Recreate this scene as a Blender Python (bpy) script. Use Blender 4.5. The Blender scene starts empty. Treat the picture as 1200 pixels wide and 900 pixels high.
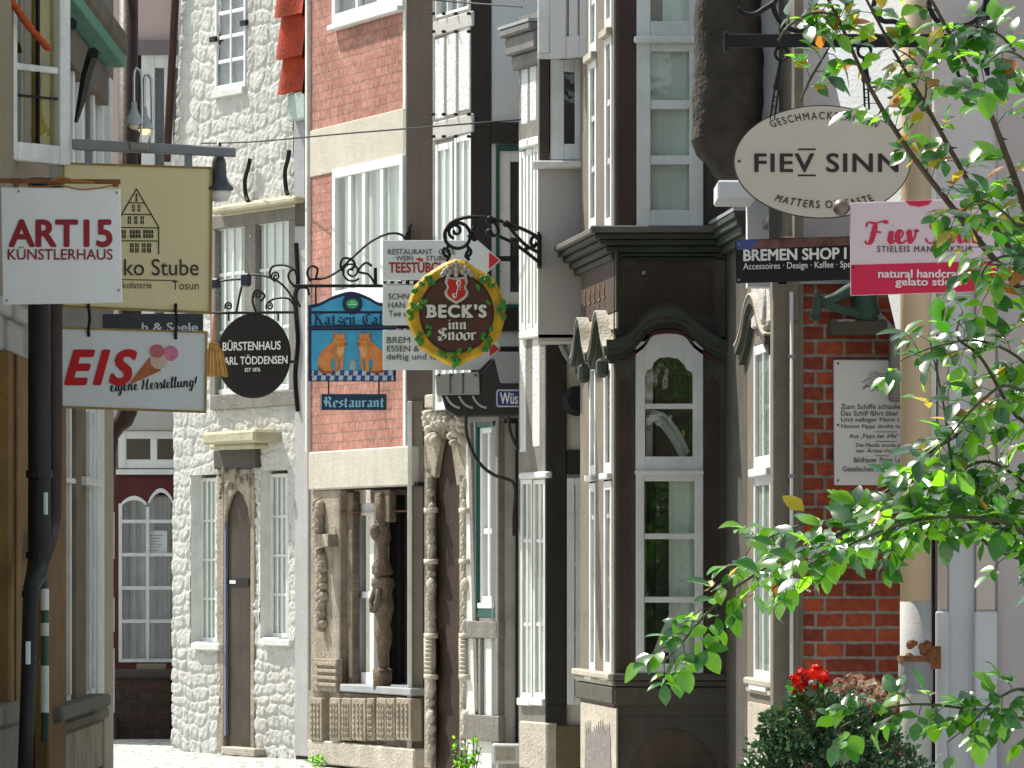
import bpy, bmesh, math, random
import numpy as np
from mathutils import Vector, Matrix, noise
random.seed(7)
S = bpy.context.scene
COL = S.collection
F, HY, EYE = 6000.0, 670.0, 1.47     # focal length in photo pixels, horizon row, eye height
# ---------------------------------------------------------------- camera, sky, sun, exposure
cam = bpy.data.cameras.new('camera'); camo = bpy.data.objects.new('camera', cam); COL.objects.link(camo)
camo.location = (0, 0, EYE); camo.rotation_euler = (math.pi/2, 0, 0)
cam.sensor_width = 36; cam.lens = 36*F/1200; cam.shift_y = (HY-450)/1200
cam.clip_start = 0.5; cam.clip_end = 3000
S.camera = camo
SUN = Vector((-0.80*math.cos(math.radians(54)), 0.60*math.cos(math.radians(54)), math.sin(math.radians(54)))).normalized()
w = bpy.data.worlds.new('World'); S.world = w; w.use_nodes = True
nt = w.node_tree; bg = nt.nodes['Background']
sky = nt.nodes.new('ShaderNodeTexSky'); sky.sky_type = 'NISHITA'; sky.sun_disc = False
sky.sun_elevation = math.asin(SUN.z); sky.sun_rotation = math.atan2(SUN.x, SUN.y)
sky.air_density = 1.0; sky.dust_density = 2.0; sky.ozone_density = 1.0
hs = nt.nodes.new('ShaderNodeHueSaturation'); hs.inputs['Saturation'].default_value = .55; hs.inputs['Hue'].default_value = .47
nt.links.new(sky.outputs[0], hs.inputs['Color']); nt.links.new(hs.outputs[0], bg.inputs[0]); bg.inputs[1].default_value = 0.125
sl = bpy.data.lights.new('sun', 'SUN'); slo = bpy.data.objects.new('sun', sl); COL.objects.link(slo)
sl.energy = 4.7; sl.angle = math.radians(0.5); sl.color = (1.0, 0.965, 0.88)
slo.rotation_euler = (-SUN).to_track_quat('-Z', 'Y').to_euler(); slo.location = (-20, 30, 30)
S.view_settings.view_transform = 'Standard'; S.view_settings.look = 'None'
S.view_settings.exposure = 0.62; S.view_settings.gamma = 1.0; S.view_settings.use_curve_mapping = False
S.cycles.max_bounces = 8; S.cycles.transparent_max_bounces = 12
S.cycles.use_denoising = True
S.cycles.sample_clamp_indirect = 6.0

# ---------------------------------------------------------------- materials
def lin(r, g, b):
    def c(v):
        v /= 255.0
        return v/12.92 if v <= .04045 else ((v+.055)/1.055)**2.4
    return (c(r), c(g), c(b))
MATS = {}
def mat(name, col, rough=.75, var=.18, scale=3.0, bump=.15, bscale=70, spec=.3, stain=0.0, stain_col=(.04,.035,.03),
        streak=0.0, metal=0.0, tint=None, coat=0.0):
    if name in MATS: return MATS[name]
    m = bpy.data.materials.new(name); m.use_nodes = True; MATS[name] = m
    n = m.node_tree.nodes; L = m.node_tree.links; b = n['Principled BSDF']
    b.inputs['Roughness'].default_value = rough; b.inputs['Metallic'].default_value = metal
    b.inputs['Specular IOR Level'].default_value = spec
    if coat: b.inputs['Coat Weight'].default_value = coat; b.inputs['Coat Roughness'].default_value = .12
    tc = n.new('ShaderNodeTexCoord')
    nz = n.new('ShaderNodeTexNoise'); nz.inputs['Scale'].default_value = scale; nz.inputs['Detail'].default_value = 8
    nz.inputs['Roughness'].default_value = .65
    L.new(tc.outputs['Object'], nz.inputs['Vector'])
    rp = n.new('ShaderNodeValToRGB'); rp.color_ramp.elements[0].position = .3; rp.color_ramp.elements[1].position = .7
    t2 = tint or col
    rp.color_ramp.elements[0].color = (*[max(0, c*(1-var)) for c in col], 1)
    rp.color_ramp.elements[1].color = (*[min(.9, c*(1+var)) for c in t2], 1)
    L.new(nz.outputs['Fac'], rp.inputs['Fac'])
    out = rp.outputs['Color']
    def mixin(fac_socket, colr, amount, lo, hi):
        r2 = n.new('ShaderNodeMapRange'); r2.inputs[1].default_value = lo; r2.inputs[2].default_value = hi
        r2.inputs[3].default_value = 0; r2.inputs[4].default_value = amount
        L.new(fac_socket, r2.inputs[0])
        mx = n.new('ShaderNodeMix'); mx.data_type = 'RGBA'
        L.new(r2.outputs[0], mx.inputs[0]); L.new(out, mx.inputs[6]); mx.inputs[7].default_value = (*colr, 1)
        return mx.outputs[2]
    if stain:
        n2 = n.new('ShaderNodeTexNoise'); n2.inputs['Scale'].default_value = scale*.45; n2.inputs['Detail'].default_value = 10
        n2.inputs['Roughness'].default_value = .75
        L.new(tc.outputs['Object'], n2.inputs['Vector'])
        out = mixin(n2.outputs['Fac'], stain_col, stain, .48, .72)
    if streak:
        mp = n.new('ShaderNodeMapping'); mp.inputs['Scale'].default_value = (14, 14, .8)
        L.new(tc.outputs['Object'], mp.inputs['Vector'])
        n3 = n.new('ShaderNodeTexNoise'); n3.inputs['Scale'].default_value = 1.0; n3.inputs['Detail'].default_value = 6
        L.new(mp.outputs[0], n3.inputs['Vector'])
        out = mixin(n3.outputs['Fac'], stain_col, streak, .45, .75)
    L.new(out, b.inputs['Base Color'])
    if bump:
        nb = n.new('ShaderNodeTexNoise'); nb.inputs['Scale'].default_value = bscale; nb.inputs['Detail'].default_value = 5
        L.new(tc.outputs['Object'], nb.inputs['Vector'])
        bp = n.new('ShaderNodeBump'); bp.inputs['Strength'].default_value = bump; bp.inputs['Distance'].default_value = .02
        L.new(nb.outputs['Fac'], bp.inputs['Height']); L.new(bp.outputs['Normal'], b.inputs['Normal'])
    return m

def brick_mat(name, c1, c2, mortar, bw, rh, msize, bump=.5, rough=.85, dark=None):
    m = bpy.data.materials.new(name); m.use_nodes = True; MATS[name] = m
    n = m.node_tree.nodes; L = m.node_tree.links; b = n['Principled BSDF']
    b.inputs['Roughness'].default_value = rough; b.inputs['Specular IOR Level'].default_value = .2
    tc = n.new('ShaderNodeTexCoord'); sp = n.new('ShaderNodeSeparateXYZ'); cb = n.new('ShaderNodeCombineXYZ')
    L.new(tc.outputs['Object'], sp.inputs[0])
    dn = n.new('ShaderNodeTexNoise'); dn.inputs['Scale'].default_value = 9; dn.inputs['Detail'].default_value = 3
    L.new(tc.outputs['Object'], dn.inputs['Vector'])
    ds = n.new('ShaderNodeMath'); ds.operation = 'MULTIPLY_ADD'; ds.inputs[1].default_value = .016; L.new(dn.outputs['Fac'], ds.inputs[0])
    L.new(sp.outputs['Z'], ds.inputs[2])
    L.new(sp.outputs['X'], cb.inputs[0]); L.new(ds.outputs[0], cb.inputs[1])
    br = n.new('ShaderNodeTexBrick'); br.inputs['Scale'].default_value = 1
    br.inputs['Brick Width'].default_value = bw; br.inputs['Row Height'].default_value = rh
    br.inputs['Mortar Size'].default_value = msize; br.inputs['Mortar Smooth'].default_value = .25; br.inputs['Bias'].default_value = 0
    br.inputs['Color1'].default_value = (*c1, 1); br.inputs['Color2'].default_value = (*c2, 1); br.inputs['Mortar'].default_value = (*mortar, 1)
    br.squash = .55; br.squash_frequency = 2
    L.new(cb.outputs[0], br.inputs['Vector'])
    nz = n.new('ShaderNodeTexNoise'); nz.inputs['Scale'].default_value = 22; nz.inputs['Detail'].default_value = 8; L.new(tc.outputs['Object'], nz.inputs['Vector'])
    n2 = n.new('ShaderNodeTexNoise'); n2.inputs['Scale'].default_value = 2.2; n2.inputs['Detail'].default_value = 6; L.new(tc.outputs['Object'], n2.inputs['Vector'])
    ad = n.new('ShaderNodeMath'); ad.operation = 'ADD'; L.new(nz.outputs['Fac'], ad.inputs[0]); L.new(n2.outputs['Fac'], ad.inputs[1])
    mr = n.new('ShaderNodeMapRange'); mr.inputs[1].default_value = .6; mr.inputs[2].default_value = 1.4; mr.inputs[3].default_value = .42; mr.inputs[4].default_value = 1.45
    L.new(ad.outputs[0], mr.inputs[0])
    mx = n.new('ShaderNodeMix'); mx.data_type = 'RGBA'; mx.blend_type = 'MULTIPLY'; mx.inputs[0].default_value = 1
    L.new(br.outputs['Color'], mx.inputs[6]); L.new(mr.outputs[0], mx.inputs[7])
    L.new(mx.outputs[2], b.inputs['Base Color'])
    iv = n.new('ShaderNodeMath'); iv.operation = 'MULTIPLY_ADD'; iv.inputs[1].default_value = -1.0
    L.new(br.outputs['Fac'], iv.inputs[0])
    sc = n.new('ShaderNodeMath'); sc.operation = 'MULTIPLY'; sc.inputs[1].default_value = .5; L.new(nz.outputs['Fac'], sc.inputs[0]); L.new(sc.outputs[0], iv.inputs[2])
    bp = n.new('ShaderNodeBump'); bp.inputs['Strength'].default_value = bump; bp.inputs['Distance'].default_value = .012
    L.new(iv.outputs[0], bp.inputs['Height']); L.new(bp.outputs['Normal'], b.inputs['Normal'])
    return m

def glass_mat(name, tint=(.93, .96, .95), dark=0.0):
    m = bpy.data.materials.new(name); m.use_nodes = True; MATS[name] = m
    n = m.node_tree.nodes; L = m.node_tree.links; n.remove(n['Principled BSDF']); o = n['Material Output']
    g = n.new('ShaderNodeBsdfGlossy'); g.inputs['Roughness'].default_value = .02
    t = n.new('ShaderNodeBsdfTransparent'); t.inputs[0].default_value = (*tint, 1)
    fr = n.new('ShaderNodeFresnel'); fr.inputs['IOR'].default_value = 1.5
    ml = n.new('ShaderNodeMath'); ml.operation = 'MULTIPLY_ADD'; ml.inputs[1].default_value = 1.2; ml.inputs[2].default_value = .04
    gm = n.new('ShaderNodeNewGeometry'); ff = n.new('ShaderNodeMath'); ff.operation = 'SUBTRACT'; ff.inputs[0].default_value = 1; L.new(gm.outputs['Backfacing'], ff.inputs[1])
    m2 = n.new('ShaderNodeMath'); m2.operation = 'MULTIPLY'      # only the outer face of the pane reflects
    ml.use_clamp = True; L.new(fr.outputs[0], ml.inputs[0]); L.new(ml.outputs[0], m2.inputs[0]); L.new(ff.outputs[0], m2.inputs[1])
    tc = n.new('ShaderNodeTexCoord'); nb = n.new('ShaderNodeTexNoise'); nb.inputs['Scale'].default_value = 6
    L.new(tc.outputs['Object'], nb.inputs['Vector'])
    bp = n.new('ShaderNodeBump'); bp.inputs['Strength'].default_value = .12; bp.inputs['Distance'].default_value = .01
    L.new(nb.outputs['Fac'], bp.inputs['Height']); L.new(bp.outputs['Normal'], g.inputs['Normal'])
    mx = n.new('ShaderNodeMixShader'); L.new(m2.outputs[0], mx.inputs[0]); L.new(t.outputs[0], mx.inputs[1]); L.new(g.outputs[0], mx.inputs[2])
    L.new(mx.outputs[0], o.inputs['Surface'])
    return m

def leaf_mat(name, col, trans, rough=.3, tw=.45, spec=.55):
    m = bpy.data.materials.new(name); m.use_nodes = True; MATS[name] = m
    n = m.node_tree.nodes; L = m.node_tree.links; b = n['Principled BSDF']; o = n['Material Output']
    b.inputs['Roughness'].default_value = rough; b.inputs['Specular IOR Level'].default_value = spec
    if spec > .8: b.inputs['Coat Weight'].default_value = .6; b.inputs['Coat Roughness'].default_value = .2
    tc = n.new('ShaderNodeTexCoord'); nz = n.new('ShaderNodeTexNoise'); nz.inputs['Scale'].default_value = 9; nz.inputs['Detail'].default_value = 3
    L.new(tc.outputs['Object'], nz.inputs['Vector'])
    rp = n.new('ShaderNodeValToRGB'); rp.color_ramp.elements[0].position = .3; rp.color_ramp.elements[1].position = .7
    rp.color_ramp.elements[0].color = (*[c*.6 for c in col], 1); rp.color_ramp.elements[1].color = (*[c*1.35 for c in col], 1)
    L.new(nz.outputs['Fac'], rp.inputs[0]); L.new(rp.outputs[0], b.inputs['Base Color'])
    t = n.new('ShaderNodeBsdfTranslucent'); t.inputs[0].default_value = (*trans, 1)
    mx = n.new('ShaderNodeMixShader'); mx.inputs[0].default_value = tw
    L.new(b.outputs[0], mx.inputs[1]); L.new(t.outputs[0], mx.inputs[2]); L.new(mx.outputs[0], o.inputs['Surface'])
    return m

# ---------------------------------------------------------------- frames, mesh builder, objects
class Fr:
    """vertical plane through two photo columns at two distances; x runs along it, -y points out of it, z is up"""
    def __init__(s, pa, Ya, pb, Yb):
        a = Vector(((pa-600)/F*Ya, Ya)); b = Vector(((pb-600)/F*Yb, Yb))
        s.o = a; s.u = (b-a).normalized(); s.v = Vector((-s.u.y, s.u.x)); s.len = (b-a).length
        s.M = Matrix(((s.u.x, s.v.x, 0, a.x), (s.u.y, s.v.y, 0, a.y), (0, 0, 1, 0), (0, 0, 0, 1)))
    def tz(s, px, py=HY, n=0):
        k = (px-600)/F; q = s.o - s.v*n
        t = (k*q.y-q.x)/(s.u.x-k*s.u.y); r = q.y+s.u.y*t
        return t, EYE+(HY-py)/F*r
    def t(s, px, n=0): return s.tz(px, HY, n)[0]
    def rect(s, px0, px1, py0, py1, n=0, at=None):
        t0, t1 = s.t(px0, n), s.t(px1, n); c = at if at is not None else (px0+px1)/2
        return (t0, t1, s.tz(c, py1, n)[1], s.tz(c, py0, n)[1])
    def pts(s, ps, n=0): return [s.tz(p[0], p[1], n) for p in ps]
def flat(Y, px=600): return Fr(px, Y, px+100, Y)

class MB:
    def __init__(s): s.v = []; s.f = []; s.mi = []; s.cur = 0; s.pc = []
    def _add(s, vs, fs):
        b = len(s.v); s.v += [tuple(p) for p in vs]; s.pc.append((vs, fs))
        for f in fs: s.f.append([i+b for i in f]); s.mi.append(s.cur)
    def box(s, x0, x1, y0, y1, z0, z1):
        vs = [(x, y, z) for z in (z0, z1) for y in (y0, y1) for x in (x0, x1)]
        s._add(vs, [(0,2,3,1), (4,5,7,6), (0,1,5,4), (2,6,7,3), (0,4,6,2), (1,3,7,5)]); return s
    def r(s, rc, n0, n1):      # box from local rect, n = distance out of the plane
        return s.box(min(rc[0],rc[1]), max(rc[0],rc[1]), -n1, -n0, min(rc[2],rc[3]), max(rc[2],rc[3]))
    def fb(s, fr, px0, px1, py0, py1, n0, n1, at=None):
        return s.r(fr.rect(px0, px1, py0, py1, n1, at), n0, n1)
    def prism(s, pts, n0, n1):  # polygon (x, z) extruded outward
        k = len(pts); a = sum(pts[i][0]*pts[(i+1)%k][1]-pts[(i+1)%k][0]*pts[i][1] for i in range(k))
        if a < 0: pts = pts[::-1]
        vs = [(p[0], -n1, p[1]) for p in pts]+[(p[0], -n0, p[1]) for p in pts]
        s._add(vs, [list(range(k)), list(range(2*k-1, k-1, -1))]+[[(i+1)%k, i, k+i, k+(i+1)%k] for i in range(k)]); return s
    def pp(s, fr, ps, n0, n1): return s.prism(fr.pts(ps, n1), n0, n1)
    def poly(s, pts, n):
        s._add([(p[0], -n, p[1]) for p in pts], [list(range(len(pts)))]); return s
    def tube(s, pts, r, seg=8, cap=True):
        pts = [Vector(p) for p in pts]; k = len(pts); rs = r if isinstance(r, (list, tuple)) else [r]*k
        vs = []; pn = None
        for i, p in enumerate(pts):
            d = (pts[min(i+1, k-1)]-pts[max(i-1, 0)]).normalized()
            if pn is None:
                pn = d.orthogonal().normalized()
            else:
                pn = (pn-d*pn.dot(d)); pn = pn.normalized() if pn.length > 1e-6 else d.orthogonal().normalized()
            q = d.cross(pn)
            for j in range(seg):
                a = 2*math.pi*j/seg; vs.append(p+(pn*math.cos(a)+q*math.sin(a))*rs[i])
        fs = [[i*seg+j, i*seg+(j+1)%seg, (i+1)*seg+(j+1)%seg, (i+1)*seg+j] for i in range(k-1) for j in range(seg)]
        if cap: fs += [list(range(seg))[::-1], list(range((k-1)*seg, k*seg))]
        s._add(vs, fs); return s
    def lathe(s, prof, c=(0,0,0), seg=20, axis='z', jit=0, sy=1.0):
        vs = []
        for i, (r, h) in enumerate(prof):
            for j in range(seg):
                a = 2*math.pi*j/seg; rr = r*(1+(random.uniform(-jit, jit) if jit else 0))
                x, y = rr*math.cos(a), rr*math.sin(a)*sy
                p = {'z': (x, y, h), 'y': (x, h, y), 'x': (h, x, y)}[axis]
                vs.append((p[0]+c[0], p[1]+c[1], p[2]+c[2]))
        k = len(prof); fs = [[i*seg+j, i*seg+(j+1)%seg, (i+1)*seg+(j+1)%seg, (i+1)*seg+j] for i in range(k-1) for j in range(seg)]
        fs += [list(range(seg))[::-1], list(range((k-1)*seg, k*seg))]
        s._add(vs, fs); return s
    def ball(s, c, rx, ry=None, rz=None, seg=14, rings=9):
        ry = ry or rx; rz = rz or rx
        prof = [(max(1e-4, math.sin(math.pi*i/rings)), -math.cos(math.pi*i/rings)) for i in range(rings+1)]
        vs = [(c[0]+r*math.cos(2*math.pi*j/seg)*rx, c[1]+r*math.sin(2*math.pi*j/seg)*ry, c[2]+h*rz) for r, h in prof for j in range(seg)]
        k = len(prof); fs = [[i*seg+j, i*seg+(j+1)%seg, (i+1)*seg+(j+1)%seg, (i+1)*seg+j] for i in range(k-1) for j in range(seg)]
        fs += [list(range(seg))[::-1], list(range((k-1)*seg, k*seg))]
        s._add(vs, fs); return s
    def each(s, name, *a, **k):   # every piece an object of its own
        out = []
        for vs, fs in s.pc:
            m = MB(); m._add(vs, fs); out.append(m.build(name, *a, **k))
        return out
    def build(s, name, mats, parent=None, M=None, bevel=0, smooth=False, tri=False, wob=0, subdiv=0):
        me = bpy.data.meshes.new(name); me.from_pydata(s.v, [], s.f)
        mats = mats if isinstance(mats, (list, tuple)) else [mats]
        for m in mats: me.materials.append(m)
        me.polygons.foreach_set('material_index', s.mi)
        bm = bmesh.new(); bm.from_mesh(me)
        bmesh.ops.recalc_face_normals(bm, faces=bm.faces)
        if subdiv: bmesh.ops.subdivide_edges(bm, edges=bm.edges, cuts=subdiv, use_grid_fill=True)
        if bevel:
            es = [e for e in bm.edges if len(e.link_faces) == 2 and e.calc_face_angle(0) > .6]
            bmesh.ops.bevel(bm, geom=es, offset=bevel, segments=1, affect='EDGES', clamp_overlap=True)
        if wob:
            for v in bm.verts:
                q = noise.noise_vector(v.co*3.1+Vector((3.3, 1.7, 9.1)))*wob + noise.noise_vector(v.co*11)*wob*.35
                v.co += q
        bm.to_mesh(me); bm.free()
        if smooth:
            me.polygons.foreach_set('use_smooth', [True]*len(me.polygons))
        return link(name, me, parent, M)
WM = {}
def link(name, me, parent=None, M=None):
    o = bpy.data.objects.new(name, me); COL.objects.link(o)
    M = M.copy() if M is not None else (WM[parent.name].copy() if parent else Matrix.Identity(4))
    if parent: o.parent = parent; o.matrix_basis = WM[parent.name].inverted() @ M
    else: o.matrix_basis = M
    WM[o.name] = M
    return o
def tag(o, label, cat, group=None):
    o['label'] = label; o['category'] = cat
    if group: o['group'] = group
    return o
def thing(name, label, cat, M, group=None):
    o = bpy.data.objects.new(name, None); COL.objects.link(o); o.empty_display_size = .1
    o.matrix_basis = M; WM[o.name] = M.copy()
    return tag(o, label, cat, group)
def at(fr, px, py=None, n=0):      # frame matrix moved to a base point
    t, z = fr.tz(px, py if py is not None else HY, n)
    return fr.M @ Matrix.Translation((t, -n, z if py is not None else 0))

def wall(fr, name, m, parent, px0, px1, py0, py1, ops=(), thick=.3, n=0, z0=None, z1=None, atpx=None):
    """wall slab with real openings; returns the openings' local rects"""
    T0, T1, Z0, Z1 = fr.rect(px0, px1, py0, py1, n, atpx)
    if z0 is not None: Z0 = z0
    if z1 is not None: Z1 = z1
    R = [fr.rect(*o[:4], n, o[4] if len(o) > 4 else None) for o in ops]
    C = [(max(r[0],T0), min(r[1],T1), max(r[2],Z0), min(r[3],Z1)) for r in R]
    xs = sorted({T0, T1, *[c[0] for c in C], *[c[1] for c in C]}); zs = sorted({Z0, Z1, *[c[2] for c in C], *[c[3] for c in C]})
    mb = MB(); y0, y1 = -n, -n+thick
    def hole(i, j):
        if i < 0 or j < 0 or i >= len(xs)-1 or j >= len(zs)-1: return True
        a, b = (xs[i]+xs[i+1])/2, (zs[j]+zs[j+1])/2
        return any(c[0] < a < c[1] and c[2] < b < c[3] for c in C)
    for i in range(len(xs)-1):
        for j in range(len(zs)-1):
            if hole(i, j): continue
            a, b, c, d = xs[i], xs[i+1], zs[j], zs[j+1]
            mb._add([(a,y0,c),(b,y0,c),(b,y0,d),(a,y0,d)], [(0,1,2,3)])
            mb._add([(a,y1,c),(b,y1,c),(b,y1,d),(a,y1,d)], [(3,2,1,0)])
            if hole(i-1, j): mb._add([(a,y0,c),(a,y0,d),(a,y1,d),(a,y1,c)], [(0,1,2,3)])
            if hole(i+1, j): mb._add([(b,y0,c),(b,y0,d),(b,y1,d),(b,y1,c)], [(3,2,1,0)])
            if hole(i, j-1): mb._add([(a,y0,c),(b,y0,c),(b,y1,c),(a,y1,c)], [(3,2,1,0)])
            if hole(i, j+1): mb._add([(a,y0,d),(b,y0,d),(b,y1,d),(a,y1,d)], [(0,1,2,3)])
    me = bpy.data.meshes.new(name); me.from_pydata(mb.v, [], mb.f); me.materials.append(m)
    bm = bmesh.new(); bm.from_mesh(me); bmesh.ops.remove_doubles(bm, verts=bm.verts, dist=1e-5); bm.to_mesh(me); bm.free()
    link(name, me, parent, fr.M)
    return R

def window(fr, parent, rc, n=0, cols=2, rows=2, fw=.05, mw=.025, m=None, glass=None, curtain=None, sill=None, depth=.24, colw=None, rowh=None,
           name='window', sillmat=None, fd=.07, back=None, cur_n=.06, cov=(0, 1)):
    """frame with glazing bars, a real pane behind it, a curtain and a dark room box; n is the frame's front"""
    m = m or MATS['white_paint']; glass = glass or MATS['glass']
    t0, t1, z0, z1 = rc; mb = MB()
    mb.r((t0, t0+fw, z0, z1), n-fd, n); mb.r((t1-fw, t1, z0, z1), n-fd, n)
    mb.r((t0+fw, t1-fw, z1-fw, z1), n-fd, n-.002); mb.r((t0+fw, t1-fw, z0, z0+fw*1.15), n-fd, n-.002)
    W, H = t1-t0-2*fw, z1-z0-2*fw
    cw = colw or [1/cols]*cols; rh = rowh or [1/rows]*rows
    acc = 0
    for c in cw[:-1]:
        acc += c; x = t0+fw+acc*W; mb.r((x-mw/2, x+mw/2, z0+fw, z1-fw), n-fd*.8, n-.006)
    acc = 0
    for c in rh[:-1]:
        acc += c; z = z0+fw+acc*H; mb.r((t0+fw, t1-fw, z-mw/2, z+mw/2), n-fd*.75, n-.01)
    o = mb.build(name, m, parent, fr.M, bevel=.004)
    MB().r((t0+fw*.6, t1-fw*.6, z0+fw*.6, z1-fw*.6), n-fd*.62, n-fd*.5).build('glass', glass, o, fr.M)
    if curtain:
        k = max(10, int(W/.02)); cb = MB(); a0, a1 = t0+fw*.5+cov[0]*W, t0+fw*.5+cov[1]*(W+fw)
        ph = random.uniform(0, 6)
        for i in range(k):
            x0, x1 = a0+(a1-a0)*i/k, a0+(a1-a0)*(i+1)/k
            am = min(1, cur_n/.05); f = lambda x: -(n-fd-cur_n)+am*(.018*math.sin(x*46+ph)+.008*math.sin(x*111+ph*2))
            cb._add([(x0, f(x0), z0), (x1, f(x1), z0), (x1, f(x1), z1), (x0, f(x0), z1)], [(0,1,2,3)])
        cb.build('curtain', curtain, o, fr.M, smooth=True)
    MB().r((t0, t1, z0, z1), n-depth-.02, n-depth).build('interior', back or MATS['dark_room'], o, fr.M)  # back panel coloured near-black for the shade of the room
    if sill:
        sx, sh, sn = sill
        MB().r((t0-sx, t1+sx, z0-sh, z0-.001), n-fd, n+sn).build('sill', sillmat or m, o, fr.M, bevel=.006)
    return o

# ---------------------------------------------------------------- lettering
def font_polys(s, bold=0, shear=0, space=1.0, heavy=0):
    cu = bpy.data.curves.new('letters', 'FONT'); cu.body = s; cu.offset = heavy; cu.shear = shear; cu.resolution_u = 4; cu.space_character = space
    cu.fill_mode = 'FRONT'
    o = bpy.data.objects.new('letters', cu); COL.objects.link(o)
    dg = bpy.context.evaluated_depsgraph_get(); me = bpy.data.meshes.new_from_object(o.evaluated_get(dg))
    vs = [(v.co.x, v.co.y) for v in me.vertices]; fs = [list(p.vertices) for p in me.polygons]
    COL.objects.unlink(o); bpy.data.objects.remove(o); bpy.data.meshes.remove(me); bpy.data.curves.remove(cu)
    if bold:
        V, Fs = list(vs), [list(f) for f in fs]; nv = len(vs); out = [(x, y, 0) for x, y in V]
        for k in range(8):
            a = k*math.pi/4; dx, dy = bold*math.cos(a), bold*.8*math.sin(a)
            out += [(x+dx, y+dy, k+1) for x, y in V]; fs = fs+[[i+nv*(k+1) for i in f] for f in Fs]
        vs = out
    return vs, fs
def place(vs, fs, rc, n, m, parent, fr, name='lettering', warp=None, thick=0):
    xs = [v[0] for v in vs]; ys = [v[1] for v in vs]; x0, x1, y0, y1 = min(xs), max(xs), min(ys), max(ys)
    t0, t1, z0, z1 = rc; mb = MB(); out = []
    for q in vs:
        x, y = q[0], q[1]; lay = q[2]*.00025 if len(q) > 2 else 0
        a, b = (x-x0)/(x1-x0), (y-y0)/(y1-y0)
        p = warp(a, b) if warp else (t0+a*(t1-t0), z0+b*(z1-z0))
        out.append((p[0], -n-lay, p[1]))
    mb._add(out, fs)
    me = bpy.data.meshes.new(name); me.from_pydata(mb.v, [], mb.f); me.materials.append(m)
    bm = bmesh.new(); bm.from_mesh(me); bmesh.ops.recalc_face_normals(bm, faces=bm.faces)
    if thick:
        ret = bmesh.ops.extrude_face_region(bm, geom=list(bm.faces))
        for v in [g for g in ret['geom'] if isinstance(g, bmesh.types.BMVert)]: v.co.y -= thick
        bmesh.ops.recalc_face_normals(bm, faces=bm.faces)
    bm.to_mesh(me); bm.free()
    return link(name, me, parent, fr.M)
def text(s, fr, parent, m, px0, px1, py0, py1, n=.003, bold=0.0, shear=0, space=1.0, thick=0, warp=None):
    vs, fs = font_polys(s, bold, shear, space)
    return place(vs, fs, fr.rect(px0, px1, py0, py1, n), n, m, parent, fr, warp=warp, thick=thick)
def smooth_path(ps, k=6, closed=False):
    if len(ps) < 3: return [tuple(p) for p in ps]
    out = []; N = len(ps)
    for i in range(N-1):
        p0, p1, p2, p3 = ps[max(i-1, 0)], ps[i], ps[i+1], ps[min(i+2, N-1)]
        for j in range(k):
            t = j/k
            out.append(tuple(.5*((2*p1[d])+(-p0[d]+p2[d])*t+(2*p0[d]-5*p1[d]+4*p2[d]-p3[d])*t*t+(-p0[d]+3*p1[d]-3*p2[d]+p3[d])*t**3) for d in range(len(p1))))
    out.append(tuple(ps[-1])); return out
def pen(strokes, wmin, wmax, ang=math.radians(40), nib=True, k=5, smooth=True):
    """broad-nib (black letter) or pressure (script) strokes -> polygons"""
    vs, fs = [], []
    for si, st in enumerate(strokes):
        ps = smooth_path(st, k) if smooth else st
        if nib:
            dx, dy = math.cos(ang)*wmax/2, math.sin(ang)*wmax/2
            L = [(p[0]-dx, p[1]-dy) for p in ps]; R = [(p[0]+dx, p[1]+dy) for p in ps]
        else:
            L, R = [], []
            for i, p in enumerate(ps):
                a, b = ps[max(i-1, 0)], ps[min(i+1, len(ps)-1)]; d = (b[0]-a[0], b[1]-a[1]); l = math.hypot(*d) or 1
                wd = (wmin+(wmax-wmin)*max(0, -d[1]/l)**1.0)/2
                e = min(i, len(ps)-1-i); wd *= min(1, .55+.25*e)
                L.append((p[0]-d[1]/l*wd, p[1]+d[0]/l*wd)); R.append((p[0]+d[1]/l*wd, p[1]-d[0]/l*wd))
        m_ = len(ps); b = len(vs); vs += [(p[0], p[1], (si%12)*.7+.6*(i%m_)/m_) for i, p in enumerate(L+R)]
        fs += [[b+i, b+i+1, b+m_+i+1, b+m_+i] for i in range(m_-1)]
    return vs, fs
def word(glyphs, s, gap=.12):
    x = 0; out = []
    for ch in s:
        if ch == ' ': x += .45; continue
        wd, st = glyphs[ch]
        out += [[(p[0]+x, p[1]) for p in q] for q in st]; x += wd+gap
    return out
def minim(x, top=.92, bot=.08): return [(x-.07, top), (x+.03, top-.1), (x+.03, bot+.1), (x+.12, bot)]
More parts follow.
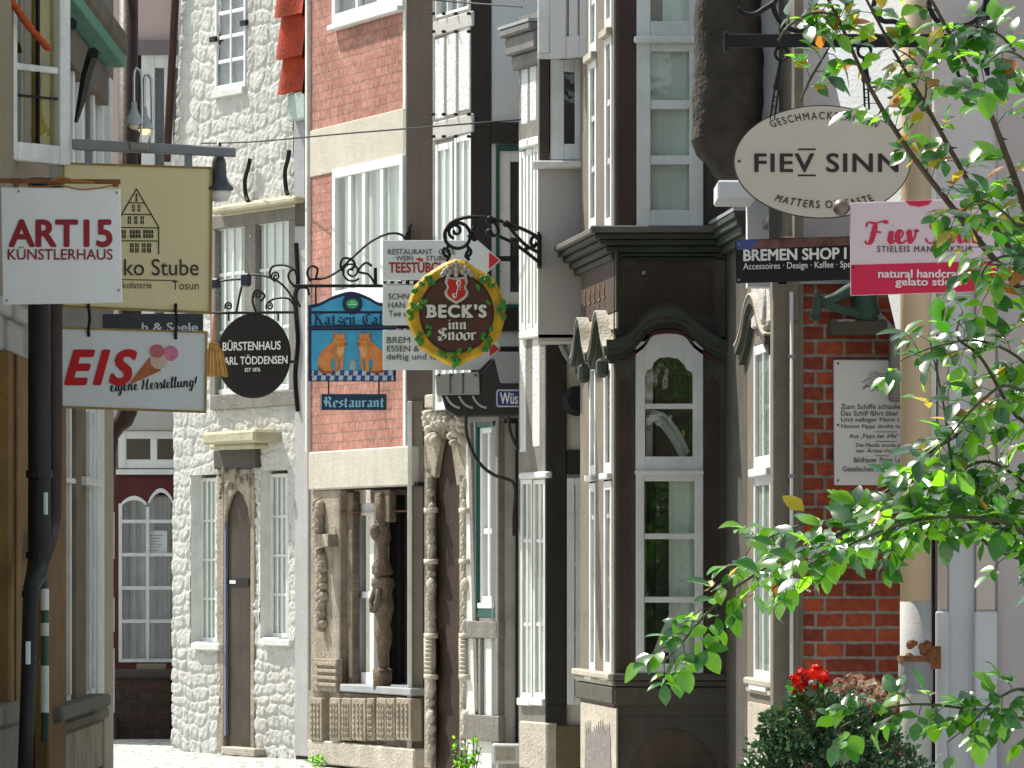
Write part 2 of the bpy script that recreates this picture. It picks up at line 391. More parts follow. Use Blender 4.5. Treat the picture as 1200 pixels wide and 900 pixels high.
BL = {  # black letter, x-height 1
 'i': (.2, [minim(.06), [(.05, 1.32), (.11, 1.26)]]),
 'n': (.55, [minim(.06), [(.1, .82), (.28, .98), (.4, .82), (.4, .2), (.49, .08)]]),
 'u': (.55, [[(0, .92), (.09, .82), (.09, .2), (.25, .05), (.4, .2)], minim(.38)]),
 'r': (.4, [minim(.06), [(.12, .8), (.26, .97), (.36, .85)]]),
 'o': (.5, [[(.25, .97), (.06, .78), (.06, .22), (.24, .03)], [(.25, .97), (.43, .8), (.43, .22), (.24, .03)]]),
 'e': (.42, [[(.22, .97), (.06, .78), (.06, .22), (.22, .04), (.4, .16)], [(.22, .97), (.38, .8), (.34, .62), (.08, .45)]]),
 'a': (.52, [[(.06, .8), (.2, .97), (.38, .82), (.38, .2), (.5, .06)], [(.36, .58), (.14, .5), (.06, .28), (.2, .05), (.36, .2)]]),
 's': (.42, [[(.38, .85), (.22, .97), (.08, .8), (.16, .6), (.32, .45), (.36, .22), (.2, .04), (.04, .14)]]),
 't': (.38, [[(.16, 1.3), (.14, .9), (.14, .2), (.26, .04), (.36, .14)], [(0, .9), (.34, .93)]]),
 'f': (.4, [[(.4, 1.4), (.26, 1.5), (.15, 1.3), (.14, .5), (.14, -.1)], [(0, .9), (.34, .93)]]),
 'z': (.44, [[(.04, .85), (.2, .96), (.38, .88), (.08, .5), (.34, .4), (.36, .12), (.16, -.12), (.02, .0)]]),
 '-': (.4, [[(.05, .45), (.35, .58)]]),
 'S': (.75, [[(.7, 1.3), (.5, 1.5), (.24, 1.42), (.1, 1.18), (.24, .92), (.52, .75), (.66, .48), (.54, .14), (.26, 0), (.04, .16)], [(.04, .45), (.2, .3), (.24, .12)], [(.4, 1.35), (.42, 1.0), (.4, .5)]]),
 'R': (.85, [[(.0, 1.25), (.14, 1.45), (.24, 1.2), (.24, .25), (.1, .05)], [(.24, 1.3), (.46, 1.5), (.64, 1.25), (.56, .92), (.32, .8)], [(.4, .82), (.58, .6), (.6, .2), (.78, .05)], [(0, .95), (.14, .8), (.1, .5)]]),
 'K': (.85, [[(.06, 1.5), (.18, 1.3), (.18, .2), (.04, .04), (.26, .04)], [(.7, 1.4), (.52, 1.45), (.24, .8)], [(.3, .84), (.52, .6), (.58, .2), (.78, .05)]]),
 'C': (.75, [[(.7, 1.25), (.5, 1.48), (.22, 1.3), (.08, .9), (.12, .35), (.34, .03), (.62, .18)], [(.42, 1.3), (.36, .8), (.42, .3)]]),
}
BL['é'] = (.42, BL['e'][1]+[[(.22, 1.2), (.34, 1.4)]])
SC = {  # joined script, x-height 1
 'e': (.6, [[(0, .2), (.3, .45), (.42, .8), (.28, 1.0), (.12, .7), (.14, .25), (.34, .02), (.66, .3)]]),
 'i': (.42, [[(0, .2), (.2, .95), (.16, .3), (.24, .03), (.46, .3)], [(.26, 1.35), (.3, 1.42)]]),
 'v': (.6, [[(0, .7), (.14, .98), (.2, .4), (.26, .05), (.5, .6), (.48, 1.0), (.66, .85)]]),
 'n': (.8, [[(.02, .6), (.14, .98), (.12, .4), (.08, .02)], [(.1, .4), (.3, .9), (.5, .92), (.5, .4), (.56, .03), (.84, .35)]]),
 'u': (.8, [[(.02, .6), (.16, .98), (.1, .3), (.24, .02), (.5, .5), (.58, .98)], [(.58, .98), (.52, .25), (.64, .03), (.84, .3)]]),
 'g': (.66, [[(.5, .85), (.3, 1.0), (.08, .6), (.14, .1), (.36, .2), (.52, .95)], [(.52, .95), (.42, .0), (.26, -.65), (.04, -.6), (.14, -.3), (.68, .3)]]),
 'r': (.55, [[(0, .3), (.16, 1.05), (.2, .85), (.42, .85), (.34, .3), (.42, .03), (.6, .3)]]),
 's': (.5, [[(0, .2), (.24, 1.0), (.4, .4), (.3, .03), (.08, .1)], [(.3, .03), (.52, .25)]]),
 't': (.45, [[(0, .2), (.32, 1.5), (.2, .5), (.24, .03), (.48, .3)], [(.02, 1.05), (.5, 1.12)]]),
 'l': (.42, [[(0, .2), (.32, 1.3), (.3, 1.75), (.18, 1.4), (.14, .4), (.22, .03), (.46, .3)]]),
 'H': (1.1, [[(.1, 1.3), (.28, 1.6), (.2, .7), (.06, .0)], [(.9, 1.7), (.74, .9), (.68, .2), (.8, .0), (1.1, .3)], [(.1, .75), (.4, .9), (.8, .85)]]),
 'F': (1.15, [[(.5, 1.55), (.4, .8), (.22, .1), (.0, .02), (-.06, .25)], [(.0, 1.25), (.1, 1.6), (.5, 1.55), (1.0, 1.7), (1.08, 1.5)], [(.22, .82), (.5, .9), (.82, .85)]]),
 'S': (.95, [[(.9, 1.35), (.8, 1.65), (.5, 1.6), (.36, 1.25), (.6, .9), (.72, .5), (.5, .05), (.12, .08), (.02, .4)]]),
 '!': (.4, [[(.3, 1.6), (.2, 1.0), (.12, .45)], [(.08, .08), (.1, .0)]]),
}
def lettered(glyphs, s, fr, parent, m, px0, px1, py0, py1, n=.003, nib=True, wmin=.06, wmax=.2, gap=.12, thick=0, slope=0):
    vs, fs = pen(word(glyphs, s, gap), wmin, wmax, nib=nib)
    rc = fr.rect(px0, px1, py0, py1, n)
    if slope: vs = [(q[0], q[1]+slope*q[0], q[2]) for q in vs]
    return place(vs, fs, rc, n, m, parent, fr, thick=thick)
def spiral(c, r0, r1, a0, turns, y, k=20):
    return [(c[0]+(r0+(r1-r0)*i/k)*math.cos(a0+turns*2*math.pi*i/k), y, c[1]+(r0+(r1-r0)*i/k)*math.sin(a0+turns*2*math.pi*i/k)) for i in range(k+1)]
def pix3(fr, ps, n=0, k=6):        # smooth pixel path -> local 3-d points
    q = smooth_path([fr.tz(p[0], p[1], n) for p in ps], k); return [(p[0], -n, p[1]) for p in q]
# ---------------------------------------------------------------- the palette
WP = mat('white_paint', (.71,.73,.72), .6, .10, 4, .15, 90, stain=.4, stain_col=(.38,.37,.33), streak=.18)
WPO = mat('old_white_paint', (.66,.67,.64), .7, .12, 5, .25, 60, stain=.45, stain_col=(.3,.29,.25), streak=.25)
WASH = mat('whitewash', (.51,.505,.475), .9, .12, 2.2, .6, 38, spec=.1, stain=.4, stain_col=(.36,.345,.30), streak=.12)
GREYP = mat('grey_plaster', (.43,.42,.40), .9, .10, 2.0, .25, 60, stain=.35, stain_col=(.28,.27,.25), streak=.2)
PALEP = mat('pale_plaster', (.56,.52,.53), .9, .05, 1.2, .12, 80, stain=.15, stain_col=(.45,.41,.41), streak=.12)
PALEP2 = mat('beige_plaster', (.50,.42,.37), .9, .06, 1.5, .12, 80, stain=.15, stain_col=(.4,.35,.31), streak=.12)
DKWOOD = mat('dark_timber', (.024,.021,.018), .7, .3, 4, .3, 50, streak=.3, stain_col=(.015,.012,.01))
OLDWOOD = mat('weathered_timber', (.20,.185,.165), .85, .2, 4, .4, 50, streak=.4, stain_col=(.10,.09,.075))
OCHRE = mat('ochre_timber', (.16,.085,.025), .8, .25, 4, .3, 50, streak=.5, stain_col=(.08,.05,.025))
SANDST = mat('sandstone', (.33,.285,.22), .9, .28, 5, .6, 45, stain=.7, stain_col=(.09,.075,.058), streak=.4)
OCHST = mat('ochre_sandstone', (.20,.115,.04), .9, .2, 4, .3, 60, stain=.5, stain_col=(.10,.075,.045), streak=.4)
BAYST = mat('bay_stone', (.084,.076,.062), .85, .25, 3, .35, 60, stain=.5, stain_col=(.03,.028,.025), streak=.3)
MAROON = mat('maroon_paint', (.068,.044,.037), .8, .2, 3, .15, 60, stain=.45, stain_col=(.022,.018,.016), streak=.25)
MAROON2 = mat('maroon_trim', (.075,.02,.02), .6, .2, 6, .1, 60)
DKGREEN = mat('dark_green_moulding', (.042,.052,.039), .7, .3, 5, .25, 60, stain=.5, stain_col=(.03,.022,.018))
PALEST = mat('pale_stone', (.45,.41,.34), .9, .2, 5, .6, 45, stain=.6, stain_col=(.25,.22,.18))
LEAD = mat('lead_sheet', (.30,.32,.33), .5, .15, 4, .15, 30, stain=.3, stain_col=(.18,.19,.2))
IRON = mat('black_iron', (.010,.010,.011), .55, .3, 8, .2, 90, spec=.22)
STEEL = mat('grey_steel', (.20,.215,.225), .5, .12, 5, .1, 60, spec=.5)
RUST = mat('rusty_iron', (.19,.075,.03), .85, .4, 9, .4, 70)
BROWNP = mat('brown_pipe', (.040,.021,.017), .5, .2, 5, .1, 40, spec=.3)
BLACKP = mat('black_pipe', (.014,.014,.014), .5, .2, 5, .1, 40, spec=.3)
REDP = mat('dark_red_paint', (.085,.012,.014), .5, .15, 3, .08, 60)
PINKP = mat('pink_plaster', (.50,.39,.375), .9, .06, 2, .15, 60)
CURT = mat('net_curtain', (.62,.62,.62), .95, .06, 5, 0)
CURTG = mat('grey_curtain', (.17,.18,.20), .95, .15, 7, 0)
CURTL = mat('pale_curtain', (.70,.72,.67), .95, .08, 3, 0)
DARK = mat('dark_room', (.012,.012,.012), .9, .2, 2, 0)  # near-black that paints in the shade of rooms and gaps
OCRM = mat('ochre_backing', (.36,.31,.13), .9, .35, 3, 0)
DKSTONE = mat('weathered_dark_stone', (.055,.046,.036), .95, .45, 5, .9, 30, stain=.6, stain_col=(.02,.018,.016))
GREENP = mat('green_paint', (.01,.075,.06), .5, .15, 5, .08, 60)
VERD = mat('verdigris_copper', (.09,.24,.17), .75, .25, 6, .25, 50, stain=.3, stain_col=(.08,.14,.11))
VERDD = mat('verdigris_bronze', (.035,.075,.058), .6, .35, 12, .3, 60, stain=.5, stain_col=(.02,.025,.02))
PIPEB = mat('beige_pipe', (.47,.36,.235), .6, .07, 2, .08, 50, stain=.2, stain_col=(.35,.27,.2), streak=.15)
PIPEG = mat('grey_pipe', (.40,.385,.36), .7, .12, 4, .15, 60, stain=.3, stain_col=(.22,.21,.2))
TERRA = mat('red_roof_tile', (.36,.045,.016), .7, .35, 6, .3, 40, stain=.5, stain_col=(.14,.05,.02), streak=.4)
GLASS = glass_mat('glass')
glass_mat('old_glass', (.93,.90,.74))
BRICKR = brick_mat('red_brick', (.38,.08,.034), (.17,.038,.024), (.25,.215,.185), .29, .0835, .010, .7)
BRICKP = brick_mat('salmon_brick', (.42,.205,.16), (.34,.16,.12), (.28,.165,.135), .24, .070, .006, .8)
BRICKD = brick_mat('dark_brick', (.055,.032,.025), (.075,.043,.032), (.05,.042,.036), .26, .085, .012, .8)

# ---------------------------------------------------------------- ground
def ground():
    mb = MB(); mb._add([(-400,-300,0), (400,-300,0), (400,900,0), (-400,900,0)], [(0,1,2,3)])
    m = bpy.data.materials.new('cobbles'); m.use_nodes = True
    n = m.node_tree.nodes; L = m.node_tree.links; b = n['Principled BSDF']; b.inputs['Roughness'].default_value = .8
    tc = n.new('ShaderNodeTexCoord'); v = n.new('ShaderNodeTexVoronoi'); v.feature = 'DISTANCE_TO_EDGE'; v.inputs['Scale'].default_value = 7
    L.new(tc.outputs['Object'], v.inputs['Vector'])
    v2 = n.new('ShaderNodeTexVoronoi'); v2.inputs['Scale'].default_value = 7; L.new(tc.outputs['Object'], v2.inputs['Vector'])
    r = n.new('ShaderNodeValToRGB'); r.color_ramp.elements[0].position = .0; r.color_ramp.elements[1].position = .09
    r.color_ramp.elements[0].color = (.10,.095,.085,1); r.color_ramp.elements[1].color = (.58,.58,.54,1)
    L.new(v.outputs['Distance'], r.inputs[0])
    mx = n.new('ShaderNodeMix'); mx.data_type = 'RGBA'; mx.blend_type = 'MULTIPLY'; mx.inputs[0].default_value = .25
    bw = n.new('ShaderNodeRGBToBW'); L.new(v2.outputs['Color'], bw.inputs[0])
    L.new(r.outputs[0], mx.inputs[6]); L.new(bw.outputs[0], mx.inputs[7]); L.new(mx.outputs[2], b.inputs['Base Color'])
    bp = n.new('ShaderNodeBump'); bp.inputs['Strength'].default_value = .7; bp.inputs['Distance'].default_value = .03
    L.new(v.outputs['Distance'], bp.inputs['Height']); L.new(bp.outputs[0], b.inputs['Normal'])
    o = mb.build('street', m); o['kind'] = 'structure'; o['label'] = 'sunlit cobbled lane between the old houses'
ground()

def body(parent, foot, z0, z1, m, name='rear_wall'):
    """the closed volume of a house behind its street walls: footprint given as (x, y) in metres"""
    k = len(foot); vs = [(p[0], p[1], z0) for p in foot]+[(p[0], p[1], z1) for p in foot]
    mb = MB(); mb._add(vs, [list(range(k))[::-1], list(range(k, 2*k))]+[[i, (i+1)%k, k+(i+1)%k, k+i] for i in range(k)])
    return mb.build(name, m, parent, Matrix.Identity(4))
def X(px, Y): return (px-600)/F*Y

# ================================================================ white stone house at the bend
def wob2(T, Z, f, sd):
    r = np.random.default_rng(sd); out = np.zeros_like(T)
    for i in range(5):
        an, ph, k = r.uniform(0, 6.28), r.uniform(0, 6.28), f*r.uniform(.6, 1.5)
        out += np.sin((T*np.cos(an)+Z*np.sin(an))*k+ph)*.4
    return out
def white_house():
    fr = Fr(205, 42, 355, 40)
    H = thing('stone_house', 'whitewashed rough stone house with arched dark door at the bend of the lane', 'house', fr.M)
    ops = [(254,290,-20,104), (250,292,262,462), (296,340,256,458), (260,296,568,880), (224,254,556,755), (305,337,551,750)]
    R = [fr.rect(*o) for o in ops]
    # rough stone skin as one displaced sheet with holes
    T0, T1 = fr.t(203), fr.t(346); Z0, Z1 = -.1, 7.2
    rng = np.random.default_rng(5)
    nx, nz = 190, 760
    ts = np.linspace(T0, T1, nx); zs = np.linspace(Z0, Z1, nz)
    T, Z = np.meshgrid(ts, zs)
    # stones: irregular courses
    hgt = np.zeros_like(T); z = Z0; rows = []
    while z < Z1:
        h = rng.uniform(.08, .15)*(1.35 if z > 4.2 else 1); rows.append((z, h)); z += h
    wav = .035*np.sin(T*2.3+Z*1.1)+.02*np.sin(T*6.1-Z*2.7)
    T_, wz = T.copy(), wob2(T, Z, 7, 2)*.018+wob2(T, Z, 19, 3)*.009
    T = T+wob2(T, Z, 8, 4)*.03+wob2(T, Z, 23, 6)*.013
    Zw = Z+wav+wz; d = np.full_like(T, -.003); tone = np.zeros_like(T)
    for z0, h in rows:
        x = T0-rng.uniform(0, .3)
        while x < T1:
            wd = rng.uniform(.11, .30); hh = rng.uniform(.6, 1)
            cx, cz = x+wd/2, z0+h/2; sk = rng.uniform(-.12, .12); tl = rng.uniform(-.35, .35); tl2 = rng.uniform(-.4, .4)
            a = (T-cx+sk*(Zw-cz))/(wd/2-.008); b = (Zw-cz)/(h/2-.008)
            rr = (np.abs(a)**3.4+np.abs(b)**3.4)
            ins = rr < 1
            hv = np.clip((1-rr)*2.2, 0, 1)**.6*hh*(1+tl*a+tl2*b)
            d = np.where(ins, np.maximum(d, .0085*np.nan_to_num(hv)), d)
            x += wd
    def fbm(T, Z, f):
        out = np.zeros_like(T)
        for i in range(5):
            k = f*2**i
            for _ in range(3):
                an = rng.uniform(0, 6.28); ph = rng.uniform(0, 6.28)
                out += np.sin((T*np.cos(an)+Z*np.sin(an))*k*rng.uniform(.7, 1.3)+ph)/2**i*.33
        return out
    T = T_
    d = d*(.55+.45*np.clip(fbm(T, Z, 1.5)+.6, 0, 1.4))+.005*fbm(T, Z, 13)+.005*fbm(T, Z, 38)+.02*fbm(T, Z, 1.0)
    hole = np.zeros((nz-1, nx-1), bool); tc = (ts[:-1]+ts[1:])/2; zc = (zs[:-1]+zs[1:])/2
    for r in R: hole |= ((tc[None, :] > r[0]) & (tc[None, :] < r[1]) & (zc[:, None] > r[2]) & (zc[:, None] < r[3]))
    # leaning verge at the upper left
    lean = np.where(Z > fr.tz(205, 190)[1], (Z-fr.tz(205,190)[1])*.115, 0)
    T = T + lean*np.clip((T1-T)/(T1-T0), 0, 1)
    vs = np.stack([T.ravel(), -d.ravel(), Z.ravel()], 1)
    idx = np.arange(nz*nx).reshape(nz, nx)
    q = np.stack([idx[:-1,:-1], idx[:-1,1:], idx[1:,1:], idx[1:,:-1]], -1)[~hole]
    me = bpy.data.meshes.new('stone_wall'); me.from_pydata(vs.tolist(), [], q.tolist()); me.materials.append(WASH)
    me.polygons.foreach_set('use_smooth', [True]*len(me.polygons))
    link('stone_wall', me, H, fr.M)
    mb = MB()
    for r in R:   # masonry reveals of the openings
        mb.box(r[0]-.03, r[0], .002, .3, r[2], r[3]); mb.box(r[1], r[1]+.03, .002, .3, r[2], r[3])
        mb.box(r[0]-.03, r[1]+.03, .002, .3, r[3], r[3]+.03); mb.box(r[0]-.03, r[1]+.03, .002, .3, r[2]-.03, r[2])
    mb.each('reveal', WASH, H, fr.M)
    # windows
    window(fr, H, R[0], n=.02, cols=2, rows=4, fw=.035, mw=.03, m=WP, curtain=CURTG, sill=(.0,.06,.03), sillmat=WPO, cur_n=.004, fd=.03)
    r = R[0]; mb = MB()
    for z in (r[2]+.4, r[2]+1.0): mb.r((r[0]-.05, r[0]+.05, z, z+.04), .02, .045); mb.r((r[1]-.05, r[1]+.05, z+.08, z+.12), .02, .045)
    mb.each('hinge', IRON, H, fr.M)
    for i in (1, 2):
        window(fr, H, R[i], n=-.01, cols=4, rows=3, fw=.04, mw=.028, m=WP, curtain=CURTL, rowh=[.36,.36,.28], cur_n=.004, fd=.022)
    window(fr, H, fr.rect(235,254,560,752,-.085), n=-.085, cols=3, rows=4, fw=.03, mw=.022, m=WP, curtain=CURTL, cur_n=.004, fd=.02, sill=(.0,.05,.08), depth=.16)
    window(fr, H, fr.rect(317,337,555,747,-.085), n=-.085, cols=3, rows=4, fw=.03, mw=.022, m=WP, curtain=CURTL, cur_n=.004, fd=.02, sill=(.0,.05,.08), depth=.16)
    mb = MB()
    for i, pl, pr in ((4, 224, 238), (5, 305, 319)):
        a = fr.t(pl); b = fr.t(pr); z0, z1 = R[i][2], R[i][3]
        a0 = R[i][0]; vs = [(a0+.005,-.003,z0),(a0+.02,.086,z0),(a0+.02,.086,z1),(a0+.005,-.003,z1),(a0-.02,-.003,z0),(a0-.02,.2,z0),(a0-.02,.2,z1),(a0-.02,-.003,z1)]
        mb._add(vs, [(0,1,2,3),(4,7,6,5),(0,4,5,1),(3,2,6,7),(0,3,7,4),(1,5,6,2)])
    mb.each('splay', WPO, H, fr.M)
    mb = MB()
    mb.fb(fr, 223,256,754,762,-.02,.05); mb.fb(fr, 303,339,749,757,-.02,.05)
    mb.each('sill', WPO, H, fr.M, bevel=.008)
    # timber band behind the round sign
    mb = MB()
    mb.fb(fr, 248,346,247,263,-.02,.04, at=296); mb.fb(fr, 246,346,460,478,-.02,.035, at=296)
    mb.each('beam', OLDWOOD, H, fr.M, bevel=.006)
    mb = MB()
    mb.fb(fr, 286,299,250,462,-.03,.02); mb.fb(fr, 338,346,250,462,-.03,.02); mb.fb(fr, 246,252,255,466,-.03,.02)
    mb.each('post', OLDWOOD, H, fr.M, bevel=.006)
    mb = MB(); rc = fr.rect(243, 347, 232, 247, .16, at=296)
    mb.prism([(rc[0], rc[2]), (rc[1], rc[2]), (rc[1], rc[3]), (rc[0], rc[3])], -.02, .05)
    mb.box(rc[0], rc[1], -.17, -.05, rc[2]+.02, rc[3]-.03)
    mb.build('ledge', mat('lichen_stone', (.45,.42,.30), .9, .2, 5, .4, 40, stain=.4, stain_col=(.2,.19,.13)), H, fr.M, bevel=.015)
    mb = MB()
    for a, b, c, d in ((287,293,186,236), (334,339,176,228)):
        mb.tube(pix3(fr, [(b,a and c),((a+b)/2+1,c+10),(a,c+25),(a+1,d-8),(b-2,d)], .06), .018, 6)
    mb.tube(pix3(fr, [(347,285),(349,330),(346,350),(349,400),(346,440),(349,482)], .07), .02, 6)
    mb.each('wall_anchor', IRON, H, fr.M)
    # door with hood and carved surround
    mb = MB(); mb.fb(fr, 236,298,505,520,-.03,.24, at=266); mb.fb(fr, 244,296,519,527,-.03,.14, at=266)
    mb.build('hood', MATS['lichen_stone'], H, fr.M, bevel=.02, wob=.006)
    mb = MB(); mb.fb(fr, 250,299,526,549,-.05,.05, at=274); mb.build('frieze', BAYST, H, fr.M, bevel=.01)
    mb = MB()
    mb.fb(fr, 254,262,549,880,-.02,.015, at=257); mb.fb(fr, 293,298,549,882,-.012,.012, at=295)
    mb.pp(fr, [(262,549),(293,549),(293,620),(290,596),(284,580),(277.5,574),(271,580),(265,598),(262,625)], -.012, .02)
    mb.each('door_frame', SANDST, H, fr.M, bevel=.008)
    mb = MB()
    for i in range(26):
        px = random.uniform(256, 298); py = random.uniform(550, 590) if random.random() < .7 else random.uniform(560, 640)
        if 264 < px < 290 and py > 572: continue
        t, z = fr.tz(px, py, .05); mb.ball((t, -.05, z), random.uniform(.012,.03), .018, random.uniform(.015,.04), 8, 5)
    mb.build('carving', SANDST, H, fr.M, smooth=True)
    mb = MB(); mb.fb(fr, 262,293,566,882,-.06,-.012, at=277)
    d = mb.build('door', mat('brown_door', (.05,.038,.022), .6, .4, 2.5, .15, 40, streak=.5, stain_col=(.03,.022,.018)), H, fr.M, bevel=.004)
    mb = MB(); mb.fb(fr, 264,291,678,686,-.012,-.004); mb.build('letter_plate', IRON, d, fr.M)
    mb = MB(); mb.fb(fr, 269,276,680,684,-.004,-.001); mb.build('name_plate', WP, d, fr.M)
    mb = MB(); mb.fb(fr, 261,264.5,590,862,-.01,.012); mb.each('blue_strip', mat('blue_grey_trim', (.16,.17,.26), .6, .1), H, fr.M)  # narrow blue-grey strip beside the door
    mb = MB(); mb.fb(fr, 258,298,876,886,-.2,.1, at=277); mb.build('step', PALEST, H, fr.M, bevel=.01)
    # right corner: boards, downpipe and hanging roof tiles
    mb = MB(); mb.fb(fr, 344,357,142,238,-.05,.07); mb.build('corner_board', mat('grey_board', (.33,.33,.35), .8, .1, 4, .2, 50, streak=.3, stain_col=(.2,.2,.2)), H, fr.M, bevel=.005)
    mb = MB(); mb.fb(fr, 345,358,236,264,-.05,.09); mb.build('bracket', BAYST, H, fr.M, bevel=.01)
    mb = MB(); mb.fb(fr, 336,357,108,141,.0,.14); mb.build('lead_cap', mat('patina_lead', (.36,.44,.40), .7, .12, 6, .2, 40), H, fr.M, bevel=.015)
    mb = MB(); mb.fb(fr, 345,361,264,886,-.05,.06, at=353); mb.build('corner_pier', mat('grey_render', (.40,.39,.39), .9, .1, 3, .2, 60, streak=.3, stain_col=(.25,.25,.25)), H, fr.M, bevel=.008)
    mb = MB()
    for k, (p0, p1) in enumerate(((-34,18),(14,67),(63,108))):
        n1 = .2-.02*k
        ps = [fr.tz(325+k*2+ (357-325-k*2)*i/14, p1, n1) for i in range(15)]; zt = fr.tz(340, p0, n1)[1]
        for i in range(14):
            def hgt(j): return .05*math.sin(j/14*2*math.pi+.6)
            a, b = ps[i], ps[i+1]; za, zb = a[1]-hgt(i)*.45, b[1]-hgt(i+1)*.45
            ya, yb = -n1-hgt(i), -n1-hgt(i+1)
            vs = [(a[0],ya,za),(b[0],yb,zb),(b[0],yb+.05,zt),(a[0],ya+.05,zt),(a[0],ya+.025,za),(b[0],yb+.025,zb),(b[0],yb+.075,zt),(a[0],ya+.075,zt)]
            mb._add(vs, [(0,1,2,3),(4,7,6,5),(0,4,5,1),(3,2,6,7)])
    mb.build('roof', TERRA, H, fr.M)
    mb = MB(); mb.tube([(fr.t(203),-.06,fr.tz(203,190)[1]), (fr.t(203)+.27,-.06,fr.tz(203,190)[1]+2.2)], .035, 6)
    mb.build('verge', mat('dark_verge', (.05,.025,.02), .8), H, fr.M)
    body(H, [(X(205,42)+.2,42.4),(X(357,40)+.35,40.3),(1.5,41.5),(1.5,46),(-3,46)], -.1, 7.2, WASH)
white_house()

# ================================================================ brick house with the carved shop front
def brick_house():
    fr = Fr(365, 39, 480, 37)
    H = thing('brick_house', 'salmon brick house with white windows above a carved stone shop front', 'house', fr.M)
    R = wall(fr, 'brick_wall', BRICKP, H, 362, 477, -40, 600, [(393,476,-60,18), (394,477,190,348), (363,477,140,196), (360,477,526,600)], z1=7.0, atpx=420)
    def slope_w(i, **k): return window(fr, H, R[i], n=.03, m=WP, **k)
    slope_w(0, cols=3, rows=1, fw=.07, mw=.05, curtain=CURTG, sill=(0,.04,.04))
    window(fr, H, R[1], n=.035, cols=4, rows=1, fw=.07, mw=.07, m=WP, curtain=CURTL, colw=[.22,.22,.28,.28], cur_n=.03, fd=.05, sill=(.0,.07,.06))
    r = R[2]; MB().r(r, -.3, .012).build('plaster_band', mat('cream_band', (.50,.46,.38), .9, .1, 2.5, .25, 40, stain=.6, stain_col=(.36,.33,.29), streak=.2), H, fr.M, bevel=.006)
    mb = MB(); t, z = fr.t(477), 0
    mb.box(t-.06, t, -.012, .3, fr.tz(477,526)[1], 7.0); mb.box(fr.t(362)-.005, fr.t(362)+.04, -.03, .2, fr.tz(362,530)[1], 7.0)
    mb.each('corner_strip', WPO, H, fr.M, bevel=.005)
    mb = MB(); mb.fb(fr, 361,481,526,572,-.3,.03, at=420)
    mb.build('lintel', mat('pale_lintel', (.50,.47,.40), .9, .12, 3, .3, 50, stain=.5, stain_col=(.33,.31,.27), streak=.3), H, fr.M, bevel=.012)
    # lintel timbers that throw the slanting shadows
    # shop front: left pier with reliefs
    mb = MB(); mb.fb(fr, 364,398,574,812,-.12,.0, at=381)
    pier = mb.build('pier', SANDST, H, fr.M, bevel=.01)
    mb = MB(); mb.fb(fr, 398,413,576,808,-.11,-.05, at=405); mb.build('pier_return', mat('brown_sandstone', (.17,.13,.095), .9, .35, 9, .9, 50, stain=.6, stain_col=(.07,.055,.04)), pier, fr.M, bevel=.01)
    mb = MB(); rnd = random.Random(4)
    for (px, y0, y1, w_) in ((374,590,628,3.5), (378,650,735,4)):
        for i in range(22):
            py = y0+(y1-y0)*i/21; t, z = fr.tz(px+rnd.uniform(-2.5,2.5), py, .02)
            mb.ball((t, -.02, z), rnd.uniform(.03,.06)*w_/4, .05, rnd.uniform(.03,.06), 9, 6)
    mb.fb(fr, 366,384,626,641,0,.08); mb.fb(fr, 366,394,772,810,.0,.05)
    for i in range(4): mb.fb(fr, 367,393,776+i*8,780+i*8,.05,.075)
    mb.build('carved_relief', SANDST, pier, fr.M, bevel=.004)
    # caryatid column
    c = fr.tz(445, 690, .02); mb = MB()
    zz = lambda py: fr.tz(445, py, .02)[1]
    prof = [(575,.03),(576,.07),(611,.07),(612,.045),(618,.05),(622,.08),(632,.085),(640,.06),(645,.05),(655,.075),(664,.1),(672,.11),(675,.06),(677,.11),(684,.12),(690,.1),(698,.085),(706,.09),(712,.1),(720,.085),(732,.065),(742,.08),(752,.075),(765,.055),(778,.04),(783,.04),(784,.09),(808,.09),(809,.03)]
    mb.lathe([(r_*.74, zz(p)) for p, r_ in prof][::-1], (c[0], -.0, 0), 16, jit=.08)
    for sgn in (-1, 1): mb.tube([(c[0]+sgn*.05, -.05, zz(690)), (c[0]+sgn*.07, -.07, zz(705)), (c[0]+sgn*.02, -.085, zz(716))], [.024,.02,.016], 7)
    mb.ball((c[0], -.05, zz(626)), .05, .05, .06); 
    mb.build('carved_column', mat('brown_sandstone', (.17,.13,.095), .9, .35, 9, .9, 50, stain=.6, stain_col=(.07,.055,.04)), H, fr.M, smooth=True, subdiv=1, wob=.022)
    MB().fb(fr, 438,456,574,612,-.06,.0).build('column_head', MATS['brown_sandstone'], H, fr.M, bevel=.008)
    # opening painted near-black for its shade, and white door window
    mb = MB(); t0, t1 = fr.t(400), fr.t(484); z0, z1 = fr.tz(440,812)[1], fr.tz(440,572)[1]
    mb.box(t0, t1+.1, .72, .75, z0, z1); mb.box(t0, t1+.1, .0, .75, z1, z1+.03); mb.box(t1+.05, t1+.1, .12, .75, z0, z1)
    mb.build('porch', DARK, H, fr.M)
    f2 = Fr(365, 39.35, 480, 37.35)
    window(f2, H, f2.rect(414,438,590,804), n=0, cols=1, rows=2, fw=.09, mw=.05, m=WP, curtain=CURTG, depth=.2, name='shop_door')
    mb = MB(); mb.fb(fr, 455,460,580,800,-.4,-.3); mb.build('door_leaf', DKWOOD, H, fr.M)
    mb = MB(); mb.fb(fr, 398,481,804,813,-.45,.06, at=440); mb.build('shop_sill', LEAD, H, fr.M, bevel=.008)
    # carved base panels and plinth
    mb = MB(); mb.fb(fr, 361,482,813,872,-.4,-.02, at=420); mb.build('base_wall', SANDST, H, fr.M)
    rnd = random.Random(9)
